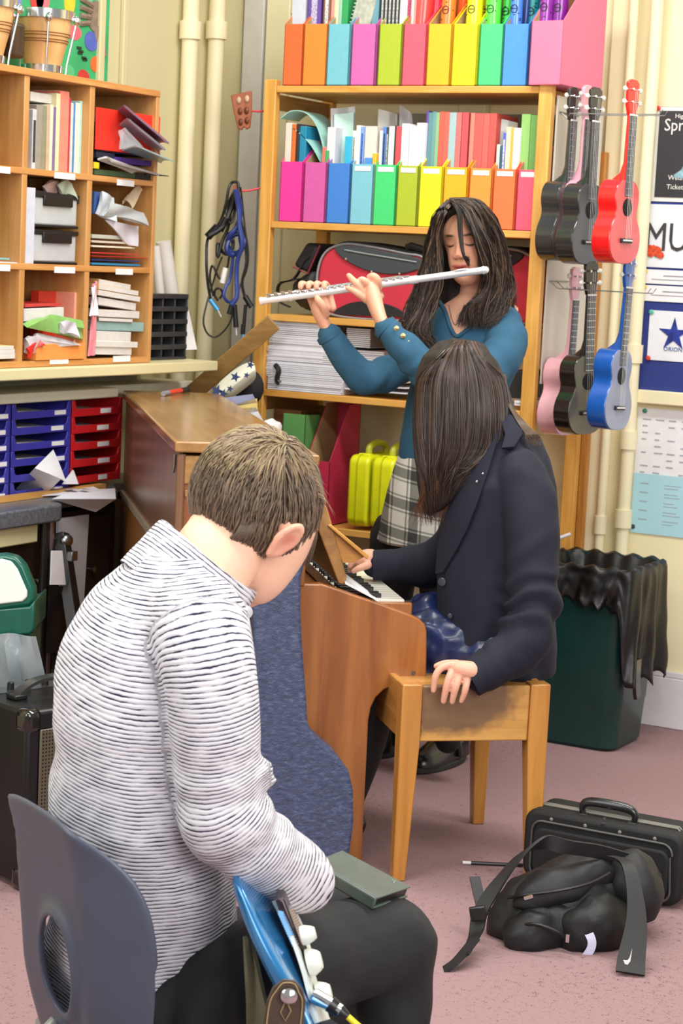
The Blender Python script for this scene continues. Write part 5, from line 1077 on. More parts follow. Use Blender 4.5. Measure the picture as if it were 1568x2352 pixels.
obj('body', blob(B(1305, 2075, 4.42), (.205, .11, .105), [ax1, ax2, ax3], .018, 9, 3.1), m_b, bp, world=True)
obj('front_pocket', blob(B(1265, 2130, 4.31), (.125, .05, .062), [ax1, ax2, ax3], .014, 12, 7.7, 36, 24), m_b, bp, world=True, label='bulging front pocket')
obj('top_panel', blob(B(1300, 2030, 4.36), (.14, .05, .045), [ax1, ax2, ax3], .012, 12, 1.7, 36, 24), m_b2, bp, world=True, label='dark grey upper pocket')
obj('side_pocket', blob(B(1368, 2135, 4.31), (.095, .06, .078), [ax1, ax2, ax3], .014, 12, 4.7, 36, 24), m_b, bp, world=True)
obj('base', blob(B(1450, 2035, 4.42), (.07, .09, .09), [ax1, ax2, ax3], .014, 12, 2.7, 30, 20), m_b2, bp, world=True)
bz = MB().tube([B(1165, 2062, 4.31), B(1210, 2055, 4.29), B(1280, 2046, 4.27), B(1350, 2030, 4.28), B(1400, 2005, 4.31)], .004, 6, smooth=4)
obj('zip', bz, mat('#0d0d0e', .4), bp, world=True); obj('zip_pull', MB().obox(B(1213, 2061, 4.27), (.010, .003, .003), [ax1, ax2, ax3]), CHROME, bp, world=True)
obj('zip', MB().tube([B(1190, 2128, 4.27), B(1230, 2122, 4.24), B(1280, 2140, 4.23), B(1305, 2158, 4.24)], .004, 6, smooth=4), mat('#0d0d0e', .4), bp, world=True); obj('zip_pull', MB().obox(B(1304, 2155, 4.225), (.004, .003, .009)), CHROME, bp, world=True)
obj('reflective_strip', MB().ribbon([B(1344, 2130, 4.25), B(1358, 2158, 4.244), B(1356, 2180, 4.246), B(1340, 2203, 4.25)], RT, .0095, .0012, smooth=5), mat('#cfd0ea', .3, var=.03), bp, world=True, label='white reflective strip')
ribs = lambda pts, w, h=None, m=m_b2, **k: obj('strap', MB().ribbon([B(*p) for p in pts], k.get('side', FW), w, .003, smooth=5), m, bp, world=True)
ribs([(1062, 2200, 4.12), (1090, 2150, 4.22), (1105, 2090, 4.25), (1150, 2020, 4.28), (1200, 1960, 4.33), (1250, 1935, 4.36), (1300, 1945, 4.36), (1370, 1955, 4.38), (1440, 1975, 4.40)], .017, side=lambda p: unit(RT*.6+Z3*.5))
ribs([(1018, 2230, 4.11), (1050, 2205, 4.12), (1088, 2160, 4.17)], .018, side=lambda p: unit(RT*.8+Z3*.6))
obj('buckle', MB().obox(B(1097, 2098, 4.23), (.018, .006, .016), [unit(RT+Z3*.2), FW, unit(Z3-RT*.2)]), BLACKP, bp, world=True, bevel=.003)
ribs([(1090, 2015, 4.4), (1100, 2060, 4.35), (1110, 2100, 4.3)], .012, side=RT)
ribs([(1400, 1968, 4.36), (1440, 1985, 4.30), (1458, 2060, 4.24), (1460, 2130, 4.2), (1450, 2200, 4.15), (1447, 2236, 4.12)], [.012, .014, .018, .024, .030, .031], m=m_b, side=lambda p: RT)
ribs([(1440, 1960, 4.42), (1480, 1985, 4.42), (1508, 2020, 4.40)], .014, side=lambda p: unit(RT*.5+Z3*.5))
sw = [(0, 0), (.4, -.9), (1, -1.0), (1.55, -.2), (1.75, 2.6), (1.35, .6), (1.0, .0), (.5, -.1)]
c = B(1431, 2205, 4.105); s_ = 11*4.1/4570
obj('tick_logo', MB().prism([(x*s_, z*s_) for x, z in sw], c, RT, Z3, FW, 0, .0015), mat('#e6e6e6', .5, var=.02), bp, world=True, label='white tick-shaped mark')

# ================================================================ amplifier, green bin behind it
AO = CW(-.70, 4.48); av = unit(RT*.72+FW*.69); aw = unit(np.cross(Z3, av))   # av along grille face, aw into depth (left/away)
amp = thing('guitar_amplifier', 'black guitar amplifier with metal grille, top handle and corner protectors behind the chair', 'amplifier', M=Matrix.Translation(Vector(AO)) @ Matrix.Rotation(math.atan2(av[1], av[0]), 4, 'Z'))
AH = .43
obj('cabinet', MB().box(0, .42, 0, .26, .02, AH), mat('#0c0c10', .35, var=.2, scale=80, bump=.2, bscale=400), amp, bevel=.01, seg=3)
def grille():
    m, nt, b = _new('grille'); v = _tc(nt, (1, 1, 1)); vo = nt.nodes.new('ShaderNodeTexVoronoi'); vo.inputs['Scale'].default_value = 115; vo.inputs['Randomness'].default_value = 0.0
    nt.links.new(v, vo.inputs['Vector']); nt.links.new(_ramp(nt, vo.outputs['Distance'], [(.36, '#0a0a0a'), (.44, '#5d5546')]), b.inputs['Base Color']); b.inputs['Roughness'].default_value = .4; b.inputs['Metallic'].default_value = .3; return m
obj('grille', MB().box(.035, .39, -.006, .0, .05, AH-.045), grille(), amp, bevel=.003)
bd = obj('badge', MB().box(.10, .20, -.011, -.006, AH-.10, AH-.065), mat('#8a4a30', .35, var=.1), amp, bevel=.003)
obj('badge_mark', MB().box(.125, .16, -.0125, -.011, AH-.095, AH-.07), mat('#1a1210', .4), bd, bevel=.002)
obj('handle', MB().ribbon([(.06, .13, AH), (.07, .13, AH+.018), (.13, .13, AH+.04), (.29, .13, AH+.04), (.35, .13, AH+.018), (.36, .13, AH)], (0, 1, 0), .016, .004, smooth=4), mat('#2e3030', .35, coat=.3), amp)
for x in (.06, .36): obj('handle_mount', MB().box(x-.018, x+.018, .11, .15, AH, AH+.012), BLACKP, amp, bevel=.003)
for z in (.0, AH-.055):
    for x in (-.003, .375):
        obj('corner_protector', MB().box(x, x+.048, -.004, .05, z, z+.058), mat('#0d0d0e', .12, coat=.8), amp, bevel=.016, seg=4)
for k in range(6): obj('knob', MB().lathe([(.009, 0), (.008, .018), (.006, .02)], (.05+k*.05, .215, AH), (0, 0, 1), 12), BLACKP, amp)
obj('control_panel', MB().box(.02, .40, .19, .245, AH, AH+.002), STEEL, amp)
gb = thing('pedal_bin', 'green plastic bin with white lid panel and clear liner, behind the amplifier', 'bin', tuple(CW(-.90, 4.9)))
D2 = 4.92
def gp(x, y, d=D2): return P(x, y, d)
m_gr = mat('#0f5a4a', .3, var=.08, coat=.3)
def quadring(px, inset=0, d=D2):
    c_ = (sum(p[0] for p in px)/4, sum(p[1] for p in px)/4); return px
outl = [(-130, 1290), (10, 1274), (38, 1280), (56, 1300), (78, 1352), (80, 1380), (66, 1392), (-130, 1420)]
inl = [(-130, 1300), (4, 1284), (26, 1290), (40, 1308), (62, 1358), (62, 1372), (52, 1382), (-130, 1404)]
e = RT*1; 
def poly3(pts, d0, d1, name, m, par, **k):
    f_, b2 = [gp(x, y, d0) for x, y in pts], [gp(x, y, d0)+FW*(d1-d0) for x, y in pts]; n0 = len(pts)
    return obj(name, MB().add(f_+b2, [tuple(range(n0))[::-1], tuple(range(n0, 2*n0))]+[(i, (i+1) % n0, n0+(i+1) % n0, n0+i) for i in range(n0)]), m, par, world=True, **k)
poly3(outl, D2, D2+.05, 'lid_frame', m_gr, gb, bevel=.008)
poly3(inl, D2-.006, D2+.02, 'lid_panel', mat('#eceee6', .4, var=.02), gb, bevel=.004, label='white lid panel')
poly3([(-130, 1408), (66, 1392), (80, 1378), (78, 1448), (70, 1458), (-130, 1470)], D2+.004, D2+.2, 'rim', m_gr, gb, bevel=.006)
poly3([(-130, 1465), (70, 1458), (64, 1700), (-130, 1700)], D2+.03, D2+.2, 'body', m_gr, gb, bevel=.006)
G = []
for i in range(9):
    t = i/8; y = 1458+t*140; xr_ = 82+t*34; G.append([gp(-120+(xr_+120)*j/16, y-4*math.sin(j*.7), D2-.015-.02*math.sin(math.pi*t)+.012*math.sin(j*1.6+t*2)+.006*math.sin(j*4+t*5)) for j in range(17)])
obj('liner', MB().sheet(G, .0006), clear('#b9c2c8', .12, .42), gb, world=True, label='clear plastic liner')

# ================================================================ grey polypropylene chair
fa = .55   # facing direction angle in the camera's ground frame
cf = unit(RT*.84+FW*.55); cr = unit(RT*.55-FW*.84)
CO = CW(-.322, 2.50)      # centre of the back at the floor
chair = thing('school_chair', 'grey plastic school chair with a slotted back, tubular legs, under the boy', 'chair', tuple(CO))
m_c = mat('#474c5c', .42, var=.08, scale=8, bump=.06, bscale=700, key=' chair')
def cback(s, z):
    """s across the back in m, z height"""
    w = abs(s); f_ = -.03 + 3.0*max(0, w-.09)**1.5 - .10*(z-.62) + .5*max(0, .56-z)**1.5 - .35*max(0, z-.72)**1.3
    return CO+cr*s+cf*f_+Z3*z
N = 72; rows = []
def outline(w):
    c_, s_ = math.cos(w), math.sin(w); p = 3.2 if s_ > 0 else 2.2
    k = (abs(c_)**p+abs(s_)**p)**(-1/p); hw = .168 if s_ > 0 else .165
    return (k*c_*hw, .605+k*s_*(.185 if s_ > 0 else .24))
for k in range(15):
    t = k/14; row = []
    for i in range(N):
        w = 2*math.pi*i/N; a = (.046*math.cos(w)+.028, .585+.062*math.sin(w)*1.05); b = outline(w); s = a[0]*(1-t)+b[0]*t; z = a[1]*(1-t)+b[1]*t
        row.append(cback(s, z) + (-cf*.012*max(0, 1-t*9)))
    rows.append(row)
sb = obj('backrest', MB().loft(rows, caps=False), m_c, chair, world=True)
md = sb.modifiers.new('thick', 'SOLIDIFY'); md.thickness = .007; md.offset = 0; mdb = sb.modifiers.new('bevel', 'BEVEL'); mdb.width = .003; mdb.limit_method = 'ANGLE'
G = [[CO+cf*(.03+.37*i/8)+cr*(-.17+.34*j/8)+Z3*(.445-.012*math.sin(math.pi*i/8)*math.cos((j/8-.5)*2)+.03*abs(j/8-.5)**2*2 - (.02 if i == 8 else 0)) for j in range(9)] for i in range(9)]
obj('seat', MB().sheet(G, .004), m_c, chair, world=True)
m_t = mat('#9aa09c', .35, .3, var=.08)
for s in (-1, 1):
    obj('leg', MB().tube([CO+cf*.06+cr*s*.15+Z3*.43, CO+cf*.0+cr*s*.19+Z3*.2, CO-cf*.04+cr*s*.2+Z3*.0], .0125, 12), m_t, chair, world=True)
    obj('leg', MB().tube([CO+cf*.34+cr*s*.15+Z3*.43, CO+cf*.38+cr*s*.19+Z3*.0], .0125, 12), m_t, chair, world=True)
    obj('seat_rail', MB().tube([CO+cf*.02+cr*s*.14+Z3*.432, CO+cf*.36+cr*s*.14+Z3*.432], .0125, 12), m_t, chair, world=True)
obj('back_leg_brace', MB().tube([CO-cf*.02+cr*.15+Z3*.47, CO-cf*.03-cr*.02+Z3*.40, CO-cf*.03-cr*.1+Z3*.2], .0125, 12), m_t, chair, world=True)

pq = P(196, 2278, 2.57); pr_ = P(120, 2362, 2.52); obj('leg', MB().tube([pq, pr_, pr_+(pr_-pq)*((pr_[2])/(pq[2]-pr_[2]))], .0125, 12), m_t, chair, world=True)
# ================================================================ electric guitar on the boy's lap
eg = thing('electric_guitar', 'metallic blue electric guitar with white pickguard and controls held on the boy\'s lap', 'guitar', tuple(P(620, 2200, 2.55)))
m_eb = mat('#2b7ab5', .2, .35, var=.08, coat=.8, key=' guitar'); m_w = mat('#d9ded6', .35, var=.04)
def G3(pts): return [P(*p) for p in pts]
# body: rounded edge runs top-left to bottom-right; front face turned right
E1 = [(517, 1990, 2.420), (532, 2065, 2.400), (556, 2140, 2.370), (590, 2215, 2.340), (628, 2290, 2.320), (672, 2370, 2.300), (720, 2440, 2.290)]
E2 = [(536, 1995, 2.400), (572, 2075, 2.370), (608, 2150, 2.340), (650, 2225, 2.310), (690, 2290, 2.290), (722, 2360, 2.280), (750, 2440, 2.270)]
E3 = [(610, 2028, 2.500), (648, 2082, 2.480), (676, 2142, 2.460), (698, 2215, 2.430), (722, 2290, 2.410), (745, 2360, 2.400), (770, 2440, 2.390)]
E4 = [(590, 2010, 2.560), (620, 2070, 2.550), (650, 2130, 2.530), (675, 2200, 2.500), (700, 2280, 2.480), (725, 2350, 2.470), (750, 2440, 2.460)]
rg = []
for a, b_, c_, d_ in zip(E1, E2, E3, E4):
    A_, B_, C_, D_ = P(*a), P(*b_), P(*c_), P(*d_); rg.append([A_, A_*.5+B_*.5-FW*.004, B_, B_*.8+C_*.2-FW*.002, B_*.4+C_*.6, C_, D_, A_*.5+D_*.5+FW*.03])
obj('body', MB().loft(rg), m_eb, eg, world=True, sub=2, label='metallic blue body')
pg = MB().ribbon(G3([(652, 2080, 2.46), (680, 2140, 2.44), (700, 2205, 2.41), (718, 2270, 2.395), (742, 2345, 2.38)]), FW, .045, .0025, smooth=4); obj('pickguard', pg, m_w, eg, world=True)
pk = MB()
for k in range(14): t = k/13; pk.obox(P(656+32*t, 2092+72*t, 2.40), (.004, .012, .003), None)
obj('bridge', MB().obox(P(671, 2128, 2.41), (.006, .02, .045), [RT, FW, unit(Z3-RT*.42)]), mat('#4b4347', .3, .8), eg, world=True, bevel=.003); obj('string_saddles', pk, CHROME, eg, world=True)
for i, (x, y, r) in enumerate(((692, 2150, .012), (706, 2212, .017), (728, 2285, .015))):
    obj('control_knob', MB().lathe([(r, 0), (r*1.05, .006), (r*.8, .014), (r*.6, .018)], P(x, y, 2.385), unit(RT*.95+Z3*.3), 14), mat('#e3e6da', .35), eg, world=True)
obj('output_jack', MB().lathe([(.008, 0), (.01, .004), (.008, .04)], P(716, 2285, 2.345), unit(P(790, 2325, 2.335)-P(716, 2285, 2.345)), 14), CHROME, eg, world=True)
st_ = thing('guitar_strap', 'dark brown leather guitar strap end with stitched edge and silver button', 'strap', tuple(P(650, 2300, 2.36)))
so = [(600, 2400), (604, 2352), (612, 2300), (626, 2268), (650, 2250), (676, 2252), (694, 2272), (702, 2300), (698, 2352), (690, 2420)]
def pol(pts, d, t): 
    f_, b2 = [P(x, y, d) for x, y in pts], [P(x, y, d)+FW*t for x, y in pts]; n0 = len(pts)
    return MB().add(f_+b2, [tuple(range(n0))[::-1], tuple(range(n0, 2*n0))]+[(i, (i+1) % n0, n0+(i+1) % n0, n0+i) for i in range(n0)])
obj('leather', pol(so, 2.275, .004), mat('#4a3a30', .45, var=.2, scale=50, bump=.15, bscale=300), st_, world=True, bevel=.0012)
obj('stitching', MB().tube([P(x+(8 if x < 650 else -8 if x > 680 else 0), y+(8 if y < 2300 else 0), 2.273) for x, y in so], .0008, 5, smooth=3), mat('#a08a60', .6), st_, world=True)
obj('slot', MB().tube([P(655, 2300, 2.273), P(644, 2326, 2.273), P(655, 2345, 2.273), P(668, 2322, 2.273), P(658, 2300, 2.273)], .0007, 5), mat('#a08a60', .6), st_, world=True)
obj('button', MB().lathe([(.0, .0), (.009, .001), (.010, .004), (.006, .008), (.0, .009)], P(664, 2286, 2.272), -FW, 18), CHROME, st_, world=True)
jc = thing('jack_cable', 'guitar lead with a steel plug, black sleeve and yellow cable', 'cable', tuple(P(790, 2330, 2.42)))
p0, p1, p2, p3 = P(718, 2286, 2.345), P(757, 2305, 2.34), P(798, 2335, 2.335), P(860, 2390, 2.33)
obj('plug', MB().tube([p0, p1], .0085, 14), CHROME, jc, world=True); obj('sleeve', MB().tube([p1, p1+(p2-p1)*.5, p2], [.0105, .009, .005], 12), BLACKP, jc, world=True); obj('lead', MB().tube([p2, p3, P(900, 2480, 2.32)], .004, 10), mat('#e6d31e', .4), jc, world=True, label='yellow lead')

# ---- phone wallet on the thigh
ph = thing('phone_case', 'dark green leather flip phone case lying on the boy\'s thigh', 'phone case', tuple(P(840, 2015, 2.66)))
A_, B_, C_, D_ = P(722, 1978, 2.72), P(785, 1952, 2.80), P(944, 2036, 2.74), P(868, 2062, 2.655)
nrm = unit(np.cross(D_-A_, B_-A_)); nrm = nrm if nrm[2] > 0 else -nrm
m_ph = mat('#47564f', .4, var=.15, scale=30, bump=.08, bscale=200, coat=.25)
hx_ = lambda t0, t1, ins: MB().hexa([p+nrm*t0+((A_+C_)/2-p)*ins for p in (A_, D_, C_, B_)], [p+nrm*t1+((A_+C_)/2-p)*ins for p in (A_, D_, C_, B_)])
obj('front_cover', hx_(-.003, 0, 0), m_ph, ph, world=True, bevel=.0015, seg=3); obj('phone', hx_(-.014, -.003, .05), BLACKP, ph, world=True, bevel=.002); obj('back_cover', hx_(-.018, -.014, 0), m_ph, ph, world=True, bevel=.0015)
obj('spine', MB().hexa([p+nrm*-.018 for p in (A_, A_+(A_-B_)*.06, D_+(D_-C_)*.06, D_)], [p for p in (A_, A_+(A_-B_)*.06, D_+(D_-C_)*.06, D_)]), m_ph, ph, world=True, bevel=.003, seg=3)
obj('clasp', MB().lathe([(.0, .0), (.005, .0), (.004, .0015)], C_+(A_-C_)*.16+nrm*.0+(B_-C_)*.03, nrm, 14), mat('#6c7a70', .3, .3), ph, world=True)
# ================================================================ people: helpers
def fuse(mb, voxel=.005, smooth=6, disp=None):
    """one continuous surface grown around overlapping closed shapes"""
    me = bpy.data.meshes.new('tmp'); me.from_pydata(mb.v, [], mb.f)
    import bmesh
    b = bmesh.new(); b.from_mesh(me); bmesh.ops.recalc_face_normals(b, faces=b.faces); b.to_mesh(me); b.free()
    o = bpy.data.objects.new('tmp', me); C.objects.link(o)
    m = o.modifiers.new('r', 'REMESH'); m.mode = 'VOXEL'; m.voxel_size = voxel; m.adaptivity = 0
    s = o.modifiers.new('s', 'SMOOTH'); s.factor = .5; s.iterations = smooth
    dg = bpy.context.evaluated_depsgraph_get(); r = bpy.data.meshes.new_from_object(o.evaluated_get(dg)); bpy.data.objects.remove(o)
    V = np.empty(len(r.vertices)*3); r.vertices.foreach_get('co', V); V = V.reshape(-1, 3); N = np.empty(len(r.vertices)*3); r.vertices.foreach_get('normal', N); N = N.reshape(-1, 3)
    if disp is not None: V = V + N*disp(V, N)[:, None]
    out = MB(); out.v = V; out.f = [tuple(p.vertices) for p in r.polygons]; out.m = [0]*len(out.f); return out, V, N
def withhands(mb, *hands):
    for h in hands:
        m2, _, _ = fuse(h, .0023, 2); o = len(mb.v); mb.v = np.concatenate([npa(mb.v), npa(m2.v)]); mb.f = list(mb.f)+[tuple(i+o for i in f) for f in m2.f]; mb.m = [0]*len(mb.f)
    return mb, npa(mb.v)
def nz(V, f, seed=0.): return np.array([noise.noise(Vector((p[0]*f+seed, p[1]*f, p[2]*f))) for p in V])
def polyline_param(V, pts):
    """distance to a polyline and arc length of the nearest point"""
    best = np.full(len(V), 1e9); arc = np.zeros(len(V)); a0 = 0
    for p, q in zip(pts[:-1], pts[1:]):
        d = q-p; L = np.linalg.norm(d); t = np.clip(((V-p)@d)/(L*L), 0, 1); D = np.linalg.norm(V-(p+t[:, None]*d), axis=1); k = D < best; best[k] = D[k]; arc[k] = (a0+t*L)[k]; a0 += L
    return best, arc
def soft_arc(V, pts, sig=.045):
    pts = np.array(pts); L = np.concatenate([[0], np.cumsum(np.linalg.norm(np.diff(pts, axis=0), axis=1))]); u = np.linspace(0, L[-1], 40)
    S = np.stack([np.interp(u, L, pts[:, k]) for k in range(3)], 1); D = ((V[:, None, :]-S[None])**2).sum(-1); W = np.exp(-(D-D.min(1, keepdims=True))/(2*sig*sig)); return (W*u).sum(1)/W.sum(1)
def ringloft(rings, hd=None, seg=40, extra=()):
    """rings: (yL_px, xL, xR, depth, half depth) -> stacked horizontal ellipses"""
    out = []
    for (y, L, R, d, h) in rings:
        c = P((L+R)/2, y, d); w = (R-L)/2*d/FPX
        out.append([c+RT*w*math.cos(a)*(abs(math.cos(a))**-.12 if abs(math.cos(a)) > .02 else 1)+FW*h*math.sin(a) for a in [2*math.pi*k/seg for k in range(seg)]])
    return MB().loft(out)
def surfd(rings, x, y):
    ys = [r[0] for r in rings]; L, R, d, h = [float(np.interp(y, ys, [r[k] for r in rings])) for k in (1, 2, 3, 4)]
    q = max(-1, min(1, (x-(L+R)/2)/((R-L)/2))); return d-h*math.sqrt(max(0, 1-q*q))
def limb(pts, r, seg=20, smooth=5): return MB().tube([P(*p) if isinstance(p, tuple) else p for p in pts], r, seg, smooth=smooth, endround=True)
def join(*mbs):
    o = MB()
    for m in mbs: o.add(m.v, m.f)
    return o
def strands(name, paths, parent, label=None, rough=.38):
    """paths: list of (k x 3 points, root radius, rgb)"""
    V, Fc, Cc = [], [], []
    for pts, r, col in paths:
        pts = npa(pts); k = len(pts); T = np.gradient(pts, axis=0); T /= (np.linalg.norm(T, axis=1, keepdims=True)+1e-9)
        a = np.cross(T, npa((.31, .52, .79))); a /= (np.linalg.norm(a, axis=1, keepdims=True)+1e-9); b = np.cross(T, a); o = len(V)
        for i in range(k):
            q = r*(1-.85*(i/(k-1))**2.2)
            for w in (0, 2.094, 4.189): V.append(pts[i]+(a[i]*math.cos(w)+b[i]*math.sin(w))*q); Cc.append(col)
        for i in range(k-1):
            for j in range(3): j2 = (j+1) % 3; Fc.append((o+i*3+j, o+i*3+j2, o+(i+1)*3+j2, o+(i+1)*3+j))
    mb = MB(); mb.v = V; mb.f = Fc; mb.m = [0]*len(Fc)
    me = bpy.data.meshes.new(name); inv = np.array(WM[parent.name].inverted()); A = npa(V)@inv[:3, :3].T+inv[:3, 3]
    me.from_pydata([tuple(p) for p in A], [], Fc); me.materials.append(attr_mat(rough, 0, spec=.45)); me.polygons.foreach_set('use_smooth', [True]*len(me.polygons))
    at = me.color_attributes.new('tint', 'FLOAT_COLOR', 'POINT'); at.data.foreach_set('color', np.concatenate([npa(Cc), np.ones((len(Cc), 1))], 1).ravel())
    o = bpy.data.objects.new(name, me); C.objects.link(o); o.parent = parent
    if label: o['label'] = label
    return o
def spl(pts, n=5): return np.array(crom([npa(p) for p in pts], [1]*len(pts), n)[0])
def hcol(base, var, k=None):
    b = npa(lin(base)); f = RG.uniform(1-var, 1+var); return tuple(np.clip(b*f*npa((1+RG.uniform(-.05, .08), 1, 1-RG.uniform(-.05, .05))), 0, 1))
def skincol(V, base='#e6b498', var=.06): 
    b = npa(lin(base)); n = nz(V, 30)*.5+nz(V, 9, 3.)*.5; return b[None, :]*(1+var*n[:, None]*npa((.6, 1.4, 1.4))[None, :])
def finger(pts, r): return MB().tube([P(*p) for p in pts], r, 10, smooth=4, endround=True)
def nails(pts, parent, r=.004):
    for k, (p, n) in enumerate(pts): pass
SKIN = attr_mat(.5, .1, 400., .15)
def stripes():
    m, nt, b = _new('striped knit'); a = nt.nodes.new('ShaderNodeAttribute'); a.attribute_name = 'sc'
    v = _tc(nt); n1 = _noise(nt, v, 55, 3); n2 = _noise(nt, v, 160, 2); n3 = _noise(nt, _tc(nt, (1, 1, 2)), 38, 2)
    def mth(op, x, y, c=None):
        q = nt.nodes.new('ShaderNodeMath'); q.operation = op
        for i, z in enumerate((x, y, c)):
            if z is None: continue
            if isinstance(z, (int, float)): q.inputs[i].default_value = z
            else: nt.links.new(z, q.inputs[i])
        return q.outputs[0]
    s = mth('MULTIPLY_ADD', n1, .0022, a.outputs['Fac']); s = mth('MULTIPLY_ADD', n2, .0008, s); ph = mth('MULTIPLY', s, 2*math.pi/.0054); w = mth('SINE', ph, 0)
    w = mth('MULTIPLY_ADD', w, .5, .5); w = mth('SUBTRACT', w, mth('MULTIPLY', mth('SUBTRACT', n3, .5), .8))
    col = _ramp(nt, w, [(.0, '#2e2c40'), (.07, '#5a5566'), (.19, '#cfcdd4'), (1., '#d8d6dc')]); nt.links.new(col, b.inputs['Base Color']); b.inputs['Roughness'].default_value = .9; b.inputs['Specular IOR Level'].default_value = .15
    _bump(nt, b, w, .5, .0015); return m
def put_attr(o, name, vals):
    at = o.data.attributes.new(name, 'FLOAT', 'POINT'); at.data.foreach_set('value', npa(vals))

# ================================================================ the boy
boy = thing('person', 'boy in a striped white jumper seen from behind, head bowed over a blue guitar', 'person', tuple(CW(-.22, 2.62)))
TR = [(1262, 335, 500, 2.60, .065), (1300, 288, 520, 2.60, .085), (1345, 232, 545, 2.60, .10), (1400, 182, 560, 2.60, .115), (1470, 142, 562, 2.59, .125), (1560, 120, 560, 2.58, .13), (1650, 118, 556, 2.57, .13), (1720, 126, 555, 2.57, .128), (1790, 114, 553, 2.57, .125), (1880, 110, 552, 2.57, .125), (1960, 130, 556, 2.58, .125), (2060, 110, 556, 2.59, .125), (2160, 84, 556, 2.60, .12), (2260, 84, 560, 2.61, .12), (2360, 100, 570, 2.62, .125), (2440, 170, 575, 2.62, .125), (2500, 190, 570, 2.62, .11)]
armR = [(455, 1430, 2.50), (478, 1530, 2.455), (492, 1660, 2.44), (500, 1780, 2.44), (522, 1880, 2.44), (600, 1955, 2.465), (680, 2015, 2.505), (698, 2035, 2.53)]
armRr = [.066, .060, .057, .055, .058, .053, .046, .040]
armL = [(420, 1430, 2.72), (430, 1600, 2.80), (470, 1820, 2.86), (500, 1960, 2.88), (515, 2000, 2.88)]
AR = [P(*p) for p in armR]; AL = [P(*p) for p in armL]
swm = join(ringloft(TR), limb(armR, armRr), limb(armL, [.06, .058, .055, .05, .04]))
# sleeve bulge at the elbow crease and body folds
swm = join(swm, MB().ell(P(592, 1770, 2.44), (.014, .03, .014)), MB().ell(P(610, 1800, 2.45), (.012, .03, .010)))
ARd = np.array(crom(AR, [1]*len(AR), 5)[0])
def bdisp(V, N):
    dR, aR = polyline_param(V, ARd); m = np.clip(1.4-dR/.07, 0, 1)
    f1 = .0055*np.sin(aR*95+5*nz(V, 9, 2.))*np.exp(-((aR-.27)/.07)**2)*m + .004*np.sin(aR*70+5*nz(V, 8, 9.))*np.exp(-((aR-.42)/.06)**2)*m
    q = V@RT; z = V[:, 2]; t = (1-m)
    f2 = .006*nz(V*npa((1, 1, .45)), 11, 5.)+.004*nz(V*npa((1, 1, .6)), 24, 8.)
    f3 = .008*np.sin((q*1.0+z*.55)*42+4*nz(V, 5, 1.))*np.clip((.95-z)*2.2, 0, 1)*t
    return f1+f2*t+f3*.6*t
mb, V, N = fuse(swm, .0055, 7, bdisp)
sw = obj('sweater', mb, stripes(), boy, world=True, label='white knit jumper with thin dark stripes')
dR, aR = polyline_param(V, ARd); dL, aL = polyline_param(V, np.array(AL))
q = V@RT; z = V[:, 2]
spine = P(400, 1400, 2.6); rh_ = np.hypot(q-spine@RT, (V@FW)-spine@FW); tors = z*.98+.10*(q-(-.2)) + .012*np.sin(q*18) - .34*np.clip((z-.90)/.30, 0, 1)*rh_
rr = np.interp(aR, np.linspace(0, .62, 7), [.066, .060, .058, .056, .06, .055, .047])
isarm = (dR < rr*1.13) & (aR > .015)
sA = soft_arc(V, ARd); sc = np.where(isarm, 5.0-sA*1.12+.010*np.sin(V@FW*25), tors); put_attr(sw, 'sc', sc)
# collar
na = unit(RT*.56+Z3*.80+FW*.22); nu = unit(RT*.80-Z3*.58+FW*.02); nu = unit(nu-na*(nu@na)); nv = np.cross(na, nu)
cc0 = P(446, 1322, 2.605)
crs = []
for k, (h, r, t) in enumerate([(-.046, .0845, .0), (-.03, .0835, .0), (-.012, .081, 0), (.008, .0795, 0), (.022, .078, 0), (.029, .0765, 0), (.029, .070, 0), (.02, .0675, 0), (-.02, .067, 0)]):
    crs.append([cc0+na*(h+.004*math.sin(2*a+1))+(nu*math.cos(a)*1.05+nv*math.sin(a)*.9)*(r+.0012*math.sin(9*a)) for a in [2*math.pi*i/72 for i in range(72)]])
cmb = MB().loft(crs, caps=False); co = obj('collar', cmb, stripes(), boy, world=True, label='folded high collar with close stripes')
cv = npa(cmb.v); put_attr(co, 'sc', (cv-cc0)@na*1.0+.012*((cv-cc0)@nu)*2)
# collar tip at the throat
obj('collar_button', MB().lathe([(.0, 0), (.008, .001), (.009, .004), (.0, .006)], P(563, 1405, 2.50), -FW+RT*.3, 14), mat('#c8c6cc', .4, var=.3), boy, world=True)
# body (skin)
HC = P(588, 1142, 2.66)
skin = join(MB().ell(HC, (.077, .088, .083), [RT, FW, Z3], 28, 20),
            MB().tube([P(425, 1400, 2.59), P(475, 1310, 2.60), P(522, 1240, 2.625), P(565, 1165, 2.65)], [.066, .060, .0575, .062], 24, smooth=4, endround=True),
            MB().tube([P(622, 1200, 2.66), P(612, 1260, 2.66), P(600, 1310, 2.66), P(585, 1345, 2.665), P(572, 1362, 2.67)], [.066, .056, .043, .032, .021], 20, smooth=4, endround=True),
            MB().ell(P(441, 1138, 2.66), (.007, .016, .022), [RT, FW, Z3]), MB().tube([P(560, 1215, 2.645), P(560, 1280, 2.65), P(560, 1330, 2.66)], [.055, .045, .03], 18, smooth=4, endround=True),
            ringloft([(y, (L+R)/2-(R-L)*.42, (L+R)/2+(R-L)*.42, d, h*.85) for y, L, R, d, h in TR[3:]]),
            limb(armR, [r*.8 for r in armRr]), limb(armL, [.045, .043, .04, .036, .03]))
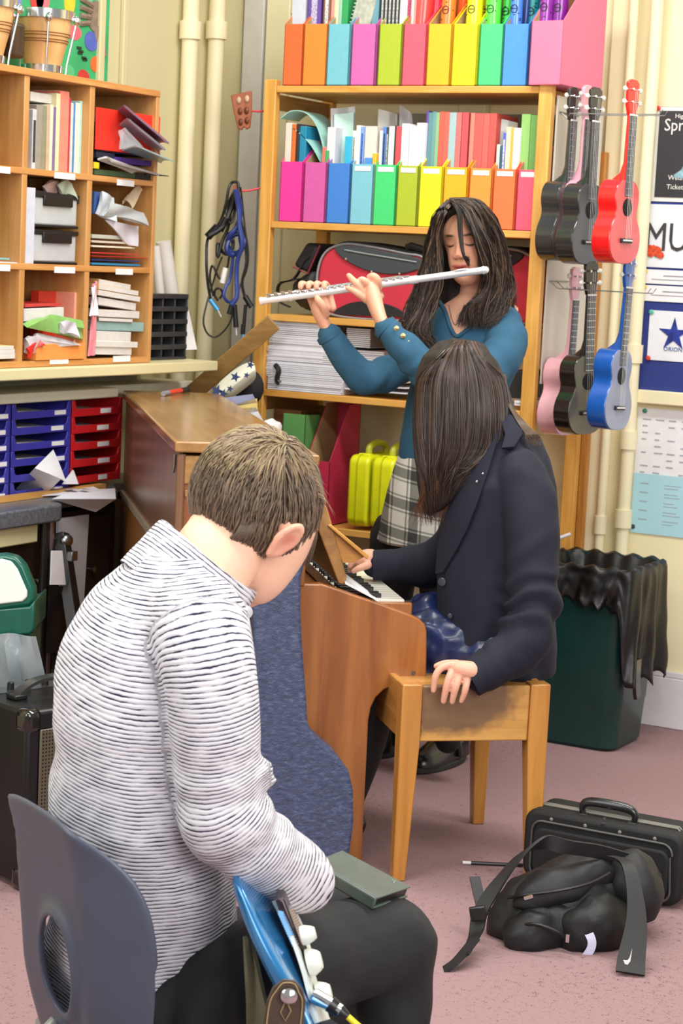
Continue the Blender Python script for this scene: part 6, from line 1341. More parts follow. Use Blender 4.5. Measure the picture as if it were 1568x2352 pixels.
# ear: tilted shell with a helix rim
ec = P(652, 1238, 2.573); el = unit(P(690, 1200, 2.56)-P(616, 1278, 2.58)); en = unit(-FW*.62+RT*.52-Z3*.25); en = unit(en-el*(en@el)); ew = np.cross(en, el)
ear = join(MB().ell(ec, (.027, .0135, .006), [el, ew, en]), MB().tube([ec+el*(.0295*math.cos(a))+ew*(.0160*math.sin(a))*(1 if math.cos(a) > -.2 else .8)+en*.004 for a in np.linspace(-2.4, 2.5, 22)], .0052, 8, endround=True), MB().ell(ec-el*.026+en*.001, (.010, .009, .007), [el, ew, en]), MB().ell(ec-en*.012, (.02, .010, .016), [el, ew, en]))
def hand_simple(w, dirv, nrm, spread=.02, curl=.5, s=1.):
    """palm + four curled fingers + thumb from the wrist point"""
    dirv, nrm = unit(dirv), unit(nrm); nrm = unit(nrm-dirv*(nrm@dirv)); sd = np.cross(dirv, nrm)
    m = MB().tube([w-dirv*.03, w, w+dirv*.04*s, w+dirv*.085*s], [.027, .026, .036*s, .038*s], 14, up=nrm, flat=.5, smooth=3, endround=True)
    for k, L in enumerate((.070, .078, .073, .058)):
        b = w+dirv*.082*s+sd*(.028-.0185*k)*s; p = [b-dirv*.012]; d = dirv.copy()
        for j in range(3): a = curl*(.6+.35*j); d = unit(d*math.cos(a)-nrm*math.sin(a)); p.append(p[-1]+d*L*s*(.5, .3, .24)[j])
        m = join(m, MB().tube(p, [.0092*s, .0088*s, .0082*s, .0068*s], 10, smooth=3, endround=True))
    b = w+dirv*.03*s+sd*.028*s; m = join(m, MB().tube([b, b+sd*.028*s+dirv*.022*s-nrm*.006, b+sd*.036*s+dirv*.05*s-nrm*.02], [.013*s, .0105*s, .0085*s], 10, smooth=3, endround=True)); return m
hR = join(hand_simple(P(632, 2040, 2.62), -RT*.15-Z3*.12+FW*.9, Z3*.8-FW*.1+RT*.3, curl=.5, s=.85), MB().tube([P(690, 2010, 2.62), P(712, 1985, 2.64), P(724, 1962, 2.66)], [.013, .011, .0085], 10, smooth=3, endround=True))
hL = hand_simple(P(512, 2010, 2.88), RT*.35-Z3*.3+FW*.4, Z3, curl=.8)
# legs under the trousers
thR = [(470, 2330, 2.52), (600, 2255, 2.53), (760, 2200, 2.63), (888, 2158, 2.72)]; shR = [(892, 2160, 2.725), (902, 2330, 2.72), P(900, 2330, 2.72)-Z3*.42+RT*.01]
thL = [(450, 2300, 2.70), (600, 2190, 2.80), (740, 2125, 2.92), (850, 2110, 3.02)]; shL = [(850, 2112, 3.02), P(845, 2200, 3.02)-Z3*.1, P(845, 2200, 3.02)-Z3*.43]
skin = join(skin, limb(thR, [.07, .07, .06, .05]), limb(shR, [.05, .045, .035]), limb(thL, [.07, .07, .06, .05]), limb(shL, [.05, .045, .035]), ear, hR, hL)
mb, V, N = fuse(skin, .0042, 3)
cb_ = skincol(V, '#efbfa4', .05)
de = np.linalg.norm(V-ec, axis=1); k = np.clip(1-de/.042, 0, 1)[:, None]; cb_ = cb_*(1-k*.75)+npa(lin('#e58a74'))*k*.75
dconch = np.linalg.norm((V-(ec+el*.006+en*.004)), axis=1); k = np.clip(1-dconch/.013, 0, 1)[:, None]; cb_ = cb_*(1-k*.5)+npa(lin('#b5483c'))*k*.5
obj('body', mb, SKIN, boy, world=True, col=cb_)
# trousers
def tdisp(V, N): return .008*nz(V*npa((1, 1, 1.2)), 13, 4.)-.010*np.abs(np.sin((V@RT)*38+(V[:, 2])*34+5*nz(V, 6, 2.)))**4*np.clip(nz(V, 4, 7.)+.55, 0, 1)
tr = join(limb(thR, [.088, .086, .074, .070]), limb(shR, [.070, .056, .052]), limb(thL, [.085, .08, .072, .066]), limb(shL, [.068, .058, .054]), MB().ell(P(420, 2340, 2.60), (.15, .13, .10), [RT, FW, Z3]))
mb, V, N = fuse(tr, .006, 6, tdisp)
obj('trousers', mb, mat('#15161a', .8, var=.12, scale=40, bump=.15, bscale=500, key=' cotton'), boy, world=True)
for s_, a in (('shoe', shR), ('shoe', shL)):
    e = P(*a[-1]) if isinstance(a[-1], tuple) else a[-1]; f_ = unit(cf*.9+RT*.3)
    sm = MB().tube([npa((e[0], e[1], .045))-f_*.05, npa((e[0], e[1], .05)), npa((e[0], e[1], .04))+f_*.09, npa((e[0], e[1], .032))+f_*.17], [.04, .045, .042, .03], 14, smooth=3, endround=True); sm.v = [(v[0], v[1], max(v[2], 0.001)) for v in sm.v]
    obj('shoe', sm, BLACKP, boy, world=True)
q = [P(562, 2150, 2.40), P(578, 2160, 2.40), P(640, 2420, 2.38), P(568, 2420, 2.40)]
single('canvas_cloth', MB().sheet([[q[0]+(q[3]-q[0])*t+(1-u_)*0+((q[1]+(q[2]-q[1])*t)-(q[0]+(q[3]-q[0])*t))*u_-FW*.004*math.sin(6*u_+3*t) for u_ in np.linspace(0, 1, 7)] for t in np.linspace(0, 1, 9)], .0025), mat('#6c6a50', .85, var=.15, scale=30), 'olive green cloth edge hanging between the boy and the blue guitar', 'cloth')
# hair: cap and strands
def hd(v): return HC+RT*v[0]*.0850+FW*v[1]*.096+Z3*v[2]*.0905
CROWN = unit(npa((.52, -.42, .74)))
def allowed(v):
    x, y, z = v      # camera frame direction: x right, y away, z up
    if y > .75 and z < .2: return False
    if x < -.3: return z > -.60 - .5*max(0, x+.75)
    if x < -.02: return z > -.90
    if x < .70: return z > -.56
    return z > -.98
paths = []
n_h = 0
while n_h < 6500:
    v = unit(RG.normal(size=3))
    if not allowed(v): continue
    n_h += 1
    aw_ = v-CROWN*(v@CROWN); aw_ = unit(aw_-v*(aw_@v)+npa((-.25 if v[0] < .45 else .1, 0, -.45))*.9); aw_ = unit(aw_-v*(aw_@v)+.16*RG.normal(size=3))
    L = RG.uniform(.032, .068)*(.72 if v[2] < -.2 else 1); pts = []; cur = v.copy(); lift = RG.uniform(.98, 1.045)
    cl_ = .25*math.sin(v[0]*9+v[2]*7)
    for i in range(7):
        t = i/6; pts.append(hd(cur*(lift+.035*math.sin(math.pi*min(1, t*1.2))+.012*t)))
        aw_ = unit(aw_+npa((.05+cl_*.2, 0, -.16))-cur*((aw_+npa((.05, 0, -.16)))@cur)); cur = unit(cur+aw_*L/6/.092)
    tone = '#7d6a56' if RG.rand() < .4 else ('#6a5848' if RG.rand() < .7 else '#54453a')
    if v[2] > .6: tone = '#93805f' if RG.rand() < .5 else '#7f6c55'  # crown strands lighter: light from above put into the hair tone
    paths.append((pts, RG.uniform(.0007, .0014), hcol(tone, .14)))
# fringe and sideburn falling past the ear
for k in range(520):
    x0 = RG.uniform(688, 726); y0 = RG.uniform(1110, 1200); pts = spl([P(x0, y0, 2.64), P(x0+RG.uniform(-10, 4), y0+45, 2.645), P(x0-RG.uniform(10, 26), min(y0+RG.uniform(80, 120), 1300), 2.66)], 3); paths.append((pts, .0015, hcol('#5f4e40', .25)))
for k in range(60):
    x0 = RG.uniform(560, 600); pts = spl([P(x0, 1190, 2.565), P(x0-20, 1225, 2.56), P(x0-35-RG.uniform(0, 20), 1250+RG.uniform(-10, 12), 2.575)], 3); paths.append((pts, .0013, hcol('#5f4e40', .25)))
for k in range(40):
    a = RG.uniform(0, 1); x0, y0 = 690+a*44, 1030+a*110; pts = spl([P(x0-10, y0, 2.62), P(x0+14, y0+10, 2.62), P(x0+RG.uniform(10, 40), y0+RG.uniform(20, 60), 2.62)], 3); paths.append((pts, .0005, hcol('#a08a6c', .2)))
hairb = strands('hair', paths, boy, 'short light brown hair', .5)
cap = MB(); vs = {}; nu_, nv_ = 64, 40
for i in range(nv_+1):
    for j in range(nu_):
        ph, th = math.pi*i/nv_, 2*math.pi*j/nu_; v = npa((math.sin(ph)*math.cos(th), math.sin(ph)*math.sin(th), math.cos(ph))); cap.v.append(tuple(hd(v*.985))); vs[(i, j)] = (len(cap.v)-1, allowed(v*npa((1, 1, 1))))
for i in range(nv_):
    for j in range(nu_):
        q = [vs[(i, j)], vs[(i+1, j)], vs[(i+1, (j+1) % nu_)], vs[(i, (j+1) % nu_)]]
        if all(a[1] for a in q) and math.cos(math.pi*i/nv_) > -.50: cap.f.append(tuple(a[0] for a in q)); cap.m.append(0)
obj('hair_underlayer', cap, mat('#4f4034', .7, var=.3, scale=60), boy, world=True)

# ================================================================ the girl at the piano
girl = thing('person', 'girl in navy blazer, long dark hair hiding her face, seated at the piano', 'person', tuple(CW(.36, 4.95)))
GR = [(950, 1128, 1192, 5.0, .05), (975, 1112, 1222, 5.0, .075), (1005, 1090, 1248, 5.0, .095), (1050, 1062, 1266, 4.99, .11), (1110, 1035, 1276, 4.98, .125), (1200, 1012, 1276, 4.98, .125), (1300, 1000, 1272, 4.98, .12), (1400, 1006, 1276, 4.98, .125), (1480, 1008, 1280, 4.98, .13), (1530, 1012, 1276, 4.98, .13), (1548, 1020, 1268, 4.98, .12)]
gA = [(1195, 1085, 4.90), (1218, 1180, 4.86), (1222, 1300, 4.82), (1218, 1420, 4.80), (1180, 1495, 4.77), (1100, 1548, 4.735)]; gAr = [.066, .072, .066, .066, .062, .047]
gB = [(1090, 1130, 5.08), (1060, 1250, 5.14), (1000, 1295, 5.18), (920, 1298, 5.18), (868, 1297, 5.18)]; gBr = [.06, .07, .062, .045, .040]
gAl = np.array(crom([P(*p) for p in gA], [1]*6, 5)[0])
def gdisp(V, N):
    d, a = polyline_param(V, gAl); m = np.clip(1.5-d/.07, 0, 1)
    w = .016*np.sin(a*62+9*nz(V, 7, 3.))*np.exp(-((a-.36)/.10)**2)*m + .004*np.sin(a*40+6*nz(V, 7, 1.))*m
    return w+.010*nz(V*npa((1, 1, .5)), 10, 6.)*(1-m)+.005*np.sin(V@RT*60+5*nz(V, 6, 3.))*(1-m)*np.clip((.75-V[:, 2])*4, 0, 1)
jm = join(ringloft(GR), limb(gA, gAr), limb(gB, gBr))
mb, V, N = fuse(jm, .007, 6, gdisp)
m_nv = mat('#121627', .85, var=.12, scale=30, bump=.15, bscale=600, key=' blazer')
jk = obj('blazer', mb, m_nv, girl, world=True, label='navy school blazer')
# cuffs, lapel, collar, pockets, buttons
obj('cuff', MB().tube([P(1128, 1528, 4.745), P(1100, 1548, 4.735), P(1078, 1562, 4.73)], [.050, .047, .045], 20), m_nv, girl, world=True)
obj('cuff', MB().tube([P(905, 1298, 5.18), P(868, 1298, 5.18), P(856, 1298, 5.18)], [.043, .041, .041], 20), m_nv, girl, world=True)
def gpatch(name, rows, off, t, m, label=None, **k):
    G = [[P(x, y, surfd(GR, x, y)-off) for x, y in row] for row in rows]; return obj(name, MB().sheet(G, t), m, girl, world=True, label=label, **k)
def lerpl(a, b, n): return [(a[0]+(b[0]-a[0])*i/(n-1), a[1]+(b[1]-a[1])*i/(n-1)) for i in range(n)]
gpatch('lapel', [lerpl((1150, 972), (1118, 962), 5), lerpl((1142, 1010), (1096, 1020), 5), lerpl((1122, 1080), (1068, 1085), 5), lerpl((1098, 1150), (1040, 1140), 5), lerpl((1075, 1210), (1018, 1200), 5), lerpl((1050, 1260), (1006, 1260), 5), lerpl((1018, 1315), (1002, 1318), 5)], .012, .003, m_nv, 'blazer lapel')
gpatch('collar', [lerpl((1128, 950), (1150, 940), 4), lerpl((1150, 965), (1185, 955), 4), lerpl((1160, 1000), (1205, 985), 4), lerpl((1152, 1030), (1180, 1028), 4)], .014, .005, m_nv, 'blazer collar')
for (x, y, r) in ((1016, 1336, .010), (1034, 1414, .006)):
    obj('button', MB().lathe([(.0, 0), (r, .001), (r*1.05, .004), (r*.7, .005), (.0, .004)], P(x, y, surfd(GR, x, y)-.010), unit(-FW-RT*.5), 16), mat('#3a3d44', .3, coat=.3), girl, world=True)
for (x, y) in ((1094, 1106), (1108, 1088)): obj('badge', MB().ell(P(x, y, surfd(GR, x, y)-.018), (.0035, .002, .0035), nu=8, nv=6), CHROME, girl, world=True)
# body
gh = P(1066, 905, 5.03)
gsk = join(MB().ell(gh, (.078, .085, .105), [RT, FW, Z3]), MB().tube([P(1160, 1010, 5.02), P(1130, 960, 5.02), P(1090, 920, 5.03)], [.055, .05, .05], 18, endround=True), ringloft([(y, (L+R)/2-(R-L)*.42, (L+R)/2+(R-L)*.42, d, h*.85) for y, L, R, d, h in GR[2:]]),
           limb(gA, [r*.72 for r in gAr]), limb(gB, [r*.7 for r in gBr]))
hD = 4.705
hand = join(MB().tube([P(1124, 1550, 4.735), P(1098, 1544, 4.73), P(1078, 1540, hD+.004), P(1052, 1534, hD)], [.021, .022, .023, .019], 16, up=FW, flat=1.1, smooth=4, endround=True),
            MB().ell(P(1054, 1538, hD+.002), (.033, .0135, .0165), [unit(RT-Z3*.42), FW, Z3]),
            finger([(1036, 1526, hD), (1012, 1535, hD-.010), (999, 1556, hD-.015), (995, 1586, hD-.012)], [.0102, .0094, .0086, .0068]),
            finger([(1040, 1538, hD-.002), (1030, 1560, hD-.018), (1023, 1586, hD-.020), (1018, 1611, hD-.014)], [.0104, .0098, .0088, .0070]),
            finger([(1056, 1544, hD-.002), (1049, 1568, hD-.020), (1043, 1590, hD-.022), (1038, 1612, hD-.015)], [.0104, .0098, .0088, .0070]),
            finger([(1074, 1552, hD), (1070, 1574, hD-.018), (1066, 1592, hD-.019), (1059, 1610, hD-.013)], [.0098, .0090, .0080, .0064]),
            finger([(1050, 1524, hD+.02), (1022, 1524, hD+.025), (1002, 1530, hD+.022)], [.010, .009, .0075]))
hand2 = join(MB().tube([P(870, 1290, 5.18), P(850, 1284, 5.18), P(832, 1284, 5.18)], [.024, .027, .024], 14, up=Z3, flat=1., smooth=3, endround=True),
             *[finger([(836, 1280+k*4, 5.17+.018*k), (815, 1284+k*4, 5.17+.018*k), (803, 1300+k*3, 5.17+.018*k)], [.010, .009, .007]) for k in range(4)], finger([(845, 1298, 5.15), (825, 1305, 5.14), (812, 1312, 5.14)], [.011, .009, .007]))
gthL = [(1110, 1490, 4.93), (1000, 1478, 4.97), (880, 1480, 5.03)]; gthR = [(1110, 1480, 5.12), (980, 1450, 5.16), (870, 1450, 5.2)]
def fl(p, x=0, y=0, z=.06): q = p.copy(); q[2] = z; return q+RT*x+FW*y
gkL, gkR = P(876, 1484, 5.03), P(866, 1454, 5.2)
gshL = [gkL, gkL*.5+fl(gkL, -.05)*.5, fl(gkL, -.08, 0, .08)]; gshR = [gkR, gkR*.5+fl(gkR, -.06)*.5, fl(gkR, -.10, 0, .08)]
gsk = join(gsk, limb(gthL, [.07, .065, .05]), limb(gthR, [.07, .065, .05]), limb(gshL, [.05, .045, .03]), limb(gshR, [.05, .045, .03]))
mb, V, N = fuse(gsk, .0045, 2); mb, V = withhands(mb, hand, hand2); cb_ = skincol(V, '#e0a890', .06)
for kp in ((1028, 1558, hD-.018), (1046, 1564, hD-.020), (1068, 1572, hD-.018), (1020, 1585, hD-.022), (1040, 1588, hD-.024), (1063, 1592, hD-.02)):
    k = np.clip(1-np.linalg.norm(V-P(*kp), axis=1)/.012, 0, 1)[:, None]*.5; cb_ = cb_*(1-k)+npa(lin('#cc7c6c'))*k
obj('body', mb, SKIN, girl, world=True, col=cb_)
# dress: shiny navy skirt over the thighs
def sdisp(V, N): return .012*nz(V, 14, 2.)+.008*nz(V, 30, 5.)
sk = join(MB().tube([P(*p) for p in gthL], [.088, .084, .074], 20, smooth=4, endround=True), MB().tube([P(*p) for p in gthR], [.088, .084, .074], 20, smooth=4, endround=True), MB().ell(P(1130, 1490, 5.03), (.13, .13, .075), [RT, FW, Z3]), MB().tube([P(985, 1400, 5.06), P(975, 1470, 4.98), P(965, 1540, 4.95)], [.05, .06, .05], 16, endround=True))
mb, V, N = fuse(sk, .007, 4, sdisp); obj('skirt', mb, mat('#1c2a55', .33, var=.4, scale=18, coat=.15, bump=.4, bscale=60, key=' satin'), girl, world=True, label='shiny navy blue skirt')
lg = join(limb(gshL, [.058, .055, .045]), limb(gshR, [.058, .055, .045])); mb, V, N = fuse(lg, .007, 3); obj('tights', mb, mat('#0b0b0e', .7), girl, world=True)
for e in (gshL[-1], gshR[-1]):
    sm = MB().tube([npa((e[0], e[1], .045))+RT*.03, npa((e[0], e[1], .05)), npa((e[0], e[1], .04))-RT*.07, npa((e[0], e[1], .03))-RT*.11], [.035, .04, .038, .026], 12, smooth=3, endround=True); sm.v = [(v[0], v[1], max(v[2], 0.001)) for v in sm.v]; obj('shoe', sm, BLACKP, girl, world=True)
# hair
base = []
for (y, L, R, d, h) in [(779, 1035, 1085, 5.03, .03), (790, 1005, 1112, 5.03, .06), (820, 972, 1138, 5.02, .09), (870, 954, 1160, 5.01, .10), (930, 950, 1182, 5.0, .105), (1000, 950, 1172, 4.98, .095), (1060, 954, 1142, 4.96, .075), (1110, 958, 1105, 4.94, .055), (1150, 965, 1050, 4.93, .035), (1180, 972, 1000, 4.93, .015)]:
    base.append((y, L, R, d, h))
bmm = ringloft(base); mbh, V, N = fuse(bmm, .007, 2, lambda V, N: .006*nz(V*npa((1, 1, .2)), 40, 1.))
ghair = []
def gs(x, y, off=0.): return P(x, y, surfd(base, x, y)-off)
for k in range(2600):
    u = RG.uniform(0, 1); off = RG.uniform(-.004, .014)
    L_ = RG.uniform(-6, 6); wv = 7*math.sin(u*40)+5*math.sin(u*17)
    x0 = 1040+46*u+RG.uniform(-6, 6); 
    xs = [x0, 1005*(1-u)+1112*u, 960*(1-u)+1158*u, 951*(1-u)+1172*u, 952*(1-u)+1160*u+wv*.6, 962*(1-u)+1105*u+wv, 975*(1-u)+1060*u+wv*1.4]
    ys = [781+6*abs(u-.4), 800+22*abs(u-.45)*2, 870, 950, 1030, 1090-20*u, 1190-110*u+RG.uniform(-25, 25)]
    t1 = RG.randint(5, 8) if RG.rand() < .8 else 4
    pts = [gs(min(max(x, 0), 1568)+L_*.4*i/3, y, off+.003*math.sin(i*1.3+u*50)) for i, (x, y) in enumerate(zip(xs, ys))][:t1]
    tone = '#2c2320' if RG.rand() < .6 else ('#44352d' if u > .25 else '#4c3a30')
    if RG.rand() < .12: tone = '#58473a'
    ghair.append((spl(pts, 4), RG.uniform(.0012, .0024), hcol(tone, .25)))
for k in range(240):
    u = RG.uniform(0, 1); x0 = 1120+40*u; pts = [gs(x0, 860, .004), gs(1165+10*u, 930, .006), P(1188+18*u, 970, 4.915), P(1205+26*u, 995, 4.905), P(1212+30*u+RG.uniform(-8, 8), 1010+RG.uniform(-12, 16), 4.90)]; ghair.append((spl(pts, 4), .0013, hcol('#6b543c' if RG.rand() < .5 else '#3e3028', .25)))
for k in range(220):     # wispy ends
    u = RG.uniform(0, 1); pts = [gs(970+60*u, 1080, .004), gs(965+70*u, 1130, .002), P(955+70*u+RG.uniform(-10, 10), 1165, 4.92), P(945+75*u+RG.uniform(-16, 16), 1185+RG.uniform(-12, 25), 4.92)]; ghair.append((spl(pts, 4), .0009, hcol('#5a3c2c', .25)))
strands('hair', ghair, girl, 'long dark brown hair falling over the face', .32)
obj('hair_underlayer', mbh, mat('#1f1917', .55, var=.4, scale=30, stretch=(6, 6, .6)), girl, world=True)

# ================================================================ the woman with the flute
wom = thing('person', 'woman in a teal blue jumper and grey checked skirt standing and playing a silver flute', 'person', tuple(CW(.25, 5.7)))
WR = [(676, 1050, 1130, 5.68, .055), (696, 1020, 1165, 5.69, .075), (715, 995, 1190, 5.70, .09), (745, 978, 1200, 5.70, .10), (790, 965, 1198, 5.70, .11), (850, 952, 1186, 5.70, .11), (910, 936, 1160, 5.70, .105), (960, 926, 1128, 5.70, .10), (1010, 918, 1110, 5.70, .10), (1060, 912, 1100, 5.70, .105), (1085, 912, 1100, 5.70, .105)]
wA = [(1150, 745, 5.66), (1160, 800, 5.58), (1110, 860, 5.50), (1030, 890, 5.42), (960, 832, 5.42), (915, 785, 5.43), (884, 752, 5.44)]; wAr = [.062, .062, .058, .054, .050, .040, .033]
wB = [(990, 760, 5.72), (940, 830, 5.64), (850, 868, 5.58), (805, 838, 5.57), (765, 785, 5.57), (756, 771, 5.57)]; wBr = [.055, .052, .050, .044, .035, .034]
wAl = np.array(crom([P(*p) for p in wA], [1]*7, 5)[0]); wBl = np.array(crom([P(*p) for p in wB], [1]*6, 5)[0])
def wdisp(V, N):
    d1, a1 = polyline_param(V, wAl); d2, a2 = polyline_param(V, wBl); m1, m2 = np.clip(1.5-d1/.06, 0, 1), np.clip(1.5-d2/.055, 0, 1)
    return .0035*np.sin(a1*90+6*nz(V, 8, 2.))*m1+.006*np.sin(a2*70+6*nz(V, 8, 5.))*np.exp(-((a2-.22)/.09)**2)*m2+.004*nz(V, 12, 3.)
mb, V, N = fuse(join(ringloft(WR), limb(wA, wAr), limb(wB, wBr)), .006, 5, wdisp)
# V neck: open the knit where the photograph shows skin
def inpoly(x, y, poly):
    c = np.zeros(len(x), bool); n = len(poly)
    for i in range(n):
        x0, y0 = poly[i]; x1, y1 = poly[(i+1) % n]; k = ((y0 > y) != (y1 > y)) & (x < (x1-x0)*(y-y0)/(y1-y0+1e-9)+x0); c ^= k
    return c
def proj(V):
    D = V-CAMO; f_ = D@FF; return 784+FPX*(D@RR)/f_, 1176-FPX*(D@UU)/f_
px_, py_ = proj(V); dd = (V-CAMO)@FW
kill = inpoly(px_, py_, [(1005, 640), (1022, 715), (1040, 768), (1056, 770), (1100, 738), (1160, 700), (1185, 640)]) & (dd < 5.72) | (V[:, 2] > P(1090, 688, 5.69)[2])
mb.f = [f_ for f_ in mb.f if not any(kill[i] for i in f_)]; mb.m = [0]*len(mb.f)
m_tl = mat('#27546f', .88, var=.10, scale=40, bump=.2, bscale=450, key=' jumper')
obj('jumper', mb, m_tl, wom, world=True, label='teal blue v-neck jumper')
for (x, y) in ((910, 754), (925, 771), (937, 788)): obj('button', MB().lathe([(.0, .0), (.006, .001), (.007, .004), (.0, .006)], P(x, y, surfd([(700, 850, 960, 5.44, .045), (900, 900, 1010, 5.44, .045)], x, y)-.0), -FW, 12), mat('#d8c27a', .25, .8), wom, world=True)
for c_, r in ((wA[-1], .0345), (wB[-1], .0355)):
    ax = unit(P(*c_)-(wAl if r == .0345 else wBl)[-4]); obj('cuff', MB().lathe([(r*.86, -.012), (r*1.04, -.01), (r*1.04, .006), (r*.9, .008), (r*.86, -.008)], P(*c_), ax, 22), m_tl, wom, world=True)
nk_ = [(1008, 690), (1022, 715), (1034, 752), (1048, 772), (1066, 762), (1100, 738), (1135, 715), (1172, 694)]
obj('neckline', MB().tube([P(x, y, surfd(WR, x, y)-.001) for x, y in nk_], .0055, 10, smooth=4), m_tl, wom, world=True)
# skirt with checks, leggings, boots
def plaid():
    m, nt, b = _new('checked wool'); v = _tc(nt); sep = nt.nodes.new('ShaderNodeSeparateXYZ'); nt.links.new(v, sep.inputs[0])
    def mth(op, x, y=None):
        q = nt.nodes.new('ShaderNodeMath'); q.operation = op
        for i, z in enumerate((x, y)):
            if z is None: continue
            if isinstance(z, (int, float)): q.inputs[i].default_value = z
            else: nt.links.new(z, q.inputs[i])
        return q.outputs[0]
    aa = mth('ADD', mth('MULTIPLY', sep.outputs[0], .9), mth('MULTIPLY', sep.outputs[1], .45)); zz_ = mth('ADD', sep.outputs[2], mth('MULTIPLY', aa, .15)); out = []
    for s in (aa, zz_):
        f1 = mth('ABSOLUTE', mth('SUBTRACT', mth('FRACT', mth('DIVIDE', s, .085)), .5)); out.append(mth('ADD', mth('MULTIPLY', mth('LESS_THAN', f1, .16), .5), mth('MULTIPLY', mth('LESS_THAN', mth('ABSOLUTE', mth('SUBTRACT', f1, .25)), .03), .35)))
    t = mth('ADD', out[0], out[1]); t = mth('ADD', t, mth('MULTIPLY', _noise(nt, v, 200, 3), .12))
    nt.links.new(_ramp(nt, t, [(.05, '#d6d5cf'), (.45, '#8c8d86'), (1.0, '#3c3d3c')]), b.inputs['Base Color']); b.inputs['Roughness'].default_value = .9; return m
SKR = [(1050, 914, 1100, 5.70, .108), (1080, 903, 1104, 5.70, .115), (1130, 888, 1110, 5.70, .13), (1190, 874, 1118, 5.70, .145), (1240, 862, 1122, 5.70, .155), (1246, 866, 1118, 5.70, .145)]
obj('skirt', ringloft(SKR, seg=64), plaid(), wom, world=True, label='grey and black checked skirt')
wl = [(910, 1230, 5.72), (885, 1480, 5.80), (868, 1690, 5.86)]; wr = [(1010, 1230, 5.68), (1022, 1480, 5.66), (1028, 1700, 5.66)]
lm = join(limb(wl, [.078, .058, .04]), limb(wr, [.078, .058, .04])); mb, V, N = fuse(lm, .007, 3); obj('leggings', mb, mat('#0d0d10', .8, var=.15), wom, world=True)
def boot(toe, heel, d0, z_=0.):
    t0, h0 = PZ(toe[0], toe[1], 0), PZ(heel[0], heel[1], 0); ax = unit(t0-h0); L = np.linalg.norm(t0-h0)
    up = Z3; m = MB(); rg = []
    for t, w, h in ((0, .030, .07), (.10, .040, .105), (.3, .042, .115), (.45, .044, .095), (.62, .048, .072), (.8, .047, .055), (.93, .036, .04), (1., .018, .026)):
        c = h0+ax*L*t; sd = np.cross(ax, up); rg.append([c+sd*w*math.cos(a)+up*(.018+max(0, h*math.sin(a))) for a in np.linspace(0, 2*math.pi, 24, endpoint=False)])
    obj('boot', m.loft(rg), mat('#121314', .3, var=.15, coat=.4, key=' leather'), wom, world=True, sub=1)
    so_ = MB(); rg = []
    for z in (.001, .02): rg.append([h0+ax*(L*(.5+.53*math.cos(a)))+np.cross(ax, up)*(.05*math.sin(a)*(1 if math.cos(a) > -.6 else .8))+up*z for a in np.linspace(0, 2*math.pi, 32, endpoint=False)])
    obj('sole', so_.loft(rg), mat('#2b2d2a', .6), wom, world=True, bevel=.004)
    c = h0+ax*L*.12+up*.10; obj('boot_shaft', MB().tube([c, c+up*.10, c+up*.16], [.046, .048, .05], 18), mat('#121314', .3, var=.15, coat=.4, key=' leather'), wom, world=True)
    cc = h0+ax*L*.38; sd = np.cross(ax, up); sd = sd if sd@FW < 0 else -sd
    obj('strap', MB().tube([cc+up*.03+sd*.05, cc+up*.10+sd*.036, cc+up*.128, cc+up*.10-sd*.036], [.009]*4, 8, smooth=3), mat('#141516', .3, coat=.4), wom, world=True); obj('buckle', MB().obox(cc+up*.085+sd*.05, (.010, .003, .014), [ax, sd, up]), STEEL, wom, world=True, bevel=.002)
boot((955, 1778), (1062, 1738), 5.7); boot((850, 1742), (900, 1722), 5.9)
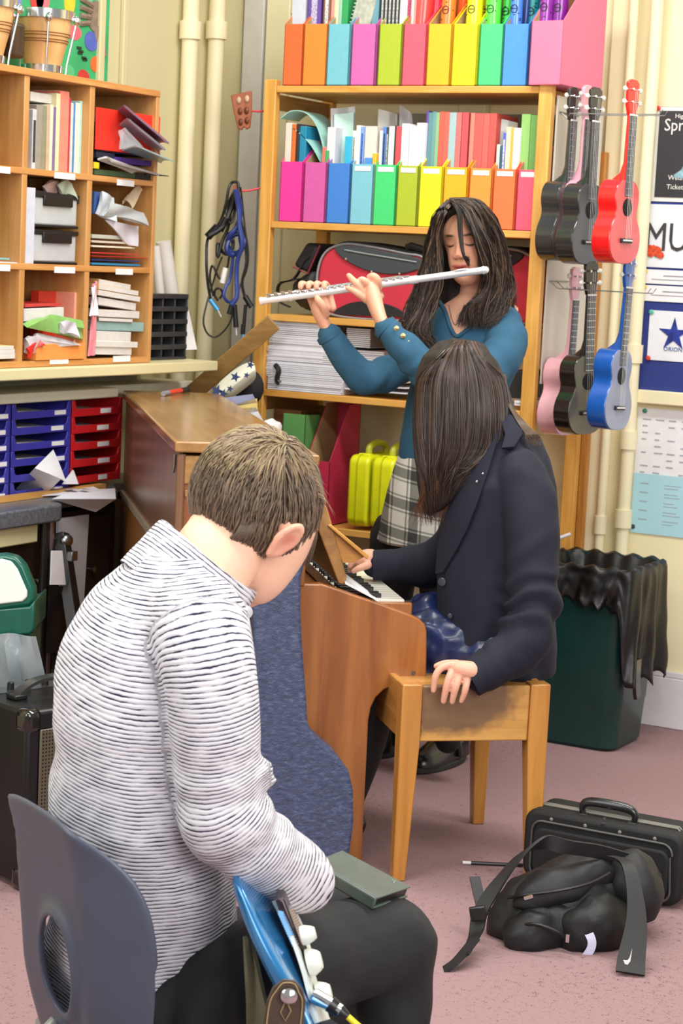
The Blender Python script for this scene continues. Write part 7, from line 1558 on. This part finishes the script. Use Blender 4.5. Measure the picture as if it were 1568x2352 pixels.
# head in its own frame: X to image right, Y out of the face, Z up
yaw_, pit, rol = math.radians(20), math.radians(9), math.radians(-6)
hy = unit(-FW*math.cos(yaw_)-RT*math.sin(yaw_)); hy = unit(hy*math.cos(pit)-Z3*math.sin(pit)); hx_ = unit(np.cross(Z3, hy)); hx_ = -hx_ if hx_@RT < 0 else hx_
hz_ = np.cross(hx_, hy); hz_ = -hz_ if hz_[2] < 0 else hz_; hx_, hz_ = hx_*math.cos(rol)-hz_*math.sin(rol), hz_*math.cos(rol)+hx_*math.sin(rol)
HO = P(1072, 562, 5.62)
def h2w(p): p = npa(p); return HO+p[..., 0:1]*hx_+p[..., 1:2]*hy+p[..., 2:3]*hz_ if p.ndim > 1 else HO+p[0]*hx_+p[1]*hy+p[2]*hz_
def face_grid(nu=220, nv=200):
    th = np.linspace(-math.pi, math.pi, nu, endpoint=False); ph = np.linspace(.02, math.pi-.02, nv); T, Q = np.meshgrid(th, ph)
    D = np.stack([np.sin(Q)*np.sin(T), np.sin(Q)*np.cos(T), np.cos(Q)], -1)
    def er(c, r):
        c, r = npa(c), npa(r); A = (D/r)**2; a = A.sum(-1); b = -2*(D*c/r**2).sum(-1); cc = ((c/r)**2).sum()-1; return (-b+np.sqrt(np.maximum(b*b-4*a*cc, 0)))/(2*a)
    k = 90; R = np.log(np.exp(k*er((0, -.015, .025), (.074, .092, .088)))+np.exp(k*er((0, .018, -.045), (.053, .068, .068)))+np.exp(k*er((0, .03, -.07), (.034, .052, .042))))/k-.008
    V = D*R[..., None]; x, y, z = V[..., 0], V[..., 1], V[..., 2]; fr = np.clip((y-.03)/.03, 0, 1); g = lambda v, s: np.exp(-(v/s)**2)
    dy = np.zeros_like(x)
    nzp = np.interp(z, [-.045, -.030, -.024, -.016, .0, .02, .034, .045], [0, .003, .016, .023, .017, .010, .004, .0]); dy += nzp*g(x, .0095+.003*g(z+.02, .01))
    dy += .007*(g(x-.013, .007)+g(x+.013, .007))*g(z+.023, .008)
    dy += -.0095*(g(x-.031, .017)+g(x+.031, .017))*g(z-.016, .012)
    dy += .0075*(g(x-.031, .014)+g(x+.031, .014))*g(z-.011, .0095)
    dy += .004*g(z-.034, .008)*g(np.abs(x)-.026, .022)
    dy += .0055*g(z+.047, .0042)*g(x, .019)+.0062*g(z+.060, .0052)*g(x, .016)-.0035*g(z+.0535, .0022)*g(x, .021)
    dy += .006*g(z+.090, .013)*g(x, .018)-.003*g(z+.073, .006)*g(x, .018)
    dy += .003*(g(np.abs(x)-.040, .016))*g(z+.020, .018)
    V[..., 1] += dy*fr
    col = np.tile(npa(lin('#d9a083')), (nv, nu, 1)); w = lambda m, c: m[..., None]*npa(lin(c))
    def blend(m, c): nonlocal col; m = np.clip(m*fr, 0, 1)[..., None]; col = col*(1-m)+npa(lin(c))*m
    blend(.45*g(np.abs(x)-.040, .018)*g(z+.022, .018), '#d17a62'); blend(.5*g(x, .012)*g(z+.02, .010), '#cf7c68')
    blend(.45*g(np.abs(x)-.031, .017)*g(z-.014, .011), '#9a5642')
    lipm = np.clip(1.35*np.exp(-((x/.0235)**4))*np.exp(-(((z+.0535)/.0105)**4)), 0, 1); blend(lipm*.85, '#a84a48'); blend(.9*np.exp(-((x/.020)**4))*g(z+.0535, .0017), '#5a2220')
    arc = z-(.005+.006*((np.abs(x)-.031)/.016)**2*0+.0035*((np.abs(x)-.031)/.013)**2); blend(1.2*np.exp(-(((np.abs(x)-.031)/.0165)**4))*g(arc, .0028), '#1d1210')
    br = z-(.0345-.25*(np.abs(x)-.028)**2*30*.3); blend(1.1*np.exp(-(((np.abs(x)-.031)/.019)**4))*g(br, .0042), '#3c2a22')
    blend(.8*g(np.abs(x)-.0085, .0035)*g(z+.0285, .003), '#5a2a22')
    return V, col
FV, FC = face_grid(); nv_, nu_ = FV.shape[:2]
hm = MB(); FVw = h2w(FV.reshape(-1, 3)); hm.v = [tuple(p) for p in FVw]
hm.f = [(i*nu_+j, (i+1)*nu_+j, (i+1)*nu_+(j+1) % nu_, i*nu_+(j+1) % nu_) for i in range(nv_-1) for j in range(nu_)]; hm.f += [tuple(range(nu_)), tuple(range((nv_-1)*nu_, nv_*nu_))[::-1]]; hm.m = [0]*len(hm.f)
# flute and hands
FLd0, FLd1 = 5.56, 5.497
def FP(t, up=0., out=0.): return P(597+518*t, 692-72*t, FLd0+(FLd1-FLd0)*t)+Z3*up-FW*out
fa_, fb_ = FP(0), FP(1); fax = unit(fb_-fa_)
flt = thing('flute', 'silver concert flute held sideways to the woman\'s lips', 'flute', tuple(fa_))
m_fl = mat('#f0f1f2', .25, .55, var=.03)
obj('tube', MB().tube([fa_, fb_], .0098, 20), m_fl, flt, world=True)
for t in (0.0, .985, .66, .13): obj('ring', MB().tube([FP(t), FP(t+.012 if t != .66 else .70)], .0115, 20), m_fl, flt, world=True)
obj('crown', MB().ell(FP(1.0), (.009, .010, .010)), m_fl, flt, world=True)
obj('lip_plate', MB().ell(FP(.89, .0075, .002), (.026, .013, .0045), [fax, unit(FW-Z3*.2), Z3]), m_fl, flt, world=True)
for k in range(15):
    t = .17+k*.0325; obj('key_cup', MB().lathe([(.0, .0), (.0072, .0), (.0078, .003), (.0, .0045)], FP(t, .0105, .004), unit(Z3*.85-FW*.5), 14), CHROME, flt, world=True)
for k in range(4): t = .04+k*.032; obj('foot_key', MB().lathe([(.0, .0), (.0085, .0), (.009, .004), (.0, .005)], FP(t, .0125, .002), unit(Z3*.9-FW*.3), 14), CHROME, flt, world=True)
obj('key_rod', MB().tube([FP(.03, .013, .006), FP(.66, .013, .006)], .0022, 8), CHROME, flt, world=True)
obj('key_rod', MB().tube([FP(.15, .016, -.004), FP(.62, .016, -.004)], .0018, 8), CHROME, flt, world=True)
dl = 5.525
lh = join(MB().tube([P(896, 765, 5.44), P(878, 742, 5.445), P(866, 712, 5.475), P(858, 686, 5.50), P(853, 665, 5.51)], [.0235, .024, .028, .032, .028], 16, up=RT, flat=.72, smooth=4, endround=True),
          finger([(838, 680, dl-.018), (822, 656, dl-.034), (810, 643, dl-.035), (801, 633, dl-.032)], [.0112, .0102, .0092, .0078]),
          finger([(852, 664, dl-.010), (842, 650, dl-.030), (832, 642, dl-.034), (826, 644, dl-.030)], [.0110, .0105, .0092, .0080]),
          finger([(868, 662, dl-.005), (866, 644, dl-.024), (857, 634, dl-.026), (848, 636, dl-.020)], [.0115, .012, .0102, .0084]),
          finger([(842, 690, dl-.018), (824, 676, dl-.034), (811, 667, dl-.036), (798, 661, dl-.033)], [.0106, .0098, .0088, .0074]),
          finger([(872, 680, dl+.01), (862, 664, dl+.03), (850, 656, dl+.035)], [.013, .011, .009]))
rd = 5.56
rh = join(MB().tube([P(768, 792, 5.57), P(756, 768, 5.57), P(742, 738, 5.575), P(732, 712, 5.58), P(730, 698, 5.585)], [.0235, .0235, .029, .035, .031], 16, up=RT, flat=.62, smooth=4, endround=True),
          *[finger([(722+k*14, 708, rd+.02), (712+k*15, 682, rd+.030), (702+k*16, 657, rd+.014), (692+k*17.5, 652, rd-.012), (690+k*18, 660, rd-.020)], [.0108, .0108, .0102, .0092, .0076]) for k in range(4)],
          finger([(748, 722, rd-.005), (742, 704, rd-.022), (731, 690, rd-.026), (728, 684, rd-.022)], [.0125, .0115, .0102, .0085]))
wsk = join(MB().tube([P(1085, 600, 5.67), P(1090, 660, 5.68), P(1092, 720, 5.69)], [.05, .048, .06], 20, smooth=3, endround=True), ringloft([(y, (L+R)/2-(R-L)*.465, (L+R)/2+(R-L)*.465, d, h*.93) for y, L, R, d, h in WR]), limb(wA, [r*.72 for r in wAr]), limb(wB, [r*.72 for r in wBr]), limb(wl, [.06, .045, .03]), limb(wr, [.06, .045, .03]), MB().ell(P(1165, 712, 5.69), (.03, .04, .02)))
mb, V, N = fuse(wsk, .0045, 2); mb, V = withhands(mb, lh, rh); cb_ = skincol(V, '#dda58a', .06)
n0 = len(V); allv = [tuple(p) for p in V]+hm.v; allf = list(mb.f)+[tuple(i+n0 for i in f_) for f_ in hm.f]
wb_ = MB(); wb_.v = allv; wb_.f = allf; wb_.m = [0]*len(allf)
obj('body', wb_, SKIN, wom, world=True, col=np.concatenate([cb_, FC.reshape(-1, 3)], 0), angle=80)
nk = MB().tube([P(1030, 700, 5.60), P(1038, 735, 5.592), P(1048, 745, 5.592), P(1066, 700, 5.62)], .0012, 6, smooth=4); single('necklace', nk, BLACKP, 'thin dark cord necklace on the woman in the teal jumper', 'necklace')
# hair
wh = []
def wstr(ctrl, n, spread, r=.0017, tones=('#1f1815', '#33281f', '#4e3f33', '#6a5645', '#2a211c'), wave=0., nn=4):
    for k in range(n):
        a, b = RG.uniform(-1, 1), RG.uniform(-1, 1); ph = RG.uniform(0, 6.28) if RG.rand() < .3 else 1.5*a; pts = []
        for i, (x, y, d, s) in enumerate(ctrl): w = wave*math.sin(i*1.9+ph)*(i/len(ctrl)); pts.append(P(x+a*s*spread+w+RG.uniform(-2.5, 2.5)*(wave > 0), y+RG.uniform(-4, 4)+(RG.uniform(-12, 12) if i == len(ctrl)-1 else 0), d+b*.012))
        wh.append((spl(pts, nn), r*RG.uniform(.7, 1.25), hcol(tones[RG.randint(len(tones))], .25)))
sk_ = []
for (y, L, R, d, h) in [(457, 1050, 1085, 5.64, .03), (468, 1022, 1112, 5.645, .06), (490, 1002, 1135, 5.66, .085), (530, 992, 1150, 5.685, .085), (590, 985, 1158, 5.70, .08), (650, 970, 1168, 5.72, .07), (700, 958, 1160, 5.73, .06), (760, 960, 1140, 5.74, .045)]: sk_.append((y, L, R, d, h))
mbh, V, N = fuse(ringloft(sk_), .007, 2, lambda V, N: .006*nz(V*npa((1, 1, .25)), 40, 1.))
D2w = ((V-HO)@hy); zw = (V-HO)@hz_; xw = (V-HO)@hx_
kill = (D2w > .035) & (zw < .075-.5*np.abs(xw+.005)) & (np.abs(xw) < .075)
mbh.f = [f_ for f_ in mbh.f if not any(kill[i] for i in f_)]; mbh.m = [0]*len(mbh.f)
obj('hair_underlayer', mbh, mat('#1e1714', .5, var=.4, scale=30, stretch=(6, 6, .6)), wom, world=True)
# crown: parted left of centre
for (a, b) in (((1032, 470), 'L'), ((1040, 468), 'R')): pass
wstr([(1036, 462, 5.57, .4), (1014, 486, 5.545, .5), (1003, 530, 5.56, .5), (998, 590, 5.575, .8), (988, 650, 5.58, 1.2), (972, 710, 5.58, 1.5), (958, 760, 5.57, 1.6), (966, 795, 5.57, 1.6)], 620, 18, wave=15)
wstr([(1030, 466, 5.60, .4), (1004, 500, 5.60, .5), (992, 560, 5.61, .7), (982, 640, 5.62, 1.2), (962, 700, 5.60, 1.5), (946, 750, 5.585, 1.6), (948, 785, 5.58, 1.5)], 420, 16, wave=17)
wstr([(1042, 460, 5.57, .5), (1078, 462, 5.555, .8), (1108, 490, 5.56, .9), (1130, 540, 5.575, 1.), (1142, 600, 5.59, 1.2), (1150, 660, 5.60, 1.3), (1128, 710, 5.59, 1.6), (1098, 745, 5.58, 1.6)], 700, 20, wave=15)
wstr([(1040, 458, 5.60, .5), (1090, 462, 5.60, .8), (1128, 505, 5.62, .9), (1146, 570, 5.64, 1.), (1158, 630, 5.65, 1.2), (1166, 690, 5.65, 1.2), (1160, 715, 5.66, 1.2)], 420, 14, wave=13)
wstr([(1040, 462, 5.555, .4), (1068, 478, 5.535, .6), (1088, 512, 5.525, .7), (1108, 560, 5.53, .7), (1118, 610, 5.55, .7), (1122, 660, 5.57, .9), (1095, 705, 5.57, 1.2), (1078, 740, 5.57, 1.3)], 420, 18, wave=13)
wstr([(1042, 466, 5.545, .3), (1054, 490, 5.525, .5), (1057, 530, 5.515, .45), (1060, 562, 5.505, .35), (1066, 590, 5.50, .25), (1078, 603, 5.505, .2)], 130, 11, r=.0014, tones=('#2a201b', '#1e1613'))
strands('hair', wh, wom, 'long wavy dark brown hair', .34)
